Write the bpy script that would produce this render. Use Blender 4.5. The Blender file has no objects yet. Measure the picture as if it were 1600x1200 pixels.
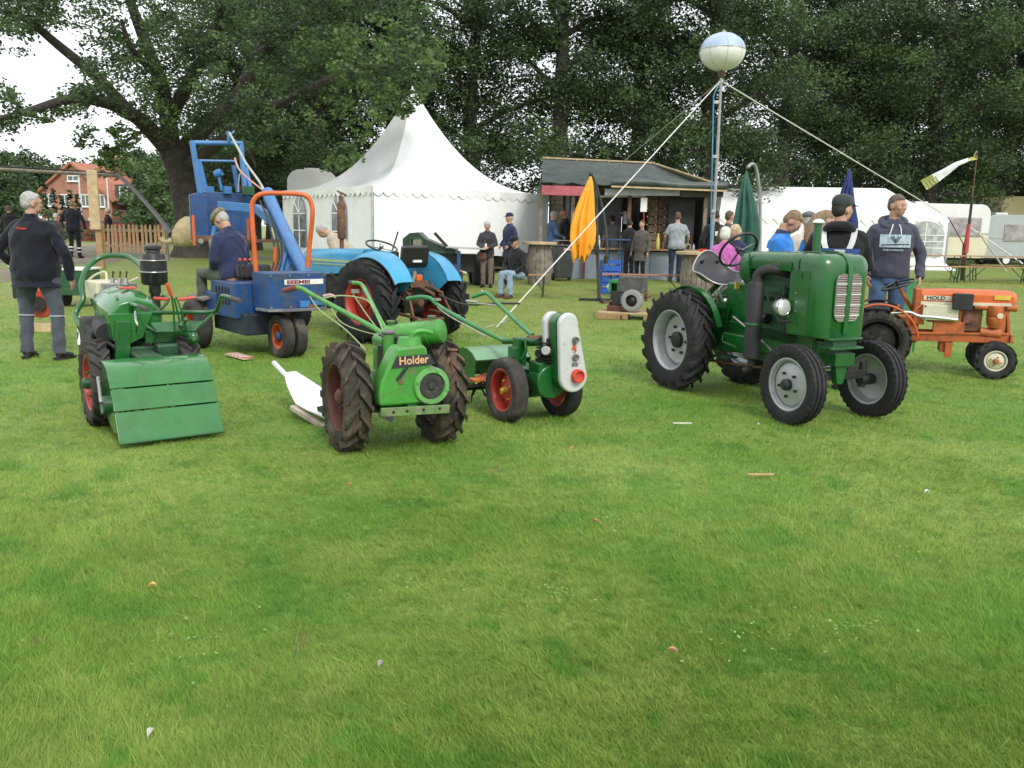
import bpy, math, random
import numpy as np
from mathutils import Vector, Matrix, Euler, noise

random.seed(7)
np.random.seed(7)
SC = bpy.context.scene
COL = SC.collection
R = math.radians
V = Vector

# ---------------------------------------------------------------- camera
CAMH, FPX, PITCH, ROLL = 1.45, 1300.0, 10.5, 1.1
cd = bpy.data.cameras.new('camera')
cam = bpy.data.objects.new('camera', cd)
COL.objects.link(cam)
cd.sensor_width = 36.0
cd.lens = 36.0 * FPX / 1600.0
cd.clip_start = 0.05
cd.clip_end = 2000
CAM_ROT = Matrix.Rotation(R(90 - PITCH), 3, 'X') @ Matrix.Rotation(R(ROLL), 3, 'Z')
cam.matrix_world = Matrix.Translation((0, 0, CAMH)) @ CAM_ROT.to_4x4()
SC.camera = cam

# ---------------------------------------------------------------- world: bright overcast sky
SUN_EL, SUN_AZ = 42.0, 155.0      # azimuth clockwise from +Y
w = bpy.data.worlds.new('World')
SC.world = w
w.use_nodes = True
nt = w.node_tree
nt.nodes.clear()
sky = nt.nodes.new('ShaderNodeTexSky')
sky.sky_type = 'NISHITA'
sky.sun_disc = False
sky.sun_elevation = R(SUN_EL)
sky.sun_rotation = R(SUN_AZ)
sky.air_density = 1.0
sky.dust_density = 3.0
tc = nt.nodes.new('ShaderNodeTexCoord')
nz = nt.nodes.new('ShaderNodeTexNoise')
nz.inputs['Scale'].default_value = 2.2
nz.inputs['Detail'].default_value = 5
rp = nt.nodes.new('ShaderNodeValToRGB')
rp.color_ramp.elements[0].position = 0.3
rp.color_ramp.elements[0].color = (8.6, 9.1, 9.6, 1)
rp.color_ramp.elements[1].position = 0.75
rp.color_ramp.elements[1].color = (12.5, 12.7, 12.8, 1)
mx = nt.nodes.new('ShaderNodeMixRGB')
mx.inputs[0].default_value = 0.9
bg = nt.nodes.new('ShaderNodeBackground')
bg.inputs[1].default_value = 0.095
out = nt.nodes.new('ShaderNodeOutputWorld')
L = nt.links.new
L(tc.outputs['Generated'], nz.inputs['Vector'])
L(nz.outputs['Fac'], rp.inputs[0])
L(sky.outputs[0], mx.inputs[1])
L(rp.outputs[0], mx.inputs[2])
L(mx.outputs[0], bg.inputs[0])
L(bg.outputs[0], out.inputs[0])

sl = bpy.data.lights.new('sun', 'SUN')
sl.energy = 1.5
sl.angle = R(14)
sl.color = (1.0, 0.965, 0.91)
so = bpy.data.objects.new('sun', sl)
COL.objects.link(so)
_sd = V((math.sin(R(SUN_AZ)) * math.cos(R(SUN_EL)), math.cos(R(SUN_AZ)) * math.cos(R(SUN_EL)), math.sin(R(SUN_EL))))
so.rotation_euler = _sd.to_track_quat('Z', 'Y').to_euler()
so.location = _sd * 60

SC.view_settings.view_transform = 'Standard'
SC.view_settings.look = 'None'
SC.view_settings.exposure = 0.6
SC.view_settings.gamma = 1
SC.view_settings.use_curve_mapping = False
SC.render.film_transparent = False
try:
    SC.cycles.max_bounces = 6
    SC.cycles.transparent_max_bounces = 8
    SC.cycles.use_denoising = True
except Exception:
    pass

# ---------------------------------------------------------------- coordinates
def ray(px, py):
    d = V(((px - 800) / FPX, -(py - 600) / FPX, -1.0))
    return CAM_ROT @ d

def at(px, py, Y):
    """point at forward distance Y seen at pixel px,py of the 1600x1200 photograph"""
    d = ray(px, py)
    t = Y / d.y
    return V((d.x * t, Y, CAMH + d.z * t))

def _sm(t):
    t = min(max(t, 0), 1)
    return t * t * (3 - 2 * t)

def gz(x, y):
    """ground height: a green that rises slightly toward the back, a little more on the left"""
    return .2 * _sm((y - 14) / 9) + .07 * _sm((y - 18) / 12) * _sm((-x - 3) / 9)

def gp(px, py):
    d = ray(px, py)
    z = 0.0
    for _ in range(12):
        t = (z - CAMH) / d.z
        z = gz(d.x * t, d.y * t)
    return V((d.x * t, d.y * t, z))

def gx(px, Y):
    """ground point at distance Y in the direction of pixel column px"""
    p = at(px, 400, Y)
    return V((p.x, Y, gz(p.x, Y)))

def hd(fx, fy):
    return math.atan2(-fx, fy)

# ---------------------------------------------------------------- materials
MATS = {}
def mat(name, col, rough=.6, metal=0., var=.14, vs=5., bump=0., bs=40., dirt=None, dirt_amt=.0, ds=7., coat=0., spec=.5, trans=0., rv=.12, sheen=0.):
    if name in MATS:
        return MATS[name]
    m = bpy.data.materials.new(name)
    MATS[name] = m
    m.use_nodes = True
    t = m.node_tree
    n = t.nodes
    b = n['Principled BSDF']
    k = t.links.new
    tc = n.new('ShaderNodeTexCoord')
    nz = n.new('ShaderNodeTexNoise')
    nz.inputs['Scale'].default_value = vs
    nz.inputs['Detail'].default_value = 6
    nz.inputs['Roughness'].default_value = .65
    k(tc.outputs['Object'], nz.inputs['Vector'])
    r = n.new('ShaderNodeValToRGB')
    c0 = [max(0, c * (1 - var * 1.6)) for c in col]
    c1 = [min(1, c * (1 + var)) for c in col]
    r.color_ramp.elements[0].position = .3
    r.color_ramp.elements[1].position = .7
    r.color_ramp.elements[0].color = (*c0, 1)
    r.color_ramp.elements[1].color = (*c1, 1)
    k(nz.outputs['Fac'], r.inputs[0])
    src = r.outputs[0]
    rr = n.new('ShaderNodeMapRange')
    rr.inputs['To Min'].default_value = max(0.03, rough - rv)
    rr.inputs['To Max'].default_value = min(1, rough + rv)
    n2 = n.new('ShaderNodeTexNoise')
    n2.inputs['Scale'].default_value = vs * 2.7
    n2.inputs['Detail'].default_value = 4
    k(tc.outputs['Object'], n2.inputs['Vector'])
    k(n2.outputs['Fac'], rr.inputs['Value'])
    k(rr.outputs[0], b.inputs['Roughness'])
    if dirt is not None:
        nd = n.new('ShaderNodeTexNoise')
        nd.inputs['Scale'].default_value = ds
        nd.inputs['Detail'].default_value = 8
        nd.inputs['Roughness'].default_value = .72
        k(tc.outputs['Object'], nd.inputs['Vector'])
        mr = n.new('ShaderNodeMapRange')
        lo = .72 - .45 * dirt_amt
        mr.inputs['From Min'].default_value = lo
        mr.inputs['From Max'].default_value = lo + .12
        k(nd.outputs['Fac'], mr.inputs['Value'])
        mm = n.new('ShaderNodeMixRGB')
        k(mr.outputs[0], mm.inputs[0])
        k(src, mm.inputs[1])
        mm.inputs[2].default_value = (*dirt, 1)
        src = mm.outputs[0]
    if 'paint' in name and 'rim' not in name:
        g = n.new('ShaderNodeNewGeometry'); sp = n.new('ShaderNodeSeparateXYZ'); k(g.outputs['Normal'], sp.inputs[0])
        nd = n.new('ShaderNodeTexNoise'); nd.inputs['Scale'].default_value = 34; nd.inputs['Detail'].default_value = 6; nd.inputs['Roughness'].default_value = .75; k(tc.outputs['Object'], nd.inputs['Vector'])
        a = n.new('ShaderNodeMapRange'); a.inputs['From Min'].default_value = .2; a.inputs['From Max'].default_value = 1.0; a.inputs['To Max'].default_value = .10 if 'gloss' in name else .30; k(sp.outputs[2], a.inputs['Value'])
        c = n.new('ShaderNodeMapRange'); c.inputs['From Min'].default_value = .42; c.inputs['From Max'].default_value = .62; k(nd.outputs['Fac'], c.inputs['Value'])
        q = n.new('ShaderNodeMath'); q.operation = 'MULTIPLY'; k(a.outputs[0], q.inputs[0]); k(c.outputs[0], q.inputs[1])
        mm = n.new('ShaderNodeMixRGB'); k(q.outputs[0], mm.inputs[0]); k(src, mm.inputs[1]); mm.inputs[2].default_value = (.30, .29, .24, 1); src = mm.outputs[0]
        pw = n.new('ShaderNodeMapRange'); pw.inputs['From Min'].default_value = .60; pw.inputs['From Max'].default_value = .66; k(nd.outputs['Fac'], pw.inputs['Value'])
        m3 = n.new('ShaderNodeMixRGB'); k(pw.outputs[0], m3.inputs[0]); k(src, m3.inputs[1]); m3.inputs[2].default_value = (*[x * .45 + .03 for x in col], 1); src = m3.outputs[0]
    k(src, b.inputs['Base Color'])
    b.inputs['Metallic'].default_value = metal
    b.inputs['Specular IOR Level'].default_value = spec
    b.inputs['Coat Weight'].default_value = coat
    b.inputs['Coat Roughness'].default_value = .12
    if sheen:
        b.inputs['Sheen Weight'].default_value = sheen
    if trans:
        b.inputs['Transmission Weight'].default_value = trans
    if bump:
        nb = n.new('ShaderNodeTexNoise')
        nb.inputs['Scale'].default_value = bs
        nb.inputs['Detail'].default_value = 5
        k(tc.outputs['Object'], nb.inputs['Vector'])
        bp = n.new('ShaderNodeBump')
        bp.inputs['Strength'].default_value = bump
        bp.inputs['Distance'].default_value = .12 if 'bark' in name else .02
        k(nb.outputs['Fac'], bp.inputs['Height'])
        k(bp.outputs[0], b.inputs['Normal'])
    return m

RUST = (.13, .055, .025)
MUD = (.085, .065, .045)

# ---------------------------------------------------------------- mesh builder
def basis(d):
    d = V(d).normalized()
    a = V((0, 0, 1)) if abs(d.z) < .95 else V((1, 0, 0))
    u = d.cross(a).normalized()
    return u, d.cross(u).normalized() * -1, d

class MB:
    def __init__(s, T=None):
        s.v = []; s.f = []; s.T = T
    def add(s, vs, fs, T=None):
        n = len(s.v)
        if T is not None: vs = [T @ V(p) for p in vs]
        if s.T is not None: vs = [s.T @ V(p) for p in vs]
        s.v += [tuple(p) for p in vs]
        s.f += [tuple(i + n for i in f) for f in fs]
        return s
    def box(s, c, d, rot=None):
        x, y, z = d[0] / 2, d[1] / 2, d[2] / 2
        vs = [V((a, b, e)) for e in (-z, z) for a, b in ((-x, -y), (x, -y), (x, y), (-x, y))]
        if rot is not None:
            M = Euler(rot).to_matrix() if not isinstance(rot, Matrix) else rot
            vs = [M @ p for p in vs]
        c = V(c)
        return s.add([p + c for p in vs], [(3, 2, 1, 0), (4, 5, 6, 7), (0, 1, 5, 4), (1, 2, 6, 5), (2, 3, 7, 6), (3, 0, 4, 7)])
    def beam(s, p0, p1, w, h, up=(0, 0, 1)):
        p0 = V(p0); p1 = V(p1)
        d = (p1 - p0).normalized()
        u = d.cross(V(up))
        if u.length < 1e-4: u = d.cross(V((0, 1, 0)))
        u.normalize()
        k = u.cross(d)
        vs = []
        for p in (p0, p1):
            vs += [p - u * w / 2 - k * h / 2, p + u * w / 2 - k * h / 2, p + u * w / 2 + k * h / 2, p - u * w / 2 + k * h / 2]
        return s.add(vs, [(3, 2, 1, 0), (4, 5, 6, 7), (0, 1, 5, 4), (1, 2, 6, 5), (2, 3, 7, 6), (3, 0, 4, 7)])
    def loft(s, rings, cap0=True, cap1=True, closed=True):
        n = len(rings[0]); vs = []; fs = []
        for r in rings: vs += list(r)
        m = len(rings)
        for i in range(m - 1):
            for j in range(n if closed else n - 1):
                k = (j + 1) % n
                fs.append((i * n + j, i * n + k, (i + 1) * n + k, (i + 1) * n + j))
        if closed and cap0: fs.append(tuple(range(n - 1, -1, -1)))
        if closed and cap1: fs.append(tuple((m - 1) * n + j for j in range(n)))
        return s.add(vs, fs)
    def cyl(s, p0, p1, r0, r1=None, n=16, cap=True):
        p0 = V(p0); p1 = V(p1); r1 = r0 if r1 is None else r1
        u, v, d = basis(p1 - p0)
        rg = []
        for p, r in ((p0, r0), (p1, r1)):
            rg.append([p + (u * math.cos(2 * math.pi * j / n) + v * math.sin(2 * math.pi * j / n)) * r for j in range(n)])
        return s.loft(rg, cap, cap)
    def lathe(s, prof, o=(0, 0, 0), d=(0, 0, 1), n=24, cap=False):
        o = V(o); u, v, d = basis(d)
        rg = []
        for r, h in prof:
            rg.append([o + d * h + (u * math.cos(2 * math.pi * j / n) + v * math.sin(2 * math.pi * j / n)) * max(r, 1e-4) for j in range(n)])
        return s.loft(rg, cap, cap)
    def tube(s, pts, r, n=9, smooth=0, cap=True):
        pts = [V(p) for p in pts]
        rs = list(r) if isinstance(r, (list, tuple)) else [r] * len(pts)
        if smooth:
            q = []; qr = []
            for i in range(len(pts) - 1):
                a = pts[max(i - 1, 0)]; b = pts[i]; c = pts[i + 1]; e = pts[min(i + 2, len(pts) - 1)]
                for k in range(smooth):
                    t = k / smooth
                    q.append(.5 * ((2 * b) + (c - a) * t + (2 * a - 5 * b + 4 * c - e) * t * t + (3 * b - a - 3 * c + e) * t ** 3))
                    qr.append(rs[i] * (1 - t) + rs[i + 1] * t)
            q.append(pts[-1]); qr.append(rs[-1])
            pts, rs = q, qr
        rg = []; u = None
        for i, p in enumerate(pts):
            d = (pts[min(i + 1, len(pts) - 1)] - pts[max(i - 1, 0)])
            if d.length < 1e-7: d = V((0, 0, 1))
            d.normalize()
            if u is None: u = basis(d)[0]
            else:
                u = (u - d * u.dot(d))
                u = u.normalized() if u.length > 1e-5 else basis(d)[0]
            v = d.cross(u)
            rg.append([p + (u * math.cos(2 * math.pi * j / n) + v * math.sin(2 * math.pi * j / n)) * rs[i] for j in range(n)])
        return s.loft(rg, cap, cap)
    def ell(s, c, r, nu=14, nv=9, rot=None):
        c = V(c); rg = []
        if not isinstance(r, (list, tuple)): r = (r, r, r)
        M = Euler(rot).to_matrix() if rot is not None and not isinstance(rot, Matrix) else rot
        for i in range(nv + 1):
            t = -math.pi / 2 + math.pi * i / nv
            ring = []
            for j in range(nu):
                a = 2 * math.pi * j / nu
                k = max(math.cos(t), .002)
                p = V((r[0] * k * math.cos(a), r[1] * k * math.sin(a), r[2] * math.sin(t)))
                if M is not None: p = M @ p
                ring.append(c + p)
            rg.append(ring)
        return s.loft(rg, True, True)
    def prism(s, pts, o, u, v, depth):
        """2-D outline pts in the plane o + a*u + b*v pushed along u x v by depth"""
        o = V(o); u = V(u).normalized(); v = V(v).normalized(); w = u.cross(v).normalized() * depth
        a = [o + u * p[0] + v * p[1] for p in pts]
        return s.loft([a, [p + w for p in a]])
    def sheet(s, rows, th=0.0):
        """grid of points; th > 0 gives it thickness along -normal"""
        m = len(rows); n = len(rows[0])
        vs = [V(p) for r in rows for p in r]
        fs = [(i * n + j, i * n + j + 1, (i + 1) * n + j + 1, (i + 1) * n + j) for i in range(m - 1) for j in range(n - 1)]
        if th:
            nr = [V((0, 0, 0)) for _ in vs]
            for f in fs:
                q = (vs[f[2]] - vs[f[0]]).cross(vs[f[3]] - vs[f[1]])
                for i in f: nr[i] = nr[i] + q
            N = len(vs)
            vs = vs + [vs[i] - (nr[i].normalized() if nr[i].length > 1e-12 else V((0, 0, 1))) * th for i in range(N)]
            back = [tuple(i + N for i in reversed(f)) for f in fs]
            rim = [i for i in range(n)] + [i * n + n - 1 for i in range(1, m)] + [(m - 1) * n + j for j in range(n - 2, -1, -1)] + [i * n for i in range(m - 2, 0, -1)]
            side = [(rim[(k + 1) % len(rim)], rim[k], rim[k] + N, rim[(k + 1) % len(rim)] + N) for k in range(len(rim))]
            fs = fs + back + side
        return s.add(vs, fs)
    def torus(s, c, ax, Rr, r, n=32, m=8, arc=1.0, start=0.0):
        u, v, d = basis(ax); c = V(c)
        k = n if arc >= 1 else n + 1
        pts = [c + (u * math.cos(2 * math.pi * (start + arc * j / n)) + v * math.sin(2 * math.pi * (start + arc * j / n))) * Rr for j in range(k)]
        if arc >= 1:
            rg = []
            for j in range(n):
                rad = (pts[j] - c).normalized()
                rg.append([pts[j] + (rad * math.cos(2 * math.pi * i / m) + d * math.sin(2 * math.pi * i / m)) * r for i in range(m)])
            N = len(s.v)
            vs = [p for q in rg for p in q]
            fs = [(a * m + b, ((a + 1) % n) * m + b, ((a + 1) % n) * m + (b + 1) % m, a * m + (b + 1) % m) for a in range(n) for b in range(m)]
            return s.add(vs, fs)
        return s.tube(pts, r, n=m)
    def mesh(s, name):
        me = bpy.data.meshes.new(name)
        me.from_pydata(s.v, [], s.f)
        return me
    def build(s, name, m, parent=None, smooth=35, bevel=0., loc=None, rot=None):
        me = s.mesh(name)
        if m is not None: me.materials.append(m)
        fix_normals(me)
        if smooth:
            me.shade_smooth()
            me.set_sharp_from_angle(angle=R(smooth))
        o = bpy.data.objects.new(name, me)
        COL.objects.link(o)
        if parent is not None: o.parent = parent
        if loc is not None: o.location = loc
        if rot is not None: o.rotation_euler = rot
        if bevel:
            b = o.modifiers.new('bevel', 'BEVEL')
            b.width = bevel; b.segments = 2; b.limit_method = 'ANGLE'; b.angle_limit = R(40)
            b.harden_normals = True
        return o

import bmesh
def fix_normals(me):
    bm = bmesh.new()
    bm.from_mesh(me)
    bmesh.ops.recalc_face_normals(bm, faces=bm.faces)
    bm.to_mesh(me)
    bm.free()

def tag(o, label=None, cat=None, group=None, kind=None):
    if label: o['label'] = label
    if cat: o['category'] = cat
    if group: o['group'] = group
    if kind: o['kind'] = kind
    return o

def thing(name, label, cat, loc=(0, 0, 0), rz=0, group=None):
    o = bpy.data.objects.new(name, None)
    COL.objects.link(o)
    o.location = loc
    o.rotation_euler = (0, 0, rz)
    o.empty_display_size = .2
    return tag(o, label, cat, group)

def copy_tree(o, parent=None):
    c = o.copy()
    COL.objects.link(c)
    if parent is not None: c.parent = parent
    for ch in list(o.children): copy_tree(ch, c)
    return c

def inv(root):
    """world -> local of a root Empty with no parent"""
    M = Matrix.Translation(root.location) @ Euler(root.rotation_euler).to_matrix().to_4x4()
    I = M.inverted()
    def f(px, py, Y): return I @ at(px, py, Y)
    f.w = lambda p: I @ V(p)
    return f

def text(body, size, m, parent, o, u, v, name='lettering', ext=.002, align='LEFT', bold=0.0, sx=1.0):
    """lettering: origin o, reading direction u, up v"""
    c = bpy.data.curves.new(name, 'FONT')
    c.body = body; c.size = size; c.extrude = ext; c.align_x = align; c.offset = bold
    c.resolution_u = 3
    c.materials.append(m)
    ob = bpy.data.objects.new(name, c)
    COL.objects.link(ob)
    u = V(u).normalized(); v = V(v); v = (v - u * v.dot(u)).normalized(); w_ = u.cross(v)
    M = Matrix(((u.x * sx, v.x, w_.x, o[0]), (u.y * sx, v.y, w_.y, o[1]), (u.z * sx, v.z, w_.z, o[2]), (0, 0, 0, 1)))
    if parent is not None: ob.parent = parent
    ob.matrix_local = M
    return ob

# ---------------------------------------------------------------- tyres and wheels (axle along local X)
def tyre_mb(Rr, wd, rim, kind='ag', nl=22, lh=.02, lw=.03, sweep=.32):
    b = MB()
    h = wd / 2
    Rc = Rr - lh if kind in ('ag',) else Rr
    prof = [(rim, -h * .72), (rim + .012, -h * .86), (rim + (Rc - rim) * .45, -h * 1.0), (rim + (Rc - rim) * .78, -h * .97), (Rc * .965, -h * .86),
            (Rc * .988, -h * .6), (Rc, -h * .25), (Rc, h * .25), (Rc * .988, h * .6), (Rc * .965, h * .86), (rim + (Rc - rim) * .78, h * .97),
            (rim + (Rc - rim) * .45, h * 1.0), (rim + .012, h * .86), (rim, h * .72)]
    if kind == 'rib':
        g = Rr * .965
        prof = [(rim, -h * .72), (rim + .012, -h * .86), (rim + (Rc - rim) * .45, -h * 1.0), (rim + (Rc - rim) * .8, -h * .98), (Rc * .965, -h * .9),
                (Rc * .985, -h * .62), (g, -h * .58), (g, -h * .5), (Rc, -h * .46), (Rc, -h * .16), (g, -h * .12), (g, h * .12), (Rc, h * .16), (Rc, h * .46),
                (g, h * .5), (g, h * .58), (Rc * .985, h * .62), (Rc * .965, h * .9), (rim + (Rc - rim) * .8, h * .98),
                (rim + (Rc - rim) * .45, h * 1.0), (rim + .012, h * .86), (rim, h * .72)]
    b.lathe(prof, (0, 0, 0), (1, 0, 0), n=48)
    u, v, d = basis((1, 0, 0))
    def pt(x, r, a): return V((x, 0, 0)) + (u * math.cos(a) + v * math.sin(a)) * r
    if kind == 'ag':
        for side in (-1, 1):
            for i in range(nl):
                a0 = 2 * math.pi * (i + (.5 if side > 0 else 0)) / nl + random.uniform(-.01, .01)
                st = [(1.0, .0, .80, .955), (.97, .04, .90, 1.0 - .02), (.72, .25, .965, 1.0), (.36, .62, .985, 1.0), (-.06, 1.0, .985, 1.0)]
                rg = []
                for (fx, t, r0, r1) in st:
                    a = a0 + sweep * t
                    x = side * h * fx
                    q = lw / Rr / 2 * (1.25 if t < .1 else 1)
                    rg.append([pt(x, Rc * r0, a - q * 1.25), pt(x, Rr * r1, a - q), pt(x, Rr * r1, a + q), pt(x, Rc * r0, a + q * 1.25)])
                b.loft(rg)
    elif kind == 'rib':
        for side in (-1, 1):
            for i in range(nl):
                a = 2 * math.pi * (i + (.5 if side > 0 else 0)) / nl
                q = lw / Rr / 2
                rg = []
                for (fx, r0, r1) in ((1.0, .86, .905), (.985, .93, .975), (.7, .95, 1.0)):
                    x = side * h * fx
                    rg.append([pt(x, Rr * r0, a - q), pt(x, Rr * r1, a - q), pt(x, Rr * r1, a + q), pt(x, Rr * r0, a + q)])
                b.loft(rg)
    return b

M_BLACK = None
def wheel(parent, loc, Rr, wd, rim, mt, mr, mh, kind='ag', nl=22, lh=.02, lw=.03, sweep=.32, dish=0., side=1, bolts=5, hub=.05, holes=0, hubm=None, name='wheel', cache={}, rot=None, cone=0.):
    """wheel > rim > hub; side=+1 when the outer face looks toward local +X"""
    key = (Rr, wd, rim, kind, nl, lh, lw, side * sweep)
    if key not in cache:
        o = tyre_mb(Rr, wd, rim, kind, nl, lh, lw, sweep).build(name, mt, parent, smooth=32)
        cache[key] = o.data
    else:
        o = bpy.data.objects.new(name, cache[key]); COL.objects.link(o); o.parent = parent
        if o.data.materials[0] != mt:
            o.material_slots[0].link = 'OBJECT'; o.material_slots[0].material = mt
    o.location = loc
    a = random.uniform(0, 6)
    o.rotation_euler = rot if rot else (a, 0, 0)
    h = wd / 2
    b = MB()
    x0 = side * dish
    q = side
    prof = [(rim + .008, -q * h * .74), (rim - .004, -q * h * .76), (rim - .014, -q * h * .7), (rim * .9, -q * h * .35), (rim * .88, q * h * .3), (rim * .93, q * h * .6), (rim - .014, q * h * .70),
            (rim - .004, q * h * .78), (rim + .008, q * h * .76)]
    b.lathe(prof, (0, 0, 0), (1, 0, 0), n=40)
    # disc, with thickness
    d1 = [(rim * .9, x0 - q * .01), (rim * .78, x0 + q * .012), (rim * .55, x0 + q * (.02 + cone)), (rim * .36, x0 + q * (.03 + cone)), (hub * .9, x0 + q * (.03 + cone)), (.001, x0 + q * (.03 + cone)),
          (.001, x0 + q * (.018 + cone)), (rim * .4, x0 + q * (.018 + cone)), (rim * .8, x0), (rim * .9, x0 - q * .02)]
    b.lathe(d1, (0, 0, 0), (1, 0, 0), n=40)
    ro = b.build('rim', mr, o, smooth=30)
    hb = MB()
    xh = x0 + q * (.03 + cone)
    hb.lathe([(hub, xh - .0 * q), (hub, xh + q * .035), (hub * .75, xh + q * .05), (hub * .6, xh + q * .055), (.001, xh + q * .055)], (0, 0, 0), (1, 0, 0), n=20)
    for i in range(bolts):
        t = 2 * math.pi * i / bolts
        rr = rim * .46 if rim * .46 > hub * 1.25 else hub * 1.3
        hb.cyl((xh - q * .004, rr * math.cos(t), rr * math.sin(t)), (xh + q * .018, rr * math.cos(t), rr * math.sin(t)), rim * .045 + .002, n=6)
    hb.build('hub', hubm or mh, o, smooth=30)
    if holes:
        kb = MB()
        for i in range(holes):
            t = 2 * math.pi * (i + .5) / holes
            rr = rim * .68
            kb.cyl((x0 + q * .012, rr * math.cos(t), rr * math.sin(t)), (x0 + q * .020, rr * math.cos(t), rr * math.sin(t)), rim * .05, n=10)
        kb.build('rim_slot', M_BLACK, o, smooth=30)
    return o

# ---------------------------------------------------------------- shared materials
M_TYRE = mat('tyre_rubber', (.022, .022, .023), .72, var=.25, vs=9, bump=.25, bs=60, dirt=(.07, .06, .045), dirt_amt=.25, ds=6, spec=.35)
M_TYRE_OLD = mat('weathered_tyre_rubber', (.055, .047, .038), .85, var=.3, vs=8, bump=.4, bs=45, dirt=(.11, .085, .055), dirt_amt=.55, ds=5, spec=.25)
M_TYRE_DUST = mat('dusty_tyre_rubber', (.05, .047, .043), .8, var=.25, vs=8, bump=.3, bs=50, dirt=(.12, .1, .075), dirt_amt=.4, ds=5, spec=.25)
M_GREEN = mat('green_gloss_paint', (.008, .098, .017), .26, var=.14, vs=4, coat=.35, dirt=(.035, .06, .03), dirt_amt=.22, ds=5, rv=.1, bump=.04, bs=12)
M_GREEN_BR = mat('bright_green_paint', (.055, .27, .035), .42, var=.2, vs=6, coat=.08, dirt=(.12, .13, .06), dirt_amt=.40, ds=10, bump=.06, bs=30)
M_GREEN_MID = mat('old_mid_green_paint', (.03, .205, .06), .42, var=.16, vs=5, dirt=(.06, .10, .05), dirt_amt=.25, ds=8, bump=.06, bs=30)
M_GREEN_DK = mat('dark_green_greasy_paint', (.014, .085, .03), .45, var=.3, vs=9, dirt=(.02, .022, .015), dirt_amt=.4, ds=9, bump=.1, bs=40)
M_BLACK = mat('black_paint', (.013, .013, .014), .35, var=.2, vs=8, rv=.1)
M_BLACKM = mat('black_matt_metal', (.02, .02, .021), .62, var=.25, vs=8, bump=.1)
M_GREASE = mat('greasy_dark_iron', (.03, .028, .026), .5, var=.4, vs=12, metal=.4, dirt=(.10, .07, .045), dirt_amt=.35, ds=12, bump=.2, bs=50)
M_STEEL = mat('worn_steel', (.42, .41, .39), .38, var=.2, vs=9, metal=.85, dirt=(.15, .12, .09), dirt_amt=.25, ds=9)
M_CHROME = mat('bright_chrome', (.75, .75, .76), .12, var=.05, vs=6, metal=1, rv=.05)
M_SILVER = mat('silver_rim_paint', (.42, .43, .44), .36, var=.1, vs=6, metal=.35, dirt=(.16, .14, .11), dirt_amt=.18, ds=7)
M_ALU = mat('white_cover_paint', (.50, .51, .50), .32, var=.06, vs=4, dirt=(.30, .27, .22), dirt_amt=.2, ds=9, coat=.2)
M_RED = mat('red_rim_paint', (.42, .045, .03), .45, var=.2, vs=6, dirt=(.12, .05, .03), dirt_amt=.25, ds=7)
M_REDRUST = mat('rusty_red_rim', (.12, .035, .028), .65, var=.25, vs=7, dirt=(.08, .045, .03), dirt_amt=.4, ds=7, bump=.15)
M_ORANGE = mat('orange_paint', (.47, .115, .028), .5, var=.18, vs=5, dirt=(.20, .07, .035), dirt_amt=.42, ds=6)
M_ORANGE_BR = mat('bright_orange_paint', (.62, .115, .022), .42, var=.14, vs=5, dirt=(.32, .10, .05), dirt_amt=.3)
M_RUST = mat('rusty_iron', (.16, .075, .04), .8, var=.35, vs=10, bump=.3, bs=50, dirt=(.06, .035, .025), dirt_amt=.4)
M_WHITE = mat('white_paint', (.72, .72, .70), .45, var=.08, vs=5, dirt=(.35, .32, .28), dirt_amt=.15)
M_CREAM = mat('cream_paint', (.60, .57, .42), .45, var=.1, vs=5, dirt=(.25, .2, .14), dirt_amt=.2)
M_BLUE = mat('blue_paint', (.012, .062, .19), .45, var=.2, vs=5, dirt=(.06, .07, .085), dirt_amt=.42, ds=7)
M_BLUE_LT = mat('light_blue_arm_paint', (.04, .165, .40), .42, var=.14, vs=5, dirt=(.12, .14, .16), dirt_amt=.25, ds=7)
M_SKY = mat('sky_blue_paint', (.035, .30, .52), .36, var=.14, vs=4, coat=.1, dirt=(.10, .18, .22), dirt_amt=.28)
M_WOOD = mat('bare_wood', (.34, .21, .10), .75, var=.25, vs=7, bump=.25, bs=30, dirt=(.16, .10, .06), dirt_amt=.3)
M_WOOD_GREY = mat('grey_weathered_wood', (.22, .19, .15), .85, var=.3, vs=8, bump=.3, bs=35, dirt=(.09, .075, .06), dirt_amt=.4)
M_WOOD_PALE = mat('pale_timber', (.48, .36, .20), .7, var=.2, vs=6, bump=.2, bs=30)
M_CANVAS = mat('white_tent_fabric', (.80, .81, .80), .65, var=.05, vs=1.2, bump=.55, bs=4.5, dirt=(.62, .64, .60), dirt_amt=.3, ds=1.6)
M_GLASSDK = mat('dim_window_glass', (.10, .12, .13), .12, var=.2, vs=2, spec=.7)
M_ROPE = mat('white_strap', (.62, .62, .58), .75, var=.15, vs=12)
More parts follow.
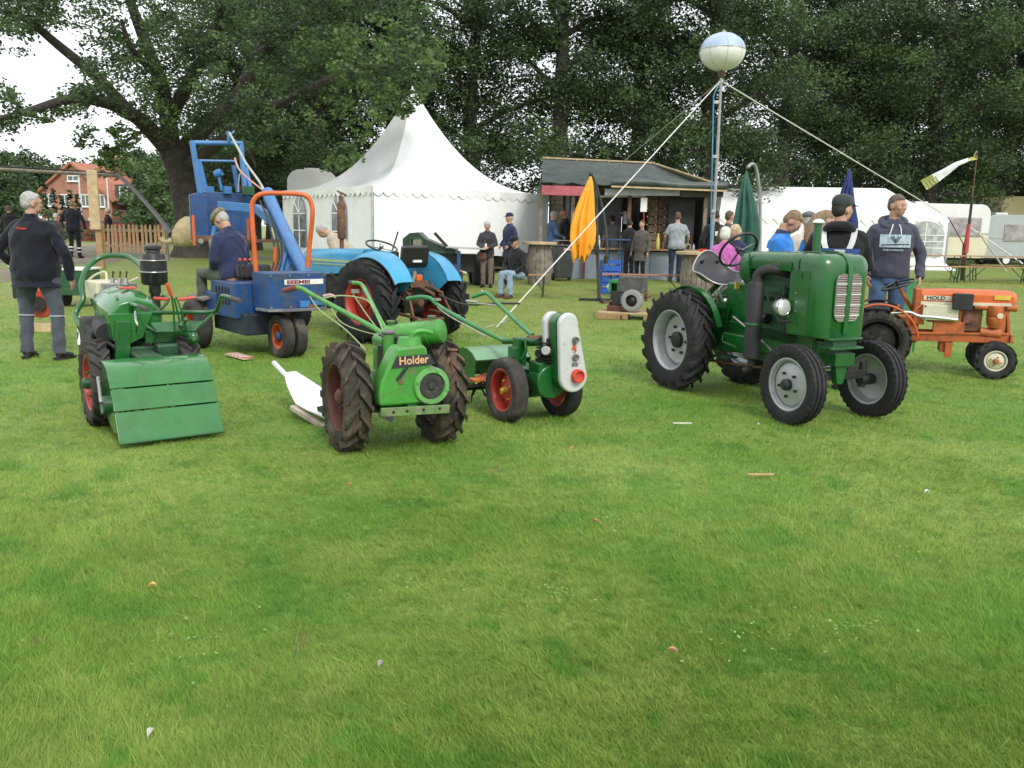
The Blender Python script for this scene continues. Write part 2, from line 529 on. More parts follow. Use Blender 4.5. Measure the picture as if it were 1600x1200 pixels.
# ================================================================ GROUND AND GRASS
def grass_color_nodes(t):
    """shared field colour by world position: greens, yellow-green and dry brown patches"""
    n = t.nodes; k = t.links.new
    g = n.new('ShaderNodeNewGeometry')
    def noise_(sc, det, rough=.6, off=0):
        m = n.new('ShaderNodeMapping'); m.inputs['Location'].default_value = (off, off * .7, 0)
        m.inputs['Scale'].default_value = (1, 1, 0)
        z = n.new('ShaderNodeTexNoise'); z.inputs['Scale'].default_value = sc; z.inputs['Detail'].default_value = det; z.inputs['Roughness'].default_value = rough
        k(g.outputs['Position'], m.inputs[0]); k(m.outputs[0], z.inputs['Vector'])
        return z.outputs['Fac']
    def ramp(src, p0, p1):
        r = n.new('ShaderNodeMapRange'); r.inputs['From Min'].default_value = p0; r.inputs['From Max'].default_value = p1
        r.interpolation_type = 'SMOOTHSTEP'
        k(src, r.inputs['Value']); return r.outputs[0]
    def mixc(f, a, b):
        m = n.new('ShaderNodeMixRGB'); k(f, m.inputs[0])
        if isinstance(a, tuple): m.inputs[1].default_value = (*a, 1)
        else: k(a, m.inputs[1])
        if isinstance(b, tuple): m.inputs[2].default_value = (*b, 1)
        else: k(b, m.inputs[2])
        return m.outputs[0]
    c = mixc(ramp(noise_(.55, 5), .35, .65), (.162, .310, .046), (.262, .388, .086))
    c = mixc(ramp(noise_(2.3, 5, off=9), .5, .72), c, (.108, .27, .038))
    c = mixc(ramp(noise_(.9, 6, .7, off=31), .56, .78), c, (.31, .37, .12))
    c = mixc(ramp(noise_(2.2, 7, .75, off=57), .63, .73), c, (.28, .24, .11))
    c = mixc(ramp(noise_(7, 5, .7, off=77), .52, .66), c, (.13, .30, .042))
    c = mixc(ramp(noise_(11, 4, .7, off=97), .60, .72), c, (.34, .43, .11))
    # the trodden middle of the green is drier and yellower
    sp = n.new('ShaderNodeSeparateXYZ'); k(g.outputs['Position'], sp.inputs[0])
    a = ramp(sp.outputs[1], 8.5, 17); q = n.new('ShaderNodeMath'); q.operation = 'MULTIPLY'; k(a, q.inputs[0]); k(ramp(noise_(.35, 5, .7, off=13), .25, .62), q.inputs[1])
    q2 = n.new('ShaderNodeMath'); q2.operation = 'MULTIPLY'; k(q.outputs[0], q2.inputs[0]); q2.inputs[1].default_value = .9
    return mixc(q2.outputs[0], c, (.27, .30, .085))

def grass_mat(name, blades):
    m = bpy.data.materials.new(name); m.use_nodes = True
    t = m.node_tree; n = t.nodes; k = t.links.new
    b = n['Principled BSDF']
    c = grass_color_nodes(t)
    b.inputs['Roughness'].default_value = .6
    b.inputs['Specular IOR Level'].default_value = .25
    if blades:
        a = n.new('ShaderNodeAttribute'); a.attribute_name = 'tone'
        r = n.new('ShaderNodeValToRGB')
        r.color_ramp.elements[0].color = (.42, .44, .36, 1)
        r.color_ramp.elements[1].color = (1.75, 1.53, 1.62, 1)
        k(a.outputs['Fac'], r.inputs[0])
        mu = n.new('ShaderNodeMixRGB'); mu.blend_type = 'MULTIPLY'; mu.inputs[0].default_value = 1
        k(c, mu.inputs[1]); k(r.outputs[0], mu.inputs[2])
        # some blades are dry straw
        m2 = n.new('ShaderNodeMixRGB'); gt = n.new('ShaderNodeMath'); gt.operation = 'GREATER_THAN'; gt.inputs[1].default_value = .93
        k(a.outputs['Fac'], gt.inputs[0]); k(gt.outputs[0], m2.inputs[0]); k(mu.outputs[0], m2.inputs[1]); m2.inputs[2].default_value = (.52, .48, .24, 1)
        c = m2.outputs[0]
        tr = n.new('ShaderNodeBsdfTranslucent'); k(c, tr.inputs[0])
        ms = n.new('ShaderNodeMixShader'); ms.inputs[0].default_value = .32
        k(b.outputs[0], ms.inputs[1]); k(tr.outputs[0], ms.inputs[2])
        k(ms.outputs[0], n['Material Output'].inputs[0])
    else:
        g = n.new('ShaderNodeNewGeometry')
        z = n.new('ShaderNodeTexNoise'); z.inputs['Scale'].default_value = 28; z.inputs['Detail'].default_value = 8; z.inputs['Roughness'].default_value = .8
        mp = n.new('ShaderNodeMapping'); mp.inputs['Scale'].default_value = (1, .6, 1)
        k(g.outputs['Position'], mp.inputs[0]); k(mp.outputs[0], z.inputs['Vector'])
        r = n.new('ShaderNodeValToRGB'); r.color_ramp.elements[0].position = .35; r.color_ramp.elements[1].position = .68
        r.color_ramp.elements[0].color = (.42, .42, .38, 1); r.color_ramp.elements[1].color = (1.15, 1.1, 1.1, 1)
        k(z.outputs['Fac'], r.inputs[0])
        mu = n.new('ShaderNodeMixRGB'); mu.blend_type = 'MULTIPLY'; mu.inputs[0].default_value = 1
        k(c, mu.inputs[1]); k(r.outputs[0], mu.inputs[2]); c = mu.outputs[0]
        bp = n.new('ShaderNodeBump'); bp.inputs['Strength'].default_value = .6; bp.inputs['Distance'].default_value = .04
        k(z.outputs['Fac'], bp.inputs['Height']); k(bp.outputs[0], b.inputs['Normal'])
    k(c, b.inputs['Base Color'])
    return m

M_GROUND = grass_mat('meadow_ground', False)
M_BLADE = grass_mat('grass_blade', True)

def build_ground():
    xs = sorted(set(list(range(-60, 61, 2)) + [-900, -500, -250, -120, 120, 250, 500, 900]))
    ys = sorted(set(list(range(-6, 60, 2)) + [-60, -20, 70, 90, 130, 200, 350, 600, 1000]))
    rows = [[(x, y, gz(x, y)) for x in xs] for y in ys]
    o = MB().sheet(rows).build('ground', M_GROUND, smooth=180)
    tag(o, kind='structure')
build_ground()

def quads_mesh(name, P, mats, midx=None, attr=None, nv=4):
    """P: (N, nv, 3) array of separate polygons"""
    N = P.shape[0]
    me = bpy.data.meshes.new(name)
    me.vertices.add(N * nv); me.loops.add(N * nv); me.polygons.add(N)
    me.vertices.foreach_set('co', P.astype(np.float32).ravel())
    me.loops.foreach_set('vertex_index', np.arange(N * nv, dtype=np.int32))
    me.polygons.foreach_set('loop_start', np.arange(0, N * nv, nv, dtype=np.int32))
    me.polygons.foreach_set('loop_total', np.full(N, nv, dtype=np.int32))
    for m in mats: me.materials.append(m)
    if midx is not None: me.polygons.foreach_set('material_index', midx.astype(np.int32))
    if attr is not None:
        a = me.attributes.new('tone', 'FLOAT', 'POINT'); a.data.foreach_set('value', np.repeat(attr, nv).astype(np.float32))
    me.update(); me.validate()
    return me

def build_grass():
    rng = np.random.default_rng(11)
    N = 1050000
    # density falls with distance; blades get a little coarser
    u = rng.random(N)
    y0, y1 = 1.75, 26.0
    Y = 1 / (1 / y0 + (1 / y1 - 1 / y0) * u ** .93)
    X = (rng.random(N) * 2 - 1) * (Y * .64 + .5)
    # tufts
    ci = rng.integers(0, N // 26, N); tuft = rng.random(N) < .6
    spr = .022 * np.clip(Y / 5, .7, 3)
    X0, Y0 = X.copy(), Y.copy()
    X = np.where(tuft, X0[ci] + rng.normal(size=N) * spr * Y0[ci] / 4, X0); Y = np.where(tuft, Y0[ci] + rng.normal(size=N) * spr * Y0[ci] / 4, Y0)
    tt = np.where(tuft, rng.random(N)[ci], rng.random(N)); Y = np.clip(Y, 1.5, 26)
    nn = .5 + .5 * np.sin(X * 1.9 + 1.3 * np.sin(Y * 1.3)) * np.sin(Y * 2.3 + 1.7 * np.sin(X * 1.1 + 2))
    n2 = .5 + .5 * np.sin(X * 6.1 + 2 * np.sin(Y * 5.3)) * np.sin(Y * 7.3 + 2 * np.sin(X * 4.7))
    sc = np.clip(Y / 4, .8, 6)
    hgt = rng.uniform(.008, .026, N) * (.7 + .7 * tt) * (.75 + .6 * nn) * (.8 + .4 * n2) * np.clip(1 + (Y - 5) * .025, 1, 1.5)
    long_ = rng.random(N) < .012
    hgt = np.where(long_, hgt * 1.8, hgt)
    wd = rng.uniform(.0009, .0024, N) * sc ** .85
    az = rng.normal(1.2, 1.1, N) + 2.5 * (tt - .5) + 2.2 * np.sin(X * .8 + Y * .5)
    lean = rng.uniform(.3, 1.5, N) * hgt * 1.1
    dx, dy = np.cos(az), np.sin(az)
    fa = rng.uniform(0, 2 * np.pi, N)
    wx, wy = np.cos(fa) * wd, np.sin(fa) * wd
    g = .2 * (lambda t: t * t * (3 - 2 * t))(np.clip((Y - 14) / 9, 0, 1))
    P = np.zeros((N, 3, 3))
    P[:, 0] = np.stack([X - wx, Y - wy, g - .004], 1)
    P[:, 1] = np.stack([X + wx, Y + wy, g - .004], 1)
    P[:, 2] = np.stack([X + dx * lean, Y + dy * lean, g + hgt], 1)
    tone = np.clip(rng.random(N) * .45 + .35 * tt + .2 * n2, 0, 1)
    me = quads_mesh('grass', P, [M_BLADE], attr=tone, nv=3)
    o = bpy.data.objects.new('grass', me); COL.objects.link(o)
    tag(o, 'short mown green grass of the meadow with dry patches', 'grass', kind='stuff')
build_grass()

# broad weeds and clover patches in the lawn
def build_weeds():
    rng = np.random.default_rng(5)
    P = []; tone = []
    spots = [(1300, 690), (1340, 700), (1200, 695), (1375, 712), (1430, 870), (1460, 780), (1225, 690), (880, 930), (950, 820), (380, 820), (120, 790), (640, 920), (1150, 1000), (300, 1010), (560, 700), (1300, 990)]
    for (px, py) in spots:
        c = gp(px, py)
        for _ in range(rng.integers(16, 34)):
            a = rng.uniform(0, 6.3); r = abs(rng.normal(0, .16))
            x, y = c.x + r * math.cos(a), c.y + r * math.sin(a)
            z = gz(x, y) + rng.uniform(.02, .045)
            l = rng.uniform(.008, .018); b = rng.uniform(0, 6.3); q = l * .38
            d = V((math.cos(b), math.sin(b), rng.uniform(-.1, .35))); s = V((-math.sin(b), math.cos(b), 0))
            p = V((x, y, z))
            P.append([p, p + d * l * .5 + s * q, p + d * l, p + d * l * .5 - s * q]); tone.append(rng.uniform(.5, .94))
    me = quads_mesh('weeds', np.array([[tuple(v) for v in q] for q in P]), [mat('weed_leaf', (.17, .33, .075), .5, var=.3, vs=30)], attr=np.array(tone))
    o = bpy.data.objects.new('weeds', me); COL.objects.link(o)
    tag(o, 'pale broad weed leaves scattered through the lawn', 'weeds', kind='stuff')
build_weeds()

# trodden path at the back left
M_PATH = mat('trodden_earth', (.20, .165, .125), .9, var=.25, vs=1.5, bump=.3, bs=9, dirt=(.13, .15, .06), dirt_amt=.5, ds=1.3)
def strip(name, pts, wd, m, dz, label=None):
    rows = []
    for i, p in enumerate(pts):
        q = V(pts[min(i + 1, len(pts) - 1)]) - V(pts[max(i - 1, 0)])
        s = V((q.y, -q.x)).normalized()
        row = []
        for t in (-1, -.5, 0, .5, 1):
            x, y = p[0] + s.x * wd * t * (1 + .12 * math.sin(i * 2.1 + t)), p[1] + s.y * wd * t
            row.append((x, y, gz(x, y) + dz))
        rows.append(row)
    return tag(MB().sheet(rows).build(name, m, smooth=180), kind='structure')
strip('path', [(-14, 15), (-13.2, 18), (-13.4, 21), (-14.3, 25), (-15.5, 30), (-18, 38), (-22, 50), (-26, 64)], 2.0, M_PATH, .006)
strip('path', [(-44, 31.5), (-34, 30.5), (-24, 30.2), (-15, 30.6), (-8, 31.5), (-1, 33)], 1.4, M_PATH, .011)

# ================================================================ TREES
def leaf_mat(name, col, tr=.3):
    m = bpy.data.materials.new(name); m.use_nodes = True
    t = m.node_tree; n = t.nodes; k = t.links.new
    b = n['Principled BSDF']
    g = n.new('ShaderNodeNewGeometry')
    nz = n.new('ShaderNodeTexNoise'); nz.inputs['Scale'].default_value = .9; nz.inputs['Detail'].default_value = 4
    k(g.outputs['Position'], nz.inputs['Vector'])
    r = n.new('ShaderNodeValToRGB')
    r.color_ramp.elements[0].position = .3; r.color_ramp.elements[1].position = .72
    r.color_ramp.elements[0].color = (*[c * .62 for c in col], 1); r.color_ramp.elements[1].color = (*[c * 1.4 for c in col], 1)
    k(nz.outputs['Fac'], r.inputs[0]); k(r.outputs[0], b.inputs['Base Color'])
    b.inputs['Roughness'].default_value = .55; b.inputs['Specular IOR Level'].default_value = .3
    ts = n.new('ShaderNodeBsdfTranslucent'); k(r.outputs[0], ts.inputs[0])
    ms = n.new('ShaderNodeMixShader'); ms.inputs[0].default_value = tr
    k(b.outputs[0], ms.inputs[1]); k(ts.outputs[0], ms.inputs[2]); k(ms.outputs[0], n['Material Output'].inputs[0])
    return m
LEAF_D = leaf_mat('oak_leaf_dark', (.046, .076, .038), .22)
LEAF_M = leaf_mat('oak_leaf', (.078, .128, .046), .3)
LEAF_L = leaf_mat('oak_leaf_pale', (.120, .195, .056), .38)
LEAF_Y = leaf_mat('willow_leaf', (.12, .19, .07), .3)
LEAF_B = leaf_mat('bush_leaf', (.06, .105, .035), .25)
LEAF_T = leaf_mat('thuja_leaf', (.030, .060, .026), .1)
M_BARK = mat('oak_bark', (.060, .050, .042), .9, var=.35, vs=4, bump=1.0, bs=7, dirt=(.05, .06, .035), dirt_amt=.35)

def blob_points(rng, blobs, per):
    out = []; cid = []
    for i, (c, r) in enumerate(blobs):
        n = int(per * (r[0] * r[1] * r[2]) ** (1 / 1.5)) + 8
        d = rng.normal(size=(n, 3)); d /= np.linalg.norm(d, axis=1)[:, None]
        q = rng.random(n)[:, None] ** .42
        # ragged outline
        lump = 1 + .22 * np.sin(d[:, :1] * 5 + i) * np.sin(d[:, 1:2] * 6 + i * 2) + .1 * rng.normal(size=(n, 1))
        out.append(np.array(c) + d * q * lump * np.array(r)); cid.append(np.full(n, i))
    return np.concatenate(out), np.concatenate(cid)

def leaves(rng, pts, size, aspect=.6, flat=.5):
    N = len(pts)
    a = rng.normal(size=(N, 3)); a[:, 2] *= flat; a /= np.linalg.norm(a, axis=1)[:, None]
    b = rng.normal(size=(N, 3)); b -= a * (a * b).sum(1)[:, None]; b /= np.linalg.norm(b, axis=1)[:, None]
    s = (size * rng.uniform(.6, 1.3, N))[:, None]
    w_ = s * aspect
    return np.stack([pts - a * s * .5, pts + b * w_ * .5 - a * s * .05, pts + a * s * .5, pts - b * w_ * .5 + a * s * .05], 1)

def crown_mesh(name, blobs, per, size, seed, mats, weights, reject=None, sub=7, subr=.34):
    """leaf-sized faces gathered in twigs' clumps within each blob"""
    rng = np.random.default_rng(seed)
    fine = []
    for (c, r) in blobs:
        m = sub + int(r[0] * r[1] * 1.5)
        for _ in range(m):
            d = rng.normal(size=3); d /= np.linalg.norm(d)
            q = rng.random() ** .4
            cc = np.array(c) + d * q * np.array(r) * (1 + .12 * rng.normal())
            f = rng.uniform(.6, 1.3) * subr * (min(r) ** .5)
            fine.append((cc, (f * 1.25, f * 1.25, f * .75)))
    if reject is not None: fine = [b for b in fine if not reject(b[0])]
    P, cid = blob_points(rng, fine, per)
    z = P[:, 2]
    tonec = rng.random(len(fine))
    tone = tonec[cid] * .7 + rng.random(len(P)) * .3
    cw = np.cumsum(weights)
    midx = np.searchsorted(cw, tone * cw[-1] * .999)
    Q = leaves(rng, P, size)
    return quads_mesh(name, Q, mats, midx=midx), fine

def limb(b, pts, r0, r1, n=9, wob=.0):
    k = len(pts)
    rs = [r0 + (r1 - r0) * i / (k - 1) for i in range(k)]
    b.tube(pts, rs, n=n, smooth=4)

# ---- row of tall oaks behind the stalls: three crowns, copied
def make_row_tree(kind):
    rng = random.Random(40 + kind)
    root = thing('oak_tree', None, None)
    tb = MB()
    H = [15.5, 16.5, 15.0][kind]
    tb.tube([(0, 0, -.2), (.05, 0, .6), (.1, .05, 3.2), (-.1, .1, 6.5), (.15, 0, 10), (.1, 0, 13.5)], [.62, .42, .36, .30, .2, .06], n=12, smooth=4)
    blobs = []
    for i in range(15):
        z = 3.4 + i * .62 + rng.uniform(-.3, .3); a = i * 2.4 + rng.uniform(-.5, .5)
        Lh = rng.uniform(2.2, 3.9) * (1 - .25 * (z / H)) 
        e = V((math.cos(a) * Lh, math.sin(a) * Lh, z + rng.uniform(.2, 1.6)))
        if i < 4: e.z = z - rng.uniform(-.3, .5)
        s = V((0, 0, z - .6)); md = s.lerp(e, .5) + V((rng.uniform(-.3, .3), rng.uniform(-.3, .3), .35))
        tb.tube([s, md, e], [.14, .09, .03], n=6, smooth=3)
        blobs.append((tuple(e), (1.5, 1.5, 1.0)))
        m2 = s.lerp(e, .62)
        blobs.append((tuple(m2 + V((rng.uniform(-.6, .6), rng.uniform(-.6, .6), rng.uniform(-.2, .8)))), (1.2, 1.2, .9)))
    for i in range(34):
        a = rng.uniform(0, 6.3); rr = rng.uniform(.8, 3.4); z = rng.uniform(4.0, H)
        rr *= (1.15 - .5 * abs(z - 8) / 8)
        blobs.append(((math.cos(a) * rr, math.sin(a) * rr, z), (1.35, 1.35, .95)))
    tb.build('trunk', M_BARK, root, smooth=60)
    me, _ = crown_mesh('crown', blobs, 190, .145, 100 + kind, [LEAF_D, LEAF_M, LEAF_L], [.42, .42, .16], sub=8, subr=.60)
    c = bpy.data.objects.new('crown', me); COL.objects.link(c); c.parent = root
    return root
protos = [make_row_tree(i) for i in range(3)]
ROW = [(395, 40, .95, 'the gap beside the blue loader mast'), (505, 37.5, 1.0, 'the left slope of the pagoda tent'), (612, 39, 1.06, 'the peak of the pagoda tent'), (735, 37, 1.0, 'the right slope of the pagoda tent'),
       (872, 36.5, 1.05, 'the left end of the drinks stall'), (985, 38, 1.0, 'the middle of the drinks stall'), (1095, 37.5, 1.08, 'the balloon lamp mast'), (1215, 41, 1.0, 'the closed green parasol'), (1325, 42, 1.05, 'the closed blue parasol'),
       (1440, 41, 1.05, 'the small waving flag'), (1560, 43, 1.08, 'the silver caravan'), (1690, 42, 1.05, 'the yellow trailer at the edge of the picture')]
R2 = [(480, 52, 'far back above the maroon trailer roof'), (1270, 55, 'far back over the white marquee ridge'), (1390, 54, 'far back behind the flag'), (1520, 56, 'far back over the silver caravan'), (1640, 54, 'far back at the picture edge')]
used = set()
def put_tree(px, Y, sc, label, i, group):
    k = i % 3
    o = protos[k] if k not in used else copy_tree(protos[k])
    used.add(k)
    p = gx(px, Y)
    o.location = p; o.rotation_euler = (0, 0, i * 1.93 + .4); o.scale = (sc, sc, sc * random.uniform(.95, 1.05))
    tag(o, label, 'tree', group)
for i, (px, Y, sc, lb) in enumerate(ROW): put_tree(px, Y, sc, 'tall dark oak rising behind ' + lb, i, 'row of tall oaks behind the stalls')
for i, (px, Y, lb) in enumerate(R2): put_tree(px, Y, 1.12, 'dark oak ' + lb, i + 1, 'second row of oaks farther back')

# ---- the big oak at the left, limbs following the photograph
oak = thing('oak_tree', 'huge spreading oak with thick leaning trunk beside the picket fence', 'tree', gx(296, 30))
ow = inv(oak)
tb = MB()
def o_(px, py, Y): return ow(px, py, Y)
base = o_(300, 402, 30)
tb.tube([base + V((0, 0, -.3)), base + V((0, 0, .35)), o_(297, 340, 30), o_(285, 275, 30), o_(268, 232, 29.8)], [.95, .60, .51, .50, .43], n=16, smooth=5)
limbs = [([(272, 245, 30), (232, 200, 29), (205, 178, 28), (165, 160, 27), (110, 155, 26), (40, 175, 24.5), (-20, 190, 24)], .32, .05),
         ([(268, 235, 29.8), (262, 180, 29.5), (248, 120, 29), (225, 60, 28.5), (200, -10, 28), (180, -90, 28)], .32, .10),
         ([(280, 240, 30), (330, 190, 30), (372, 150, 30.5), (398, 90, 31), (420, 20, 31), (430, -60, 31)], .32, .09),
         ([(290, 262, 30), (330, 232, 28.5), (372, 200, 27), (430, 165, 26), (500, 130, 25), (570, 105, 24.3), (650, 110, 23.5)], .24, .04),
         ([(262, 190, 29.5), (300, 120, 28), (335, 60, 27), (350, -20, 26)], .25, .09),
         ([(205, 178, 28), (150, 120, 27), (90, 70, 26), (40, 30, 25), (-10, 15, 24.5)], .20, .07),
         ([(232, 200, 29), (190, 225, 27.5), (170, 243, 26.8), (178, 264, 26.4)], .07, .008),
         ([(398, 90, 31), (470, 40, 29), (540, 10, 27), (610, -10, 26)], .20, .06),
         ([(372, 200, 27), (392, 240, 26), (400, 262, 25.6)], .09, .02),
         ([(248, 120, 29), (205, 75, 27.5), (190, 30, 27)], .15, .05)]
for pts, r0, r1 in limbs: limb(tb, [o_(*p) for p in pts], r0, r1)
tb.build('trunk', M_BARK, oak, smooth=60)
HOLES = [(85, 78, 46, 34), (70, 115, 60, 30), (62, 148, 36, 22), (110, 218, 52, 38), (195, 212, 52, 30), (150, 235, 90, 28), (240, 240, 40, 14), (208, 35, 17, 32), (362, 128, 26, 22), (340, 150, 14, 20), (268, 148, 18, 14), (205, 150, 14, 14), (45, 225, 30, 24),
         (195, 255, 60, 24), (352, 80, 14, 14), (325, 215, 16, 18), (160, 170, 18, 9), (22, 70, 14, 12), (300, 160, 10, 10), (430, 95, 8, 12), (505, 125, 10, 8)]
def project(p):
    q = CAM_ROT.transposed() @ (V(p) - V((0, 0, CAMH)))
    return 800 + FPX * q.x / -q.z, 600 - FPX * q.y / -q.z
def in_hole(pw):
    x, y = project(pw)
    if 0 < x < 290 and y > 262: return True
    if 250 < x < 460 and y > 215 + (x - 250) * .12: return True
    for hx, hy, a, b in HOLES:
        if ((x - hx) / (a + 3)) ** 2 + ((y - hy) / (b + 3)) ** 2 < 1: return True
    return False
rng = random.Random(3)
blobs = []
for pts, r0, r1 in limbs:
    for j in range(1, len(pts)):
        for t in (.25, .6, .95):
            a, b = pts[j - 1], pts[j]
            q = [a[i] + (b[i] - a[i]) * t for i in range(3)]
            c = at(q[0] + rng.uniform(-26, 26), q[1] + rng.uniform(-30, 14), q[2] + rng.uniform(-1.2, 1.2))
            blobs.append((tuple(c), (1.0, 1.0, .7)))
for _ in range(170):
    px = rng.uniform(-60, 640); py = rng.uniform(-60, 215 if px < 420 else 130)
    blobs.append((tuple(at(px, py, rng.uniform(24, 33))), (.95, .95, .7)))
for (px, py, Y) in [(400, 180, 25), (418, 205, 25), (392, 150, 25.5), (430, 170, 25), (405, 222, 25), (12, 205, 24), (28, 235, 24), (5, 165, 24), (50, 195, 24.5), (172, 246, 26.5), (180, 262, 26.4), (138, 215, 26), (190, 200, 27), (145, 195, 26), (20, 180, 24)]:
    blobs.append((tuple(at(px, py, Y)), (.62, .62, .5)))
FRONT = [(tuple(at(px, py, 26.6)), (.34, .34, .3)) for px, py in ((190, 228), (174, 240), (166, 250), (180, 258), (176, 268), (200, 215), (140, 210), (132, 222), (185, 205), (60, 180), (95, 172))]
for (px, py, Y, s) in [(560, 95, 23.5, 1), (590, 120, 22.8, 1), (620, 80, 23, 1), (650, 100, 22.6, 1), (675, 120, 22.6, .8), (640, 150, 22.3, .55), (636, 168, 22.3, .3), (610, 150, 22.6, .8), (575, 160, 23, .9), (545, 130, 23.5, 1), (560, 200, 23.6, .7), (540, 235, 23.8, .6), (525, 255, 24, .5), (680, 80, 23, .8), (600, 40, 23.5, 1), (530, 60, 24, 1), (500, 170, 24.5, .9), (585, 185, 23, .6)]:
    FRONT.append((tuple(at(px, py, Y)), (.75 * s, .75 * s, .55 * s)))
def shift(bl): return [((c[0] - oak.location.x, c[1] - oak.location.y, c[2] - oak.location.z), r) for c, r in bl]
me, _ = crown_mesh('crown', shift(blobs), 330, .122, 77, [LEAF_D, LEAF_M, LEAF_L], [.38, .42, .2], reject=lambda c: in_hole(V(c) + oak.location), sub=6, subr=.36)
c = bpy.data.objects.new('crown', me); COL.objects.link(c); c.parent = oak
me, _ = crown_mesh('branch_foliage', shift(FRONT), 330, .135, 78, [LEAF_M, LEAF_L, LEAF_L], [.4, .4, .2], sub=9, subr=.30)
c = bpy.data.objects.new('branch_foliage', me); COL.objects.link(c); c.parent = oak

# ---- bushes, small trees and thujas round the house
def bush(name, label, cat, px, Y, wdt, hgt, mats, wts, seed, group=None, size=.3, per=60, trunk=False):
    p = gx(px, Y)
    root = thing(name, label, cat, p, 0, group)
    rg = random.Random(seed)
    bl = []
    for i in range(16):
        a = rg.uniform(0, 6.3); rr = rg.uniform(0, .75) * wdt / 2
        z = rg.uniform(.15 if not trunk else .35, .82) * hgt
        bl.append(((math.cos(a) * rr, math.sin(a) * rr * .8, z), (wdt * .2, wdt * .2, hgt * .17)))
    me, _ = crown_mesh('crown', bl, per, size, seed, mats, wts, sub=6, subr=.5 * max(1, (wdt * .2)) ** .4)
    c = bpy.data.objects.new('crown', me); COL.objects.link(c); c.parent = root
    MB().tube([(0, 0, -.2), (.1, 0, hgt * .3), (0, .1, hgt * .7)], [.18 * hgt / 5, .12 * hgt / 5, .04], n=8, smooth=3).build('trunk', M_BARK, root)
    return root
bush('hazel_bush', 'leafy mid green bush at the far left behind the gateway beam', 'bush', -18, 52, 5.5, 5.4, [LEAF_D, LEAF_B, LEAF_B], [.3, .4, .3], 1, per=90)
bush('hazel_bush', 'dark round bush left of the brick house gable', 'bush', 34, 64, 3.4, 5.6, [LEAF_D, LEAF_M, LEAF_B], [.4, .4, .2], 2, per=70)
bush('hedge_tree', 'dark tree rising behind the brick house at left', 'tree', 52, 108, 9, 10.5, [LEAF_D, LEAF_M, LEAF_M], [.4, .4, .2], 3, size=.5, per=40, trunk=True)
bush('willow_bush', 'pale silvery green bush right of the brick house', 'bush', 250, 60, 5.2, 6.4, [LEAF_B, LEAF_Y, LEAF_Y], [.2, .5, .3], 4, per=70)
bush('willow_bush', 'pale bush partly hidden by the big oak trunk', 'bush', 232, 57, 3.8, 4.2, [LEAF_B, LEAF_Y, LEAF_B], [.3, .4, .3], 5, per=70)
bush('ash_tree', 'mid green rounded tree behind the pale bush and house roof', 'tree', 226, 96, 11, 9.8, [LEAF_M, LEAF_B, LEAF_Y], [.4, .4, .2], 6, size=.45, per=45, trunk=True)
bush('ash_tree', 'dark green tree beside the big oak trunk in the distance', 'tree', 262, 84, 10, 9.0, [LEAF_D, LEAF_M, LEAF_B], [.4, .4, .2], 7, size=.4, per=50, trunk=True)
bush('ash_tree', 'greyish tree behind the left part of the distant houses', 'tree', 160, 118, 14, 10, [LEAF_M, LEAF_B, LEAF_Y], [.4, .4, .2], 17, size=.5, per=40, trunk=True)
bush('garden_shrub', 'low clipped shrub right of the red garden wall', 'shrub', 222, 46, 3, 1.9, [LEAF_D, LEAF_B, LEAF_B], [.3, .4, .3], 8)
bush('garden_shrub', 'low dark shrub under the gateway beam', 'shrub', 10, 33, 4.4, 1.9, [LEAF_D, LEAF_M, LEAF_B], [.4, .4, .2], 9)
for i, (px, Y, h_, s_) in enumerate([(335, 70, 8, 'between the oak trunk and the loader mast'), (420, 66, 7, 'behind the maroon trailer'), (520, 75, 8, 'behind the left side of the pagoda tent'), (930, 78, 8, 'behind the stall back wall'), (1160, 80, 6, 'behind the green parasol'), (1330, 78, 6, 'behind the marquee ridge'), (1500, 74, 7.5, 'behind the cream caravan'), (1640, 70, 8, 'behind the yellow trailer')]):
    bush('hedgerow_tree', 'low dark hedgerow tree far away ' + s_, 'tree', px, Y, 14, h_, [LEAF_D, LEAF_D, LEAF_M], [.4, .4, .2], 20 + i, group='hedgerow trees on the horizon', size=.45, per=42, trunk=True)

def thuja(px, Y, h_, w_, label, seed):
    root = thing('thuja', label, 'conifer', gx(px, Y), 0, 'thujas in front of the brick house')
    bl = []
    for i in range(7):
        t = i / 6
        bl.append(((0, 0, .25 + t * (h_ - .4)), (w_ * (1 - t * .75), w_ * (1 - t * .75), h_ * .11)))
    me, _ = crown_mesh('crown', bl, 260, .16, seed, [LEAF_T, LEAF_T, LEAF_M], [.5, .3, .2], sub=8, subr=.28)
    c = bpy.data.objects.new('crown', me); COL.objects.link(c); c.parent = root
for i, (px, t, s_) in enumerate([(77, 3.9, 'tallest, leftmost of the row'), (91, 3.2, 'second from the left end'), (104, 2.8, 'in the middle of the row, lowest'), (116, 3.1, 'beside the shoulder of the walking man'), (127, 2.9, 'rightmost by the flagpole')]):
    thuja(px, 55, t, .42, 'slim dark thuja at the brick house, ' + s_, 60 + i)

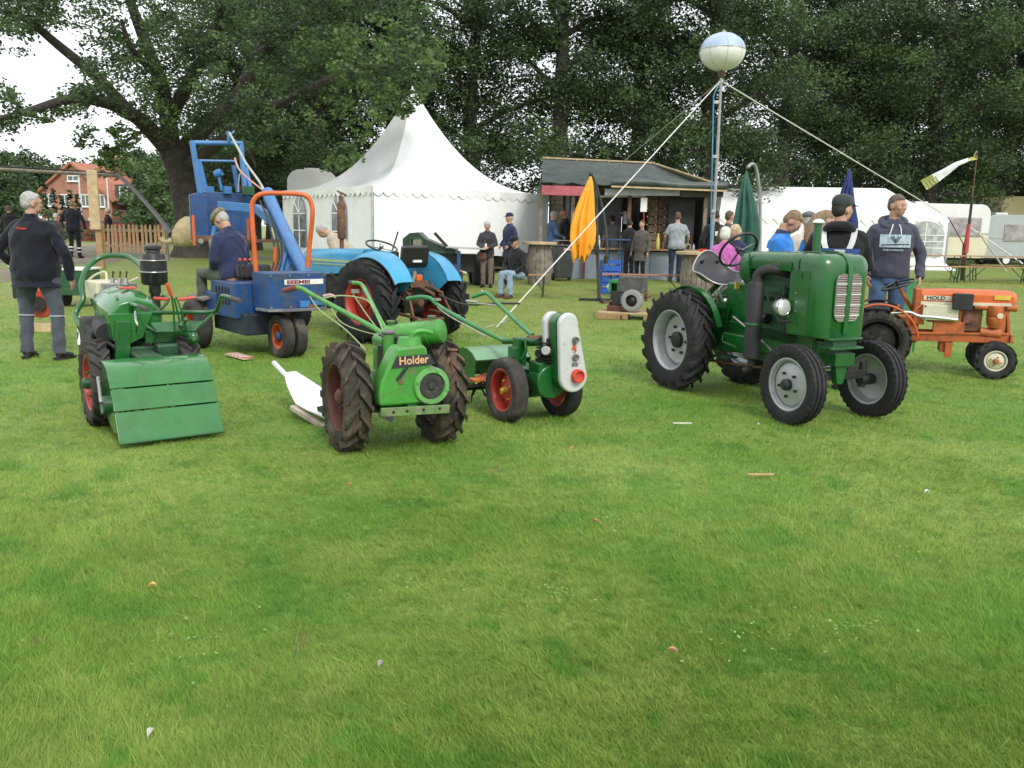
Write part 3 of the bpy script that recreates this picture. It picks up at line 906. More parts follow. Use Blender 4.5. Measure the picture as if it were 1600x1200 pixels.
# ================================================================ BRICK HOUSE
M_BRICK = mat('brick_wall_red', (.36, .17, .12), .85, var=.18, vs=1.2, bump=.3, bs=8, dirt=(.25, .16, .12), dirt_amt=.3)
M_TILE = mat('orange_roof_tile', (.40, .15, .09), .75, var=.2, vs=1.5, bump=.4, bs=6, dirt=(.2, .1, .08), dirt_amt=.3)
M_SLATE = mat('dark_slate', (.06, .065, .075), .6, var=.2, vs=2)
M_FRAMEW = mat('white_window_frame', (.75, .75, .74), .4, var=.04)
def build_house():
    Y = 88
    pa = at(72, 330, Y); pb = at(152, 330, Y)
    Wd = 8.6; Ln = 9.0
    root = thing('brick_house', 'red brick house with orange tiled gable roof and white windows', 'house', V((gx(70, Y).x, Y, .2)), R(-14))
    z0, eave = -.3, 4.2
    ridge = at(110, 257, Y).z - .2
    gab = [(0, z0), (Wd, z0), (Wd, eave - .6), (Wd / 2, ridge - .15), (0, eave)]
    b = MB(); b.prism(gab, (0, 0, 0), (1, 0, 0), (0, 0, 1), -Ln)
    b.build('wall', M_BRICK, root, smooth=0)
    rf = MB()
    for (x0, z0_, x1, z1) in ((-.5, eave - .45, Wd / 2, ridge), (Wd / 2, ridge, Wd + .5, eave - 1.0)):
        d = V((x1 - x0, 0, z1 - z0_)).normalized(); n_ = V((-d.z, 0, d.x))
        o = V((x0, -.35, z0_)); e = V((x1, -.35, z1))
        rf.loft([[o, e, e + n_ * .22, o + n_ * .22], [q + V((0, Ln + .7, 0)) for q in (o, e, e + n_ * .22, o + n_ * .22)]])
    roof = rf.build('roof', M_TILE, root, smooth=0)
    MB().box((Wd * .5 + 1.0, 5.2, ridge + .3), (.6, .6, 1.5)).build('chimney', M_BRICK, roof)
    # lower wing to the right with dormer
    wx0, wx1 = Wd, Wd + 5.2
    MB().box(((wx0 + wx1) / 2, Ln / 2 + .6, 1.0), (wx1 - wx0, Ln - 1.4, 2.8)).build('wall', M_BRICK, root, smooth=0)
    r2 = MB(); r2.loft([[V((wx0 - .2, .6, 4.9)), V((wx1 + .6, .6, 2.1)), V((wx1 + .6, .6, 2.35)), V((wx0 - .2, .6, 5.15))], [V((wx0 - .2, Ln, 4.9)), V((wx1 + .6, Ln, 2.1)), V((wx1 + .6, Ln, 2.35)), V((wx0 - .2, Ln, 5.15))]])
    r2.build('roof', M_TILE, root, smooth=0)
    MB().box((wx0 + 1.5, 1.4, 4.0), (2.6, 2.0, 2.0)).build('dormer', M_SLATE, root)
    MB().box((wx0 + 4.6, -.3, 2.15), (4.6, 3.0, .12), rot=(0, R(6), 0)).build('porch_roof', M_SLATE, root)
    for k in (0, 1): MB().cyl((wx0 + 3 + k * 3.3, -1.6, -.3), (wx0 + 3 + k * 3.3, -1.6, 2.1), .07).build('porch_post', M_WHITE, root)
    def window(x, z, w_, h_, y=-.0):
        f = MB()
        for (cx, cz, sx, sz) in ((x, z + h_ / 2, w_, .1), (x, z - h_ / 2, w_, .1), (x - w_ / 2, z, .1, h_), (x + w_ / 2, z, .1, h_), (x, z, .07, h_)):
            f.box((cx, y - .05, cz), (sx + (.1 if sz < .2 else 0), .12, sz))
        fo = f.build('window', M_FRAMEW, root)
        MB().box((x, y - .015, z), (w_, .03, h_)).build('pane', M_GLASSDK, fo)
        MB().box((x, y - .1, z - h_ / 2 - .08), (w_ + .3, .18, .06)).build('sill', M_FRAMEW, fo)
    for x in (1.1, 3.1, 5.6, 7.4): window(x, 3.35, .95, 1.15)
    window(4.3, 5.55, 1.3, .5)
    for x in (1.2, 3.6, 6.4): window(x, 1.0, 1.0, 1.2)
    window(wx0 + 1.2, 4.2, .8, 1.1, .42); window(wx0 + 2.1, 4.2, .8, 1.1, .42)
    window(wx0 + 2.0, 1.1, 1.2, 1.2, 1.28)
build_house()
def flagpole(px, Y, ytop, label):
    p = gx(px, Y); t = at(px - 1, ytop, Y)
    root = thing('flagpole', label, 'pole', p, 0, 'white poles in front of the brick house')
    MB().cyl((0, 0, -.2), (0, 0, t.z - p.z), .07, .045, n=10).build('pole', M_WHITE, root)
    MB().ell((0, 0, t.z - p.z + .06), .09).build('finial', M_WHITE, root)
    MB().box((0, 0, .15), (.3, .3, .3)).build('foot', M_WHITE, root)
flagpole(132, 56, 276, 'slim white pole before the house gable')
flagpole(175, 58, 277, 'slim white pole by the house dormer window')
rw = thing('garden_wall', 'long low dark red garden fence wall before the house porch', 'wall', gx(195, 52))
MB().box((0, 0, .55), (5.4, .2, 1.25)).build('wall', mat('dark_red_boards', (.20, .03, .03), .7), rw)
MB().box((0, -.0, 1.2), (5.6, .3, .08)).build('coping', M_SLATE, rw)
hg = thing('garden_hedge', 'clipped low hedge running in front of the brick house', 'hedge', gx(150, 50))
me, _ = crown_mesh('foliage', [((x * .9 - 6.5, 0, .5), (.7, .5, .5)) for x in range(16)], 220, .16, 31, [LEAF_D, LEAF_B, LEAF_Y], [.3, .5, .2], sub=9, subr=.33)
c = bpy.data.objects.new('foliage', me); COL.objects.link(c); c.parent = hg

# ================================================================ PICKET FENCE, GATEWAY
def build_fence():
    Y = 27.5
    a = gx(158, Y); b_ = gx(262, Y)
    root = thing('picket_fence', 'short weathered wooden picket fence panel left of the oak trunk', 'fence', a, math.atan2(b_.y - a.y, b_.x - a.x))
    Lf = (b_ - a).length
    for z in (.42, .93): MB().box((Lf / 2, .04, z), (Lf, .035, .09)).build('rail', M_WOOD_GREY, root, bevel=.005)
    for x in (.03, Lf - .06): MB().box((x, .1, .55), (.1, .1, 1.3)).build('post', M_WOOD_GREY, root, bevel=.008)
    for x in (.5, 1.35): MB().box((x, .12, .3), (.09, .09, .65)).build('post', M_WOOD_GREY, root, bevel=.008)
    me = None
    n = 15
    for i in range(n):
        if me is None:
            o = MB().prism([(-.04, .22), (.04, .22), (.04, 1.08), (0, 1.14), (-.04, 1.08)], (0, 0, 0), (1, 0, 0), (0, 0, 1), -.022).build('picket', M_WOOD, root, smooth=0)
            me = o.data
        else:
            o = bpy.data.objects.new('picket', me); COL.objects.link(o); o.parent = root
        o.location = (.12 + i * (Lf - .22) / (n - 1), -.0, random.uniform(-.015, .02)); o.rotation_euler = (0, R(random.uniform(-1.6, 1.6)), 0)
build_fence()

def build_gateway():
    Y = 22.5
    p = gx(158, Y); t = at(152, 266, Y)
    root = thing('timber_gateway', 'tall pale timber post carrying a long horizontal beam', 'gateway', p)
    h_ = t.z - p.z
    MB().box((0, 0, h_ * .22), (.16, .16, h_ * .44)).build('post', M_WOOD, root, bevel=.01)
    MB().box((-.03, -.12, h_ * .7), (.27, .07, h_ * .6)).build('board', M_WOOD_PALE, root, bevel=.01)
    q = inv(root)
    MB().cyl(q(-60, 261, 22.3), q(186, 275, 22.6), .045, n=10).build('beam', M_WOOD_GREY, root)
    MB().tube([q(-60, 258, 22.2), q(60, 263, 22.3), q(178, 271, 22.5), q(188, 277, 22.5)], .02, smooth=3).build('cable', M_BLACK, root)
    l = gx(-30, Y)
    MB().box(q.w(V((l.x, l.y, l.z + h_ / 2))), (.16, .16, h_)).build('post', M_WOOD, root, bevel=.01)
build_gateway()
pl = MB().tube([at(183, 272, 22.4), at(205, 292, 21), at(240, 330, 19), at(268, 366, 17.8)], [.045, .05, .055, .06], n=10, smooth=4).build('slanting_pole', M_BLACK, None)
tag(pl, 'black pole slanting down from the gateway beam toward the sack', 'pole')

# ================================================================ PAGODA TENT
def seg_lerp(a, b, t): return a + (b - a) * t
def build_tent():
    A = gx(583, 22.0); al = R(37.5); s = 5.86
    A.z = gz(A.x, A.y)
    root = thing('pagoda_tent', 'white pagoda party tent with tall swept peak and scalloped edge', 'tent', A, al)
    E = 2.3; H = at(652, 140, 26.1).z - A.z
    C = [V((0, 0, E)), V((s, 0, E)), V((s, s, E)), V((0, s, E))]
    ctr = V((s / 2, s / 2, 0))
    def prof(t): return E + (H - E) * (t ** 2.25)
    for k in range(4):
        a, b = C[k], C[(k + 1) % 4]
        rows = []
        N = 22; Mn = 12
        for i in range(N + 1):
            t = i / N
            row = []
            for j in range(Mn + 1):
                u = j / Mn
                p = seg_lerp(a, b, u)
                q = p + (ctr + V((0, 0, E)) - p) * (t * .985)
                sag = math.sin(math.pi * u) * .16 * math.sin(math.pi * min(t * 1.3, 1)) * (1 - t)
                q.z = prof(t) - sag + .012 * math.sin(u * 19 + t * 7) * (1 - t)
                row.append(q)
            rows.append(row)
        o = MB().sheet(rows, .01).build('roof_panel', M_CANVAS, root, smooth=50)
    MB().cyl(ctr + V((0, 0, H - .12)), ctr + V((0, 0, H + .1)), .06, .02).build('finial', M_CANVAS, root)
    # scalloped valance
    for k in range(4):
        a, b = C[k], C[(k + 1) % 4]
        d = (b - a).normalized(); n_ = V((d.y, -d.x, 0)) * .035
        ns = 20; top = []; bot = []
        for i in range(ns * 6 + 1):
            u = i / (ns * 6)
            p = seg_lerp(a, b, u) + n_
            top.append(p + V((0, 0, .02)))
            bot.append(p + V((0, 0, -.14 - .10 * abs(math.sin(math.pi * u * ns)))) + n_ * .4 * math.sin(u * 31))
        MB().sheet([bot, top], .006).build('valance', M_CANVAS, root, smooth=40)
    for k in range(4):
        MB().cyl(V((C[k].x, C[k].y, -.1)) * .999 + (ctr - C[k]).normalized().xyz * 0.06 * V((1, 1, 0)).length * 0 , V((C[k].x, C[k].y, E - .02)), .035, n=8).build('corner_pole', M_ALUPOLE, root)
    # side walls
    def wall(a, b, hem, top=E - .03, amp=.03, seed=0, off=.0):
        d = (b - a).normalized(); n_ = V((d.y, -d.x, 0))
        rows = []
        N, Mn = 16, 46
        for i in range(N + 1):
            row = []
            for j in range(Mn + 1):
                u = j / Mn; hb = hem(u)
                z = hb + (top - hb) * i / N
                p = seg_lerp(a, b, u); p.z = z
                t = 1 - i / N
                w_ = amp * (math.sin(u * 21 + seed) * .5 + math.sin(u * 47 + seed * 2 + t * 3) * .25 + math.sin(t * 9 + u * 6 + seed) * .4) * math.sin(math.pi * min(1, u * 8)) * math.sin(math.pi * min(1, (1 - u) * 8)) if 0 < u < 1 else 0
                row.append(p + n_ * (w_ + off * math.sin(math.pi * u) * t))
            rows.append(row)
        return MB().sheet(rows, .008).build('side_wall', M_CANVAS, root, smooth=60)
    def hemr(u):
        if u < .14: return .08
        if u < .22: return .08 + (u - .14) / .08 * .62
        return .66 - .16 * math.sin(math.pi * (u - .22) / .78) ** 2 + .05 * math.sin(u * 14)
    wall(C[0] * 1, C[1] * 1, hemr, amp=.05, seed=1, off=.18)
    wall(C[1] * 1, C[2] * 1, lambda u: .05, seed=5)
    wall(C[2] * 1, C[3] * 1, lambda u: .05, seed=3)
    # left face in two panels with arched windows
    wl = wall(C[3] * 1, C[0] * 1, lambda u: .03, amp=.02, seed=2)
    a, b = C[3], C[0]
    d = (b - a).normalized(); n_ = V((d.y, -d.x, 0))
    for uc in (.22, .68):
        for cx in (0,):
            w_, h0, h1 = .44, .62, 1.62
            c0 = seg_lerp(a, b, uc) ; c0.z = 0
            pts = [(-w_, h0), (w_, h0)] + [(w_ * math.cos(math.pi * i / 14), h1 + w_ * 1.05 * math.sin(math.pi * i / 14)) for i in range(15)]
            f = MB().prism(pts, c0 + n_ * .045, d, (0, 0, 1), .012).build('window', mat('clear_tent_window', (.13, .15, .16), .15, var=.5, vs=3, bump=.5, bs=4, spec=.8), root, smooth=0)
            m_ = MB()
            for (p, q) in (((0, h0), (0, h1 + w_)), ((-w_, 1.12), (w_, 1.12)), ((-w_, h1), (w_, h1)), ((0, h1), (-w_ * .7, h1 + w_ * .75)), ((0, h1), (w_ * .7, h1 + w_ * .75))):
                m_.beam(c0 + n_ * .065 + d * p[0] + V((0, 0, p[1])), c0 + n_ * .065 + d * q[0] + V((0, 0, q[1])), .035, .012, up=n_)
            m_.build('glazing_bar', M_CANVAS, f)
M_ALUPOLE = mat('aluminium_pole', (.5, .5, .5), .4, metal=.8)
build_tent()

# ================================================================ WHITE MARQUEE AT THE RIGHT
def build_marquee():
    Y = 33.5
    r0 = gx(1478, Y); l0 = gx(1120, Y + .8)
    root = thing('marquee', 'long low white marquee with pointed scallops behind the standing men', 'tent', r0, math.atan2(r0.y - l0.y, r0.x - l0.x))
    Lm = (r0 - l0).length; q = inv(root)
    E = q(1478, 342, Y).z; D = 7.0
    rz_ = q(1385, 294, Y + D / 2).z
    xr = q(1385, 294, Y + D / 2).x
    # front roof slope, hipped right end
    def grid(p00, p10, p11, p01, n=14, m=10, sag=.08):
        rows = []
        for i in range(m + 1):
            t = i / m
            rows.append([seg_lerp(seg_lerp(p00, p10, j / n), seg_lerp(p01, p11, j / n), t) + V((0, 0, -sag * math.sin(math.pi * t) * (1 + .3 * math.sin(j * 2.2)) )) for j in range(n + 1)])
        return MB().sheet(rows, .01)
    grid(V((-Lm, 0, E)), V((0, 0, E)), V((xr, D / 2, rz_)), V((-Lm + .6, D / 2, rz_))).build('roof_panel', M_CANVAS, root, smooth=60)
    grid(V((0, 0, E)), V((0, D, E)), V((xr, D / 2 + .01, rz_)), V((xr, D / 2, rz_))).build('roof_panel', M_CANVAS, root, smooth=60)
    grid(V((0, D, E)), V((-Lm, D, E)), V((-Lm + .6, D / 2, rz_)), V((xr, D / 2, rz_))).build('roof_panel', M_CANVAS, root, smooth=60)
    grid(V((-Lm, D, E)), V((-Lm, 0, E)), V((-Lm + .6, D / 2, rz_)), V((-Lm + .6, D / 2 + .01, rz_))).build('roof_panel', M_CANVAS, root, smooth=60)
    for (a, b) in ((V((-Lm, -.03, E)), V((0, -.03, E))), (V((.03, 0, E)), V((.03, D, E)))):
        ns = int((b - a).length / .42); top = []; bot = []
        for i in range(ns * 2 + 1):
            p = seg_lerp(a, b, i / (ns * 2))
            top.append(p + V((0, 0, .03))); bot.append(p + V((0, 0, -.1 - (.22 if i % 2 else 0))))
        MB().sheet([bot, top], .006).build('valance', M_CANVAS, root, smooth=0)
    npan = 5
    for k in range(npan):
        x1 = -k * Lm / npan; x0 = -(k + 1) * Lm / npan
        rows = [[V((x0 + (x1 - x0) * j / 16, .04 * math.sin(j * 1.7 + k) * (1 - i / 6), -.05 + (E + .02) * i / 6)) for j in range(17)] for i in range(7)]
        MB().sheet(rows, .01).build('side_wall', M_CANVAS, root, smooth=60)
        xc = (x0 + x1) / 2; w_ = .72; h1 = 1.35
        if k > 0 : continue
        pts = [(-w_, .55), (w_, .55)] + [(w_ * math.cos(math.pi * i / 14), h1 + w_ * .75 * math.sin(math.pi * i / 14)) for i in range(15)]
        f = MB().prism(pts, (xc, -.07, 0), (1, 0, 0), (0, 0, 1), .015).build('window', mat('hazy_tent_window', (.40, .42, .40), .25, var=.35, vs=4, bump=.3, bs=5), root, smooth=0)
        g = MB()
        for zz in (.85, 1.1, 1.35): g.box((xc, -.09, zz), (w_ * 2, .02, .03))
        g.box((xc, -.09, 1.2), (.03, .02, 1.3)); g.build('glazing_bar', M_CANVAS, f)
    MB().sheet([[V((0, D * j / 10, -.05 + E * i / 4)) for j in range(11)] for i in range(5)], .01).build('side_wall', M_CANVAS, root)
    MB().loft([[V((-2.6, -.35, -.02)), V((.25, -.5, -.02)), V((.25, -.5, .0)), V((-2.6, -.35, .0))], [V((-2.6, 0, .25)), V((0, 0, .25)), V((0, .02, .27)), V((-2.6, .02, .27))]]).build('ground_flap', M_CANVAS, root)
    for k in range(3):
        MB().cyl((-k * Lm / 2, 0, -.1), (-k * Lm / 2, 0, E), .04, n=8).build('corner_pole', M_ALUPOLE, root)
build_marquee()
def rope(name, label, a, b, r=.018, m=None, cat='rope', group=None, sag=0.0):
    a = V(a); b = V(b)
    pts = [a.lerp(b, t / 6) - V((0, 0, sag * math.sin(math.pi * t / 6))) for t in range(7)]
    return tag(MB().tube(pts, r, n=6).build(name, m or M_ROPE), label, cat, group)
rope('guy_rope', 'white guy rope slanting from the marquee corner past the picnic tables', at(1515, 355, 31), at(1598, 412, 29), .025, group='marquee guy ropes')
rope('guy_rope', 'steep white guy rope ending in the grass right of the picnic tables', at(1528, 362, 30.5), gp(1572, 424), .03, group='marquee guy ropes')
rope('guy_rope', 'thin grey guy rope dropping from the marquee corner toward the red stand', at(1482, 340, 33), at(1508, 386, 30), .02, m=M_BLACKM, group='marquee guy ropes')

# ================================================================ DRINKS STALL
M_TARP = mat('dark_green_tarpaulin', (.055, .070, .064), .45, var=.3, vs=2.5, bump=.7, bs=2.2, dirt=(.10, .12, .11), dirt_amt=.25, ds=2)
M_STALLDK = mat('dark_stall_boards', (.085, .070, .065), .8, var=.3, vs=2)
M_COUNTER = mat('blue_grey_counter_panel', (.23, .27, .32), .7, var=.1, vs=1.5, dirt=(.14, .14, .15), dirt_amt=.25, ds=1.5)
M_PINK = mat('faded_red_banner', (.42, .10, .12), .7, var=.3, vs=2)
def build_stall():
    Y = 22.5
    o = gx(893, Y); e = gx(1098, Y)
    root = thing('drinks_stall', 'open wooden drinks stall with dark tarpaulin roof and grey blue counter', 'stall', o)
    q = inv(root)
    Wd = (e - o).length; D = 3.2
    xl = q(846, 300, Y).x
    cz = q(1000, 390, Y).z
    # counter front in separate panels
    n = 5
    for i in range(n):
        MB().box((Wd * (i + .5) / n, 0, cz / 2 - .03), (Wd / n - .012, .03, cz - .06)).build('counter_panel', M_COUNTER, root, bevel=.003)
    MB().box(((xl + Wd) / 2 - .0, .1, cz + .0), (Wd - xl + .1, .5, .045)).build('counter_top', M_WOOD, root, bevel=.006)
    MB().box((xl / 2 - .02, .12, cz / 2), (-xl * .9, .03, cz - .1)).build('counter_panel', M_COUNTER, root)
    # back and side walls
    zt = 2.55
    nb = 14
    for i in range(nb):
        x0 = -.1 + (Wd + .1) * i / nb
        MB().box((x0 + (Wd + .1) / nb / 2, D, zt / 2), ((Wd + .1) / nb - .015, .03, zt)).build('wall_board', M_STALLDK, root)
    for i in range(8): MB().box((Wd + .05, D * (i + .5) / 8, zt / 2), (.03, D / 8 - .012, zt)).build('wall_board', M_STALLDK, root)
    MB().box((0.0, D * .72, zt / 2), (.04, D * .5, zt)).build('wall_board', mat('grey_partition', (.17, .17, .18), .8), root)
    MB().box((Wd * .22, 1.9, zt / 2), (Wd * .42, .04, zt)).build('partition', mat('grey_partition', (.17, .17, .18), .8), root)
    MB().box((Wd * .84, .35, cz + (zt - cz) / 2 - .05), (Wd * .2, .04, zt - cz)).build('shutter', mat('black_shutter', (.02, .019, .02), .7, var=.2), root)
    for (x, y) in ((0, .05), (Wd * .43, .1), (Wd, .05), (xl, .05), (xl, D)):
        MB().box((x, y, zt / 2), (.09, .09, zt)).build('post', M_WOOD_GREY if x != Wd * .43 else M_RUST, root, bevel=.006)
    # crates with jars stacked like masonry beside the shutter
    for i in range(7):
        for j in range(2):
            MB().box((Wd * .64 + j * .27, .8, cz + .12 + i * .22), (.25, .3, .20)).build('crate', mat('brown_crate', (.17, .11, .075), .8, var=.35, vs=9, dirt=(.32, .24, .15), dirt_amt=.35), root, bevel=.008)
    # tarpaulin roof: ridge, front slope to the eave, right slope
    rl, rr_ = q(848, 248, Y + 1.9), q(1020, 256, Y + 1.9)
    el, er = q(846, 300, Y - .35), q(1135, 296, Y - .35)
    em = q(955, 289, Y - .3)
    el2 = V((el.x, el.y, el.z + .25))
    N = 18; Mm = 9; rows = []
    for i in range(Mm + 1):
        t = i / Mm
        rows.append([seg_lerp(seg_lerp(el2, er, j / N), seg_lerp(rl, rr_, j / N), t) + V((0, 0, -.07 * math.sin(math.pi * t) * (1 + .6 * math.sin(j * 1.9)) + (.03 * math.sin(j * 2.7) * (1 - t)))) for j in range(N + 1)])
    roof = MB().sheet(rows, .012).build('roof', M_TARP, root, smooth=70)
    bl, br = q(848, 262, Y + 3.9), q(1120, 285, Y + 3.9)
    MB().sheet([[seg_lerp(seg_lerp(rl, rr_, j / 10), seg_lerp(bl, br, j / 10), i / 5) for j in range(11)] for i in range(6)], .012).build('roof', M_TARP, root, smooth=70)
    MB().sheet([[seg_lerp(seg_lerp(er, rr_, j / 6), seg_lerp(q(1120, 300, Y + 3.6), rr_, j / 6), i / 5) - V((0, 0, .03)) for j in range(7)] for i in range(6)], .012).build('roof', M_TARP, root, smooth=70)
    # left side flap of tarp
    MB().sheet([[seg_lerp(V((el.x - .02, el.y, el.z - .02)), el2 + V((-.03, 0, 0)), t / 4) .lerp(seg_lerp(q(846, 302, Y + 3.5), rl + V((-.03, 0, 0)), t / 4), u / 6) for u in range(7)] for t in range(5)], .01).build('side_flap', M_TARP, root, smooth=70)
    # rolled tarp bundle and battens along the eave
    MB().tube([em + V((0, 0, .06)), seg_lerp(em, er, .3) + V((0, 0, .10)), seg_lerp(em, er, .6) + V((0, 0, .05)), er + V((0, 0, .09))], [.09, .12, .10, .11], n=9, smooth=4).build('tarp_roll', M_TARP, root, smooth=70)
    MB().beam(rl + V((0, 0, .03)), rr_ + V((0, 0, .03)), .05, .04).build('batten', M_WOOD_PALE, root)
    MB().beam(rr_ + V((0, 0, .03)), er + V((-.1, .2, .12)), .05, .035).build('batten', M_WOOD_PALE, root)
    MB().beam(em + V((0, -.05, -.04)), er + V((0, -.05, -.04)), .035, .045).build('batten', M_WOOD_PALE, root)
    MB().beam(el + V((0, -.03, .05)), q(925, 298, Y - .35) + V((0, -.03, -.02)), .03, .24).build('banner', M_PINK, root)
    MB().beam(q(945, 300, Y - .15), q(1062, 301, Y - .15), .03, .17).build('fascia', mat('pale_grey_fascia', (.34, .34, .35), .6), root)
    MB().beam(q(1062, 303, Y - .1), q(1130, 303, Y - .1), .03, .16).build('fascia', M_STALLDK, root)
    MB().beam(q(938, 307, Y + .2), q(1008, 307, Y + .2), .04, .045).build('light_strip', M_WHITE, root)
    MB().box(q(1006, 320, Y - .05), (.17, .012, .36)).build('paper_sign', M_WHITE, root)
    MB().box(q(979, 340, Y + 1.2), (.18, .012, .34)).build('poster', mat('grey_paper', (.4, .4, .42), .7, var=.3, vs=9), root)
    MB().cyl(q(1006, 332, Y - .03), q(1006, 352, Y - .03), .015, n=8).build('sign_cord', M_RED, root)
    MB().box(q(912, 418, Y - .15), (.07, .07, .9)).build('brace', M_REDRUST, root)
    # floor and ceiling inside
    MB().box((Wd / 2, D / 2, .02), (Wd, D, .06)).build('floor', M_WOOD_GREY, root)
    return root, q, cz
stall, sq, STZ = build_stall()

# ================================================================ CARAVANS AND TRAILERS
M_CAR_CREAM = mat('caravan_cream', (.60, .56, .40), .4, var=.06, vs=2, dirt=(.3, .27, .2), dirt_amt=.15)
M_CAR_WHITE = mat('caravan_white', (.66, .66, .64), .4, var=.06, vs=2, dirt=(.35, .34, .3), dirt_amt=.2)
M_CAR_SILV = mat('caravan_silver', (.38, .41, .41), .38, metal=.25, var=.06, vs=2)
M_CAR_YEL = mat('trailer_yellow', (.50, .42, .22), .45, var=.08, vs=2)
M_WIN = mat('caravan_window', (.30, .27, .27), .15, var=.35, vs=2.5, spec=.8)
def caravan(name, label, p, rz, Lc, Wc, Hc, upper, lower, rnd, wins, group=None, split=.46):
    """body profile in the side plane (x along, z up), rounded ends"""
    root = thing(name, label, 'caravan', p, rz, group)
    def outline(z0, z1):
        pts = []
        prof = []
        for i in range(7):
            a = math.pi / 2 * i / 6
            prof.append((rnd - rnd * math.cos(a) , Hc - rnd + rnd * math.sin(a)))
        left = [(0.12, .38), (0, .75)] + prof
        allp = left + [(Lc - x, z) for x, z in reversed(left)]
        return allp
    pl_ = outline(0, Hc)
    zs = .38 + (Hc - .38) * split
    # upper and lower bodies split at the waist
    def clip(pts, zc, keep_up):
        out = []
        for i in range(len(pts)):
            a, b = pts[i], pts[(i + 1) % len(pts)]
            ia = (a[1] >= zc) == keep_up; ib = (b[1] >= zc) == keep_up
            if ia: out.append(a)
            if ia != ib:
                t = (zc - a[1]) / (b[1] - a[1]); out.append((a[0] + (b[0] - a[0]) * t, zc))
        return out
    for keep, m in ((True, upper), (False, lower)):
        MB().prism(clip(pl_, zs, keep), (0, 0, 0), (1, 0, 0), (0, 0, 1), -Wc).build('body', m, root, smooth=25, bevel=.03)
    MB().box((Lc / 2, Wc / 2, zs), (Lc + .03, Wc + .03, .05)).build('waist_trim', M_STEEL, root)
    MB().box((Lc / 2, Wc / 2, .33), (Lc * .9, Wc * .8, .1)).build('chassis', M_BLACKM, root)
    for (x, z, w_, h_) in wins:
        f = MB().box((x, -.01, z), (w_ + .1, .05, h_ + .1)).build('window', M_STEEL, root, bevel=.02)
        MB().box((x, -.03, z), (w_, .04, h_)).build('pane', M_WIN, f, bevel=.02)
    for y in (.1, Wc - .1):
        wh = MB().lathe([(.12, -.07), (.29, -.08), (.31, 0), (.29, .08), (.12, .07)], (Lc * .5, y, .31), (0, 1, 0), n=20).build('wheel', M_TYRE, root)
        MB().lathe([(.01, -.09), (.17, -.08), (.17, .08), (.01, .09)], (Lc * .5, y, .31), (0, 1, 0), n=16).build('rim', M_WHITE, wh)
    MB().tube([(Lc, Wc / 2, .4), (Lc + .7, Wc / 2, .42), (Lc + .95, Wc / 2, .5)], .04).build('drawbar', M_BLACKM, root)
    MB().cyl((Lc + .6, Wc / 2, 0.02), (Lc + .6, Wc / 2, .42), .03).build('jockey_wheel', M_BLACKM, root)
    MB().box((Lc * .5, Wc / 2, Hc + .06), (.6, .5, .1)).build('roof_vent', M_CAR_WHITE, root, bevel=.02)
    return root
pA = gx(1352, 37.5)
caravan('caravan', 'white over cream caravan half hidden behind the marquee corner', pA, R(4), 5.6, 2.1, 2.75, M_CAR_WHITE, M_CAR_CREAM, .45, [(4.3, 1.75, 1.7, .75), (1.6, 1.75, 1.2, .7)])
pB = gx(1532, 38.5)
caravan('caravan', 'small silver grey caravan with rounded ends behind the picnic tables', pB, R(6), 2.6, 1.9, 2.35, M_CAR_SILV, M_CAR_SILV, .6, [(1.6, 1.55, 1.1, .7)])
pC = gx(1556, 42)
caravan('caravan', 'tall yellowish showman trailer with curved roof at the picture edge', pC, R(8), 7, 2.3, 3.35, M_CAR_YEL, M_CAR_YEL, .5, [(4.6, 2.0, .9, .7)])
pD = gx(452, 33)
caravan('caravan', 'grey white box trailer with round top behind the pagoda tent', pD, R(14), 1.9, 2.0, 3.35, M_CAR_WHITE, M_CAR_WHITE, .5, [])
mr = thing('maroon_trailer', 'maroon roofed trailer peeping over the left slope of the pagoda tent', 'trailer', gx(492, 34), R(10))
MB().box((1.3, 1, 1.9), (3.4, 2, 2.2)).build('body', mat('maroon_panel', (.13, .035, .035), .5), mr, bevel=.04)
MB().box((1.3, 1, 3.1), (3.5, 2.1, .16)).build('roof', mat('maroon_panel', (.13, .035, .035), .5), mr, bevel=.05)
MB().box((1.3, -.03, 2.3), (2.6, .04, .5)).build('panel', M_WHITE, mr)
for x in (.4, 2.2): MB().lathe([(.1, -.1), (.38, -.1), (.38, .1), (.1, .1)], (x, .15, .38), (0, 1, 0), n=16).build('wheel', M_TYRE, mr)
# ================================================================ MACHINES
def bolt_ring(b, c, ax, r, n, s=.008, h=.01):
    u, v, d = basis(ax); c = V(c)
    for i in range(n):
        a = 2 * math.pi * i / n
        p = c + (u * math.cos(a) + v * math.sin(a)) * r
        b.cyl(p, p + d * h, s, n=6)
    return b
M_DECAL = mat('dark_decal', (.03, .03, .04), .4)
M_YEL = mat('yellow_sticker', (.65, .45, .05), .5)
M_ORTXT = mat('orange_cream_lettering', (.72, .42, .2), .5)
M_RUBBERGRIP = mat('dull_rubber_grip', (.06, .055, .05), .7)
M_REDGRIP = mat('red_grip', (.55, .06, .03), .45)
M_GLASSL = mat('headlight_glass', (.7, .72, .72), .08, var=.1, spec=.9, metal=.4)

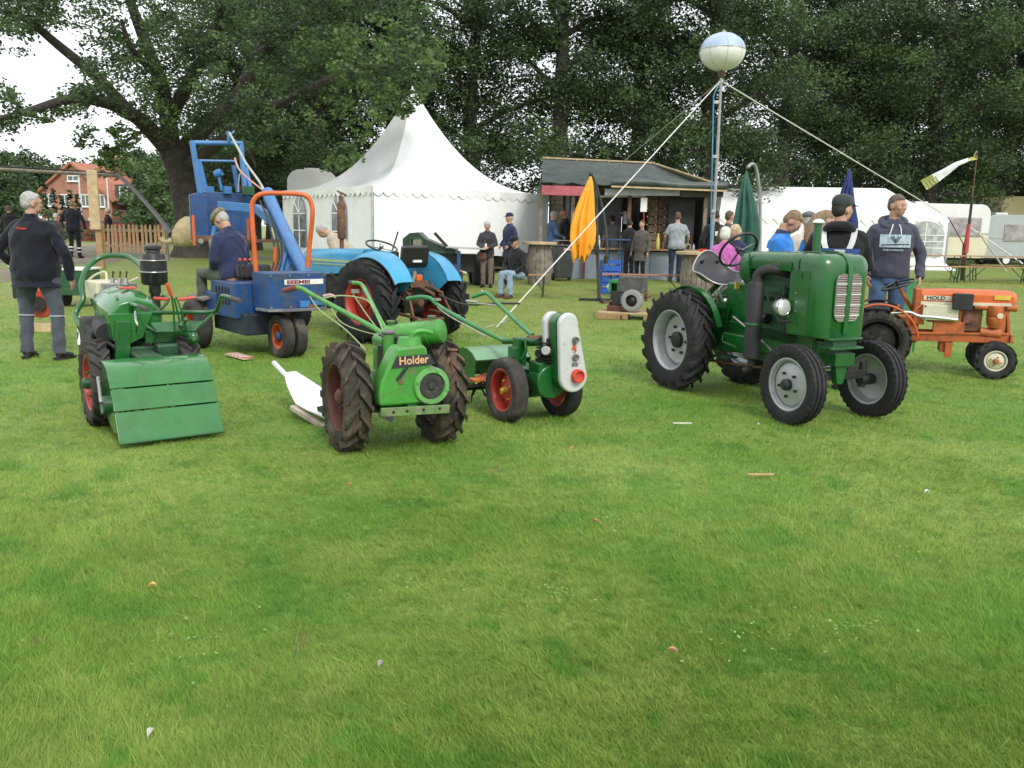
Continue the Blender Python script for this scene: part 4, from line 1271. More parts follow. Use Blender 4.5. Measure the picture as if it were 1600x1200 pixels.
# ---------------------------------------------------------------- green rotavator at the left
def build_rotavator():
    HG = mat('warm_green_gloss_paint', (.014, .150, .022), .2, var=.16, vs=5, coat=.6, dirt=(.03, .08, .03), dirt_amt=.25, ds=6, bump=.10, bs=9)
    f = V((-.59, .81)); root = thing('rotary_tiller', 'gloss green walking tractor with wide ribbed rotary hood and black air filter', 'tiller', (-2.75, 6.08, 0), hd(*f))
    q = inv(root)
    for s in (-1, 1):
        wheel(root, (s * .31, 0, .31), .315, .14, .20, M_TYRE_DUST, M_RED, M_GREEN_DK, nl=17, lh=.022, lw=.032, sweep=.30 * s, dish=.0, side=s, hub=.04, cone=.01)
    b = MB(); b.cyl((-.28, 0, .31), (.28, 0, .31), .045); b.build('axle', M_GREEN_DK, root)
    # hood: three pressed panels lying over curved side plates
    W = .335
    top = [(-.33, .52), (-.42, .525), (-.52, .505), (-.60, .455), (-.655, .375)]
    mid = [(-.658, .366), (-.702, .302), (-.737, .235)]
    low = [(-.739, .226), (-.782, .135), (-.812, .075), (-.832, .045)]
    def panel(pts, th=.012, x=W, drop=0):
        return MB().sheet([[V((x * (1 - 2 * j / 6), p[0], p[1])) for j in range(7)] for p in pts], th)
    p0 = panel(top).build('hood_panel', HG, root, smooth=50, bevel=.003)
    panel(mid).build('hood_panel', HG, root, smooth=50, bevel=.003)
    panel(low).build('hood_panel', HG, root, smooth=50, bevel=.003)
    for (y, z) in ((-.662, .352), (-.742, .213)):
        MB().box((0, y + .010, z + .002), (W * 2 - .02, .012, .010), rot=(R(30), 0, 0)).build('hood_seam', M_GREEN_DK, root)
    MB().tube([(-W, -.838, .04), (W, -.838, .04)], .009).build('hood_lip', M_GREEN, root)
    for s in (-1, 1):
        side = [(-.30, .30), (-.33, .505)] + [(y, z - .012) for y, z in top[1:]] + [(-.73, .225), (-.80, .09), (-.62, .07), (-.42, .12)]
        MB().prism(side, (s * (W - .012), 0, 0), (0, 1, 0), (0, 0, 1), .012 * 1).build('side_plate', HG, root, bevel=.002)
        MB().cyl((s * (W - .02), -.5, .24), (s * (W + .03), -.5, .24), .06).build('bearing_cap', M_GREEN_DK, root, bevel=.004)
        MB().beam((s * (W + .02), -.36, .40), (s * (W + .03), -.50, .18), .02, .04).build('depth_arm', M_GREEN, root, bevel=.003)
        MB().tube([(s * (W + .03), -.42, .42), (s * (W + .035), -.50, .26)], .012).build('adjuster', M_STEEL, root)
    t = MB(); t.cyl((-W + .03, -.5, .24), (W - .03, -.5, .24), .03)
    for i in range(8):
        x = -W + .07 + i * .077
        for k in range(2):
            a = i * .9 + k * math.pi
            t.tube([(x, -.5, .24), (x, -.5 + .12 * math.cos(a), .24 + .12 * math.sin(a)), (x + .03, -.5 + .155 * math.cos(a + .35), .24 + .155 * math.sin(a + .35))], [.012, .01, .006], n=6)
    t.build('tine_rotor', M_GREASE, root)
    # gear housing joining hood to engine
    g = MB(); g.box((0, -.18, .40), (.17, .42, .24)); g.cyl((-.13, -.02, .36), (.13, -.02, .36), .13, n=20); g.box((0, .18, .42), (.22, .34, .26))
    g.build('gearbox', M_GREEN_DK, root, bevel=.012)
    g = MB(); g.box((-.13, -.06, .58), (.10, .05, .34), rot=(0, R(6), 0)); g.build('column', M_GREEN, root, bevel=.006)
    MB().prism([(-.20, .80), (.10, .80), (.02, .62), (-.10, .56), (-.18, .60)], (0, -.02, 0), (1, 0, 0), (0, 0, 1), -.05).build('nose_plate', HG, root, bevel=.006)
    # bonnet and tank: angular casing
    sec = [(-.18, .60), (.18, .62), (.19, .80), (.12, .90), (.0, .935), (-.13, .90), (-.20, .82)]
    rg = []
    for (y, sc, dz) in ((.02, .90, -.02), (.10, 1, 0), (.42, 1.0, .02), (.66, .96, .03), (.72, .80, .02)):
        rg.append([V((x * sc, y, .74 + (z - .74) * sc + dz)) for x, z in sec])
    MB().loft(rg).build('bonnet', HG, root, smooth=28, bevel=.012)
    MB().box((.0, .30, .962), (.11, .07, .014)).build('badge', M_REDGRIP, root, bevel=.004)
    bolts = MB()
    for (x, y, z) in ((-.12, .1, .91), (.1, .1, .905), (-.13, .55, .93)): bolts.cyl((x, y, z), (x, y, z + .014), .012, n=8)
    bolts.build('bonnet_bolts', M_STEEL, root)
    # air filter
    ax, ay = .24, .50
    a = MB(); a.lathe([(.001, .90), (.045, .90), (.045, .965), (.088, .97), (.097, .985), (.1, 1.06), (.104, 1.065), (.104, 1.075), (.098, 1.08), (.098, 1.15), (.103, 1.155), (.103, 1.165), (.092, 1.17), (.082, 1.21), (.055, 1.225), (.052, 1.24), (.066, 1.25), (.064, 1.27), (.04, 1.288), (.001, 1.293)], (ax, ay, 0), (0, 0, 1), n=28)
    af = a.build('air_filter', M_BLACK, root, smooth=40)
    r_ = MB()
    for z in (1.07, 1.16): r_.torus((ax, ay, z), (0, 0, 1), .104, .005)
    r_.build('filter_clamp', M_STEEL, af)
    MB().cyl((ax, ay, .74), (ax, ay, .91), .036).build('filter_pipe', M_BLACK, root)
    # diesel engine block far side
    e = MB(); e.box((-.05, .62, .52), (.34, .34, .34)); e.cyl((-.30, .52, .60), (-.14, .52, .60), .14, n=24)
    e.build('engine', M_GREASE, root, bevel=.015)
    MB().tube([(-.18, .35, .66), (-.27, .33, .62), (-.29, .27, .52), (-.26, .20, .44)], .035, smooth=4).build('exhaust_pipe', M_BLACKM, root)
    MB().cyl((-.19, .16, .64), (-.19, .5, .66), .075, n=20).build('silencer', M_BLACKM, root, smooth=50)
    MB().tube([(-.13, -.05, .50), (-.2, .0, .58), (-.22, .1, .56), (-.2, .16, .46)], .014, smooth=4).build('hose', M_BLACKM, root)
    MB().box(q.w(V((-3.45, 7.0, .89))), (.2, .26, .16), rot=(0, 0, .2)).build('fuel_tank', M_CREAM, root, bevel=.02)
    MB().cyl(q(150, 462, 6.75), q(159, 464, 6.7), .018, n=10).build('tank_tap', M_BLACK, root)
    lv = MB()
    lv.tube([q(134, 443, 7), q(146, 431, 7), q(161, 425, 6.95), q(166, 428, 6.95), q(167, 446, 6.9)], .009, smooth=3)
    MB().tube([q(198, 442, 6.9), q(216, 434, 6.9)], .009).build('stop_lever', M_CREAM, root)
    lv.build('decompression_lever', M_CREAM, root)
    inj = MB(); inj2 = MB()
    for i, px in enumerate((176, 187, 197)):
        inj.cyl(q(px, 446, 6.85), q(px, 434, 6.85), .02, .015, n=10); inj2.cyl(q(px, 434, 6.85), q(px + 1, 425, 6.85), .006, n=8)
        inj2.ell(q(px + 1, 425, 6.85), .009, 8, 6)
    inj.box(q(186, 446, 6.87), (.26, .08, .04)); inj.build('rocker_cover', M_STEEL, root, bevel=.004); inj2.build('injector', M_BLACKM, root)
    MB().tube([q(212, 557, 6.4) if False else q(138, 532, 6.5), q(131, 516, 6.6), q(119, 497, 6.75), q(119, 487, 6.8), q(130, 467, 6.85), q(127, 447, 6.9), q(133, 424, 7.0), q(147, 408, 7.1), q(165, 400, 7.15), q(188, 399, 7.15), q(205, 403, 7.1), q(221, 416, 6.95), q(232, 432, 6.8)], .022, n=10, smooth=4).build('guard_hoop', M_GREEN, root, smooth=60)
    MB().beam(q(122, 495, 6.8), q(124, 540, 6.7), .02, .05).build('guard_bracket', M_GREEN, root)
    MB().tube([q(121, 518, 6.7), q(122, 540, 6.7), q(130, 543, 6.7), q(132, 534, 6.7)], .007, smooth=2).build('hook', M_STEEL, root)
    # handlebar with crossbar
    hb = MB()
    hb.tube([q(206, 476, 6.05), q(206, 494, 6.1), q(222, 489, 6.15), q(290, 488, 6.2), q(333, 487, 6.25), q(342, 478, 6.2), q(347, 463, 6.05), q(362, 466, 5.95)], .017, n=10, smooth=4)
    hb.tube([q(206, 476, 6.05), q(218, 479, 5.95)], .018, n=10)
    hb.tube([q(208, 494, 6.1), q(232, 512, 6.1), q(246, 519, 6.1)], .013, n=8); hb.tube([q(333, 489, 6.25), q(314, 508, 6.2), q(300, 519, 6.15)], .013, n=8)
    hb.build('handlebar', M_GREEN, root, smooth=60)
    g = MB(); g.tube([q(216, 478, 5.97), q(230, 484, 5.85)], .0175); g.tube([q(360, 466, 5.96), q(375, 470, 5.85)], .0175); g.build('grip', M_RUBBERGRIP, root)
    MB().sheet([[q(236, 505, 6.1), q(320, 502, 6.15)], [q(246, 520, 6.05), q(305, 518, 6.1)]], .01).build('support_plate', M_GREEN, root, smooth=0)
    MB().box(q.w(V((-2.62, 6.25, .62))), (.34, .16, .10)).build('crossmember', M_GREEN, root, bevel=.01)
    MB().box(q.w(V((-2.55, 6.22, .52))), (.30, .2, .1)).build('shaft_cover', M_GREEN_DK, root, bevel=.02)
    MB().tube([q(211, 486, 6.0), q(212, 500, 5.97), q(215, 510, 5.97), q(213, 519, 6.0)], [.005, .007, .009, .005], smooth=3).build('brake_lever', M_CHROME, root)
    l = MB(); l.tube([q(273, 519, 6.05), q(271, 480, 6.0), q(268, 462, 5.98)], .007); l.tube([q(284, 521, 6.05), q(278, 490, 6.0), q(272, 466, 5.98)], .007); l.tube([q(292, 518, 6.06), q(284, 486, 6.0), q(275, 464, 6)], .006)
    l.ell(q(283, 508, 6.03), .025, 10, 8); l.ell(q(290, 500, 6.03), .02, 10, 8); l.build('shift_lever', M_GREEN, root)
    g = MB(); g.tube([q(268, 463, 5.98), q(264, 452, 5.96), q(261, 443, 5.95)], [.011, .014, .012], n=10); g.build('lever_grip', M_REDGRIP, root)
    g = MB(); g.tube([q(241, 466, 6.1), q(264, 468, 6.05)], .012, n=10); g.tube([q(278, 468, 6.05), q(304, 465, 6.1)], .012, n=10); g.build('lever_grip', M_REDGRIP, root)
    m = MB(); m.ell(q(302, 528, 6.1), (.04, .04, .05)); m.cyl(q(296, 522, 6.1), q(306, 534, 6.05), .02); m.build('coupling', M_GREEN, root)
    MB().tube([q(248, 470, 6.3), q(255, 462, 6.3), q(263, 470, 6.25), q(250, 484, 6.2)], .012, smooth=3).build('pipe', M_GREEN_DK, root)
    c = MB(); c.tube([q(300, 520, 6.1), q(316, 500, 6.2), q(322, 488, 6.4)], .005, smooth=3); c.tube([q(245, 520, 6.1), q(240, 545, 6.1), q(250, 550, 6.0)], .005, smooth=3); c.build('cable', M_BLACKM, root)
build_rotavator()

# ---------------------------------------------------------------- bright green walking tractor with the name plate
def build_holder():
    f = V((.45, -.89)).normalized(); rt = V((f.y, -f.x))
    root = thing('walking_tractor', 'bright green two wheeled walking tractor with big muddy lugged tyres and dark nameplate', 'tractor', (-.80, 5.50, 0), hd(*f))
    q = inv(root)
    for s in (-1, 1):
        wheel(root, (s * .325, 0, .355), .36, .175, .225, M_TYRE_OLD, M_REDRUST, M_RUST, nl=16, lh=.034, lw=.034, sweep=.36 * s, dish=-.02, side=s, hub=.05, bolts=5)
    MB().cyl((-.28, 0, .355), (.28, 0, .355), .05).build('axle', M_GREEN_DK, root)
    g = MB(); g.box((0, -.02, .36), (.26, .46, .22)); g.cyl((-.17, -.05, .36), (.17, -.05, .36), .14, n=24); g.box((0, .2, .42), (.30, .2, .26))
    g.build('gearbox', M_GREEN_DK, root, bevel=.02)
    # front engine casing (x mirrored in the picture)
    out = [(.21, .345), (.215, .42), (.20, .50), (.165, .58), (.12, .67), (.09, .715), (-.085, .725), (-.105, .70), (-.125, .60), (-.19, .56), (-.235, .50), (-.24, .42), (-.215, .345)]
    c = MB().prism(out, (0, .20, 0), (1, 0, 0), (0, 0, 1), -.17)
    cas = c.build('engine_casing', M_GREEN_BR, root, smooth=45, bevel=.022)
    Y0 = .372
    r_ = MB(); r_.lathe([(.115, 0), (.122, .012), (.115, .028), (.088, .03), (.084, .0)], (-.13, Y0 - .005, .46), (0, 1, 0), n=32)
    for a in (.3, 1.9, 3.4, 5.0): r_.cyl((-.13 + .104 * math.cos(a), Y0 + .02, .46 + .104 * math.sin(a)), (-.13 + .104 * math.cos(a), Y0 + .035, .46 + .104 * math.sin(a)), .009, n=8)
    r_.build('pulley_ring', mat('scuffed_pale_green', (.13, .36, .10), .5, var=.2, vs=15, dirt=(.2, .2, .15), dirt_amt=.35, ds=20), cas, smooth=40)
    MB().lathe([(.083, -.01), (.08, .012), (.05, .016), (.03, .01), (.022, .024), (.001, .026)], (-.13, Y0, .46), (0, 1, 0), n=28).build('pulley', mat('dark_pulley', (.03, .03, .028), .55, dirt=(.08, .07, .05), dirt_amt=.4, ds=20), cas, smooth=40)
    pl_ = MB().prism([(.135, .588), (-.155, .600), (-.12, .665), (.10, .662)], (0, Y0 + .001, 0), (1, 0, 0), (0, 0, 1), -.006).build('nameplate', M_DECAL, cas, smooth=0, bevel=.001)
    text('Holder', .072, M_ORTXT, cas, (.088, Y0 + .008, .607), (-1, 0, .03), (0, 0, 1), bold=.0012, sx=.95)
    sl_ = MB(); sl_.box((.075, Y0, .545), (.012, .014, .085), rot=(0, R(-38), 0)); sl_.box((.055, Y0, .555), (.012, .014, .085), rot=(0, R(-38), 0)); sl_.box((-.195, Y0 - .01, .56), (.04, .02, .05), rot=(0, R(-35), 0)); sl_.build('cooling_slot', M_BLACKM, cas)
    MB().cyl((.075, Y0 - .004, .50), (.075, Y0 + .006, .50), .016).build('plug', mat('brown_spot', (.14, .08, .05), .7), cas)
    MB().box((-.13, Y0 + .015, .578), (.04, .02, .012)).build('latch', M_STEEL, cas)
    bb = MB(); bb.box((-.01, .41, .315), (.46, .02, .055), rot=(0, R(-1.5), 0)); br = bb.build('bumper_bar', mat('worn_green_bar', (.12, .22, .07), .6, var=.3, vs=12, dirt=(.22, .18, .12), dirt_amt=.45, ds=14), root, bevel=.004)
    for x in (-.17, -.06, .05, .14): MB().cyl((x, .40, .318), (x, .423, .318), .009, n=10).build('bolt_hole', M_BLACK, br)
    MB().box((.0, .3, .33), (.06, .2, .03)).build('bracket', M_GREEN_DK, root)
    # cylinder head on top of the casing
    h = MB(); h.cyl((-.02, .27, .70), (-.02, .27, .765), .085, .07, n=20); h.cyl((-.03, .28, .76), (-.03, .28, .80), .014, n=8); h.build('cylinder_head', M_GREEN_BR, root, smooth=40)
    # fuel tank lying across, along the picture horizontal
    a, b = q(606, 527, 5.62), q(692, 517, 5.50)
    d = (b - a).normalized(); L0 = (b - a).length
    pr = [(.001, -.012), (.05, -.012), (.078, 0), (.082, .015)]
    for t in (.27, .62, .76): pr += [(.082, L0 * t - .004), (.0865, L0 * t), (.082, L0 * t + .004)]
    pr += [(.082, L0 - .02), (.076, L0 - .002), (.05, L0 + .01), (.001, L0 + .012)]
    tk = MB().lathe(pr, a, d, n=28).build('fuel_tank', M_GREEN_BR, root, smooth=40)
    fc = MB()
    for t, r0 in ((.06, .032), (.80, .028)):
        p = a + d * L0 * t; fc.cyl(p + V((0, 0, .075)), p + V((0, 0, .098)), r0 * .7, n=14); fc.lathe([(r0, .098), (r0 * 1.05, .103), (r0, .112), (.001, .115)], p, (0, 0, 1), n=16)
    p = a + d * L0 * .58; fc.cyl(p + V((0, 0, .08)), p + V((0, 0, .095)), .015); fc.build('filler_cap', mat('dull_olive_cap', (.10, .14, .06), .6), tk)
    MB().tube([q(637, 553, 5.3), q(638, 535, 5.3), q(647, 521, 5.3), q(660, 517, 5.32), q(675, 520, 5.35)], [.014, .015, .016, .016, .014], smooth=4).build('fuel_pipe', M_GREEN_BR, root, smooth=60)
    # oil bath filter and intake column
    a0 = q(607, 522, 5.38)
    fl = MB(); fl.lathe([(.036, .0), (.036, -.20), (.056, -.205), (.062, -.22), (.062, -.28), (.066, -.283), (.066, -.292), (.058, -.295), (.058, -.36), (.03, -.40), (.001, -.40)], a0, (0, 0, 1), n=24); fl.build('air_filter', M_GREEN_BR, root, smooth=40)
    MB().lathe([(.03, .0), (.044, .006), (.046, .016), (.03, .026), (.001, .03)], a0, (0, 0, 1), n=18).build('filter_cap', mat('grey_cap', (.16, .15, .14), .5, metal=.3), root)
    g = MB(); g.cyl(q(590, 530, 5.6), q(606, 534, 5.45), .045, n=16); g.box(q(597, 560, 5.6), (.1, .1, .16)); g.build('handle_socket', M_GREEN_BR, root, bevel=.01)
    MB().tube([q(707, 549, 5.45), q(709, 590, 5.40), q(711, 610, 5.38)], .026, n=12).build('exhaust_pipe', M_RUST, root, smooth=60)
    MB().lathe([(.034, 0), (.04, .005), (.034, .012)], q(707, 548, 5.45), (0, 0, 1), n=16, cap=True).build('exhaust_flange', M_RUST, root)
    gr = MB()
    for i in range(6): gr.box(q(640 + i * 3, 567 + i * 7, 5.5), (.09, .12, .012))
    gr.box(q(628, 588, 5.55), (.10, .12, .14)); gr.cyl(q(632, 560, 5.5), q(620, 572, 5.4), .02); gr.cyl(q(600, 630, 5.5), q(625, 634, 5.45), .045)
    gr.build('carburettor', M_GREASE, root, bevel=.004)
    MB().box((-.02, .02, .62), (.2, .2, .26)).build('cylinder', M_GREASE, root, bevel=.01)
    # tube under the engine bent like a stand
    MB().tube([q(655, 636, 5.4), q(662, 655, 5.45), q(672, 662, 5.5), q(684, 655, 5.5), q(690, 634, 5.45)], .018, smooth=3).build('stand', M_GREASE, root)
    # handlebars
    hb = MB()
    hb.tube([q(613, 532, 5.6), q(585, 513, 5.8), q(520, 478, 6.25), q(485, 459, 6.5), q(474, 452, 6.58), q(462, 449, 6.62)], .019, n=10, smooth=3)
    hb.tube([q(612, 526, 5.75), q(595, 502, 5.9), q(570, 452, 6.55), q(562, 443, 6.65), q(552, 442, 6.72)], .017, n=10, smooth=3)
    hb.build('handlebar', M_GREEN_BR, root, smooth=60)
    g = MB(); g.tube([q(464, 449, 6.61), q(452, 452, 6.66), q(444, 454, 6.7)], [.022, .023, .02], smooth=2); g.build('grip', mat('red_rubber', (.22, .05, .04), .7), root)
    MB().tube([q(554, 442, 6.72), q(547, 441, 6.76)], .018).build('grip', M_RUBBERGRIP, root)
    c = MB()
    c.tube([q(484, 463, 6.45), q(500, 485, 6.2), q(540, 515, 5.9), q(572, 548, 5.6)], .005, smooth=3)
    c.tube([q(518, 482, 6.2), q(535, 505, 6.0), q(575, 520, 5.8), q(604, 524, 5.5)], .004, smooth=3)
    c.tube([q(506, 466, 6.5), q(530, 462, 6.5), q(560, 465, 6.4), q(580, 475, 6.2), q(600, 520, 5.7)], .006, smooth=3)
    c.tube([q(552, 460, 6.6), q(572, 490, 6.2), q(592, 516, 5.8), q(628, 556, 5.4)], .005, smooth=3)
    c.build('control_rod', mat('pale_green_rod', (.28, .36, .16), .5, dirt=(.2, .15, .1), dirt_amt=.4, ds=20), root)
    MB().tube([q(505, 463, 6.55), q(516, 461, 6.55), q(524, 464, 6.5)], [.012, .014, .01], smooth=2).build('lever_grip', mat('pinkish_lever', (.5, .33, .3), .6), root)
    MB().box(q(555, 455, 6.6), (.06, .03, .03)).build('throttle', M_STEEL, root)
    # plough behind the wheel
    pl_ = MB().tube([q(428, 567, 6.8), q(448, 588, 6.6)], .022, n=8).build('plough', M_WHITE, root)
    MB().sheet([[q(444, 585, 6.6), q(453, 583, 6.65), q(462, 582, 6.7)], [q(449, 605, 6.45), q(465, 597, 6.5), q(478, 592, 6.6)], [q(456, 620, 6.3), q(478, 612, 6.35), q(500, 606, 6.45)], [q(462, 632, 6.15), q(488, 636, 6.1), q(520, 622, 6.2)], [q(480, 642, 6.05), q(510, 655, 5.95), q(540, 640, 6.0)]], .012).build('mouldboard', mat('bright_white_enamel', (.80, .80, .80), .28, var=.05, dirt=(.4, .38, .34), dirt_amt=.12), root, smooth=60)
    MB().beam(q(456, 636, 6.15), q(508, 668, 5.95), .05, .035).build('plough_beam', mat('pale_worn_steel', (.42, .36, .28), .6, var=.25, vs=10), root, bevel=.004)
    MB().sheet([[q(588, 640, 5.7), q(600, 642, 5.7)], [q(592, 650, 5.68), q(617, 648, 5.6)], [q(607, 657, 5.65), q(614, 660, 5.6)]], .01).build('ploughshare', M_WHITE, root, smooth=0)
    MB().beam((0, -.2, .3), q(500, 640, 6.05), .05, .05).build('plough_hitch', M_GREEN_DK, root)
build_holder()

# ---------------------------------------------------------------- green tiller with white belt cover
def build_belt_tiller():
    f = V((.5, -.86)).normalized()
    root = thing('walking_tiller', 'dark green walking tiller with tall white belt cover and red wheel rims', 'tiller', (.17, 6.38, 0), hd(*f))
    q = inv(root)
    for s in (-1, 1):
        wheel(root, (s * .245, 0, .245), .25, .125, .165, M_TYRE_DUST if s > 0 else M_TYRE, M_RED, M_YEL, kind='slick', dish=-.035, side=s, hub=.022, bolts=4, holes=8)
    MB().cyl((-.2, 0, .245), (.2, 0, .245), .035).build('axle', M_GREEN_DK, root)
    g = MB(); g.box((0, -.05, .30), (.18, .34, .2)); g.cyl((-.1, -.04, .28), (.1, -.04, .28), .12, n=22); g.box((0, .17, .36), (.22, .16, .24)); g.cyl((0, .1, .33), (0, .26, .33), .13, n=24)
    g.cyl((-.0, .12, .42), (-.0, .2, .62), .07, .05, n=16)
    g.build('gearbox', M_GREEN, root, bevel=.014)
    e = MB()
    for i in range(7): e.box((-.01, .20, .49 + i * .022), (.16 - .004 * i, .15, .010))
    e.box((-.01, .2, .56), (.10, .10, .2)); e.cyl((.06, .22, .55), (.12, .24, .55), .03); e.cyl((-.05, .2, .66), (-.05, .26, .66), .02)
    e.build('engine', M_GREASE, root)
    MB().cyl((.03, .24, .56), (.09, .3, .58), .035, n=14).build('carburettor', M_STEEL, root, bevel=.004)
    # tapered belt cover: white front shell, green core, second white shell behind
    def cov(y, th, name, m, k=1.0, bev=.02, sx=0):
        zc0, r0, x0, zc1, r1, x1 = .385, .124 * k, -.115 + sx, .775, .086 * k, -.055 + sx
        pts = []
        for i in range(17): a = math.pi + math.pi * i / 16 + .06; pts.append((x0 + r0 * math.cos(a), zc0 + r0 * math.sin(a)))
        for i in range(17): a = math.pi * i / 16 + .06; pts.append((x1 + r1 * math.cos(a), zc1 + r1 * math.sin(a)))
        return MB().prism(pts, (0, y, 0), (1, 0, 0), (0, 0, 1), -th).build(name, m, root, smooth=40, bevel=bev)
    fc = cov(.335, .055, 'belt_cover', M_ALU)
    cov(.25, .08, 'cover_core', M_GREEN, .93, .006, .01)
    cov(.17, .06, 'rear_cover', M_ALU, .97, .02, .03)
    Y0 = .391
    MB().lathe([(.05, -.01), (.053, .03), (.049, .042), (.04, .043), (.034, .026), (.014, .02), (.001, .022)], (-.13, Y0, .39), (0, 1, 0), n=28).build('starter_pulley', M_REDGRIP, fc, smooth=40)
    k = MB()
    for (x, z) in ((-.105, .66), (-.11, .53)): k.lathe([(.024, 0), (.026, .02), (.022, .03), (.001, .026)], (x, Y0, z), (0, 1, 0), n=18)
    k.build('cover_knob', mat('dull_knob', (.2, .2, .2), .35, metal=.7), fc, smooth=40)
    MB().box((-.112, Y0 + .001, .475), (.055, .006, .026)).build('maker_plate', mat('grey_plate', (.2, .2, .2), .4, metal=.5), fc, bevel=.001)
    text('&', .075, M_REDGRIP, fc, (-.078, Y0 + .001, .583), (-1, 0, 0), (0, 0, 1), bold=.0006)
    text('3', .06, M_REDGRIP, fc, (-.092, Y0 + .001, .562), (-1, 0, 0), (0, 0, 1), bold=.0006)
    # handle column
    c = MB(); c.cyl(q(822, 534, 6.3), q(868, 534, 6.2), .034, n=18); c.box(q(812, 540, 6.35), (.08, .1, .12)); c.box(q(808, 556, 6.35), (.1, .12, .14)); c.cyl(q(786, 533, 6.45), q(822, 532, 6.3), .024, n=14)
    c.tube([q(820, 528, 6.25), q(822, 548, 6.22), q(815, 562, 6.25)], .012, smooth=3)
    c.build('handle_column', M_GREEN, root, bevel=.006)
    MB().box(q(838, 526, 6.2), (.14, .05, .014)).build('toolbox_lid', M_RUST, root)
    hb = MB()
    hb.tube([q(788, 532, 6.45), q(770, 524, 6.6), q(700, 487, 7.2), q(681, 474, 7.35), q(672, 466, 7.4), q(656, 464, 7.45), q(636, 467, 7.5)], .019, n=10, smooth=3)
    hb.tube([q(832, 524, 6.4), q(818, 512, 6.6), q(780, 476, 7.3), q(762, 459, 7.5), q(753, 459, 7.55), q(738, 464, 7.6)], .019, n=10, smooth=3)
    hb.build('handlebar', M_GREEN_MID, root, smooth=60)
    c = MB(); c.tube([q(684, 480, 7.3), q(702, 494, 7.1), q(760, 526, 6.6)], .006, smooth=2); c.tube([q(786, 480, 7.2), q(800, 500, 7.0), q(758, 512, 6.9)], .004); c.tube([q(740, 474, 7.5), q(765, 476, 7.4), q(782, 478, 7.3)], .008)
    c.build('control_rod', M_STEEL, root)
    c = MB(); c.box(q(684, 468, 7.35), (.05, .03, .02)); c.ell(q(753, 455, 7.55), .012); c.tube([q(728, 470, 7.4), q(745, 472, 7.45)], .011); c.build('throttle', M_STEEL, root)
    # rotary hood
    top = [(-.28, .44), (-.34, .485), (-.42, .512), (-.50, .515), (-.58, .495), (-.65, .45), (-.70, .39), (-.73, .32), (-.745, .24)]
    xr, xl = .36, -.14
    MB().sheet([[V((xr + (xl - xr) * j / 5, p[0], p[1])) for j in range(6)] for p in top], .012).build('rotor_hood', mat('sky_sheen_green_paint', (.14, .31, .17), .4, dirt=(.22, .26, .18), dirt_amt=.35), root, smooth=50)  # pale green carries the sky's reflection on the hood as colour
    side = top + [(-.60, .2), (-.32, .24)]
    for x in (xr, xl): MB().prism(side, (x, 0, 0), (0, 1, 0), (0, 0, 1), .01).build('side_plate', M_GREEN, root)
    MB().box((xr - .06, -.28, .30), (.2, .12, .02), rot=(0, .2, 0)).build('guard', M_ORANGE, root)
    t = MB(); t.cyl((xr - .02, -.5, .18), (xl, -.5, .18), .025)
    for i in range(7):
        x = xl + .04 + i * .06
        for k in range(3):
            a = i * .7 + k * 2.09
            t.tube([(x, -.5, .18), (x, -.5 + .1 * math.cos(a), .18 + .1 * math.sin(a)), (x + .02, -.5 + .14 * math.cos(a + .4), .18 + .13 * math.sin(a + .4))], [.01, .009, .005], n=6)
    t.build('tine_rotor', M_GREASE, root)
    MB().beam((0, -.1, .35), (0, -.4, .42), .1, .08).build('rotor_arm', M_GREEN_DK, root)
build_belt_tiller()

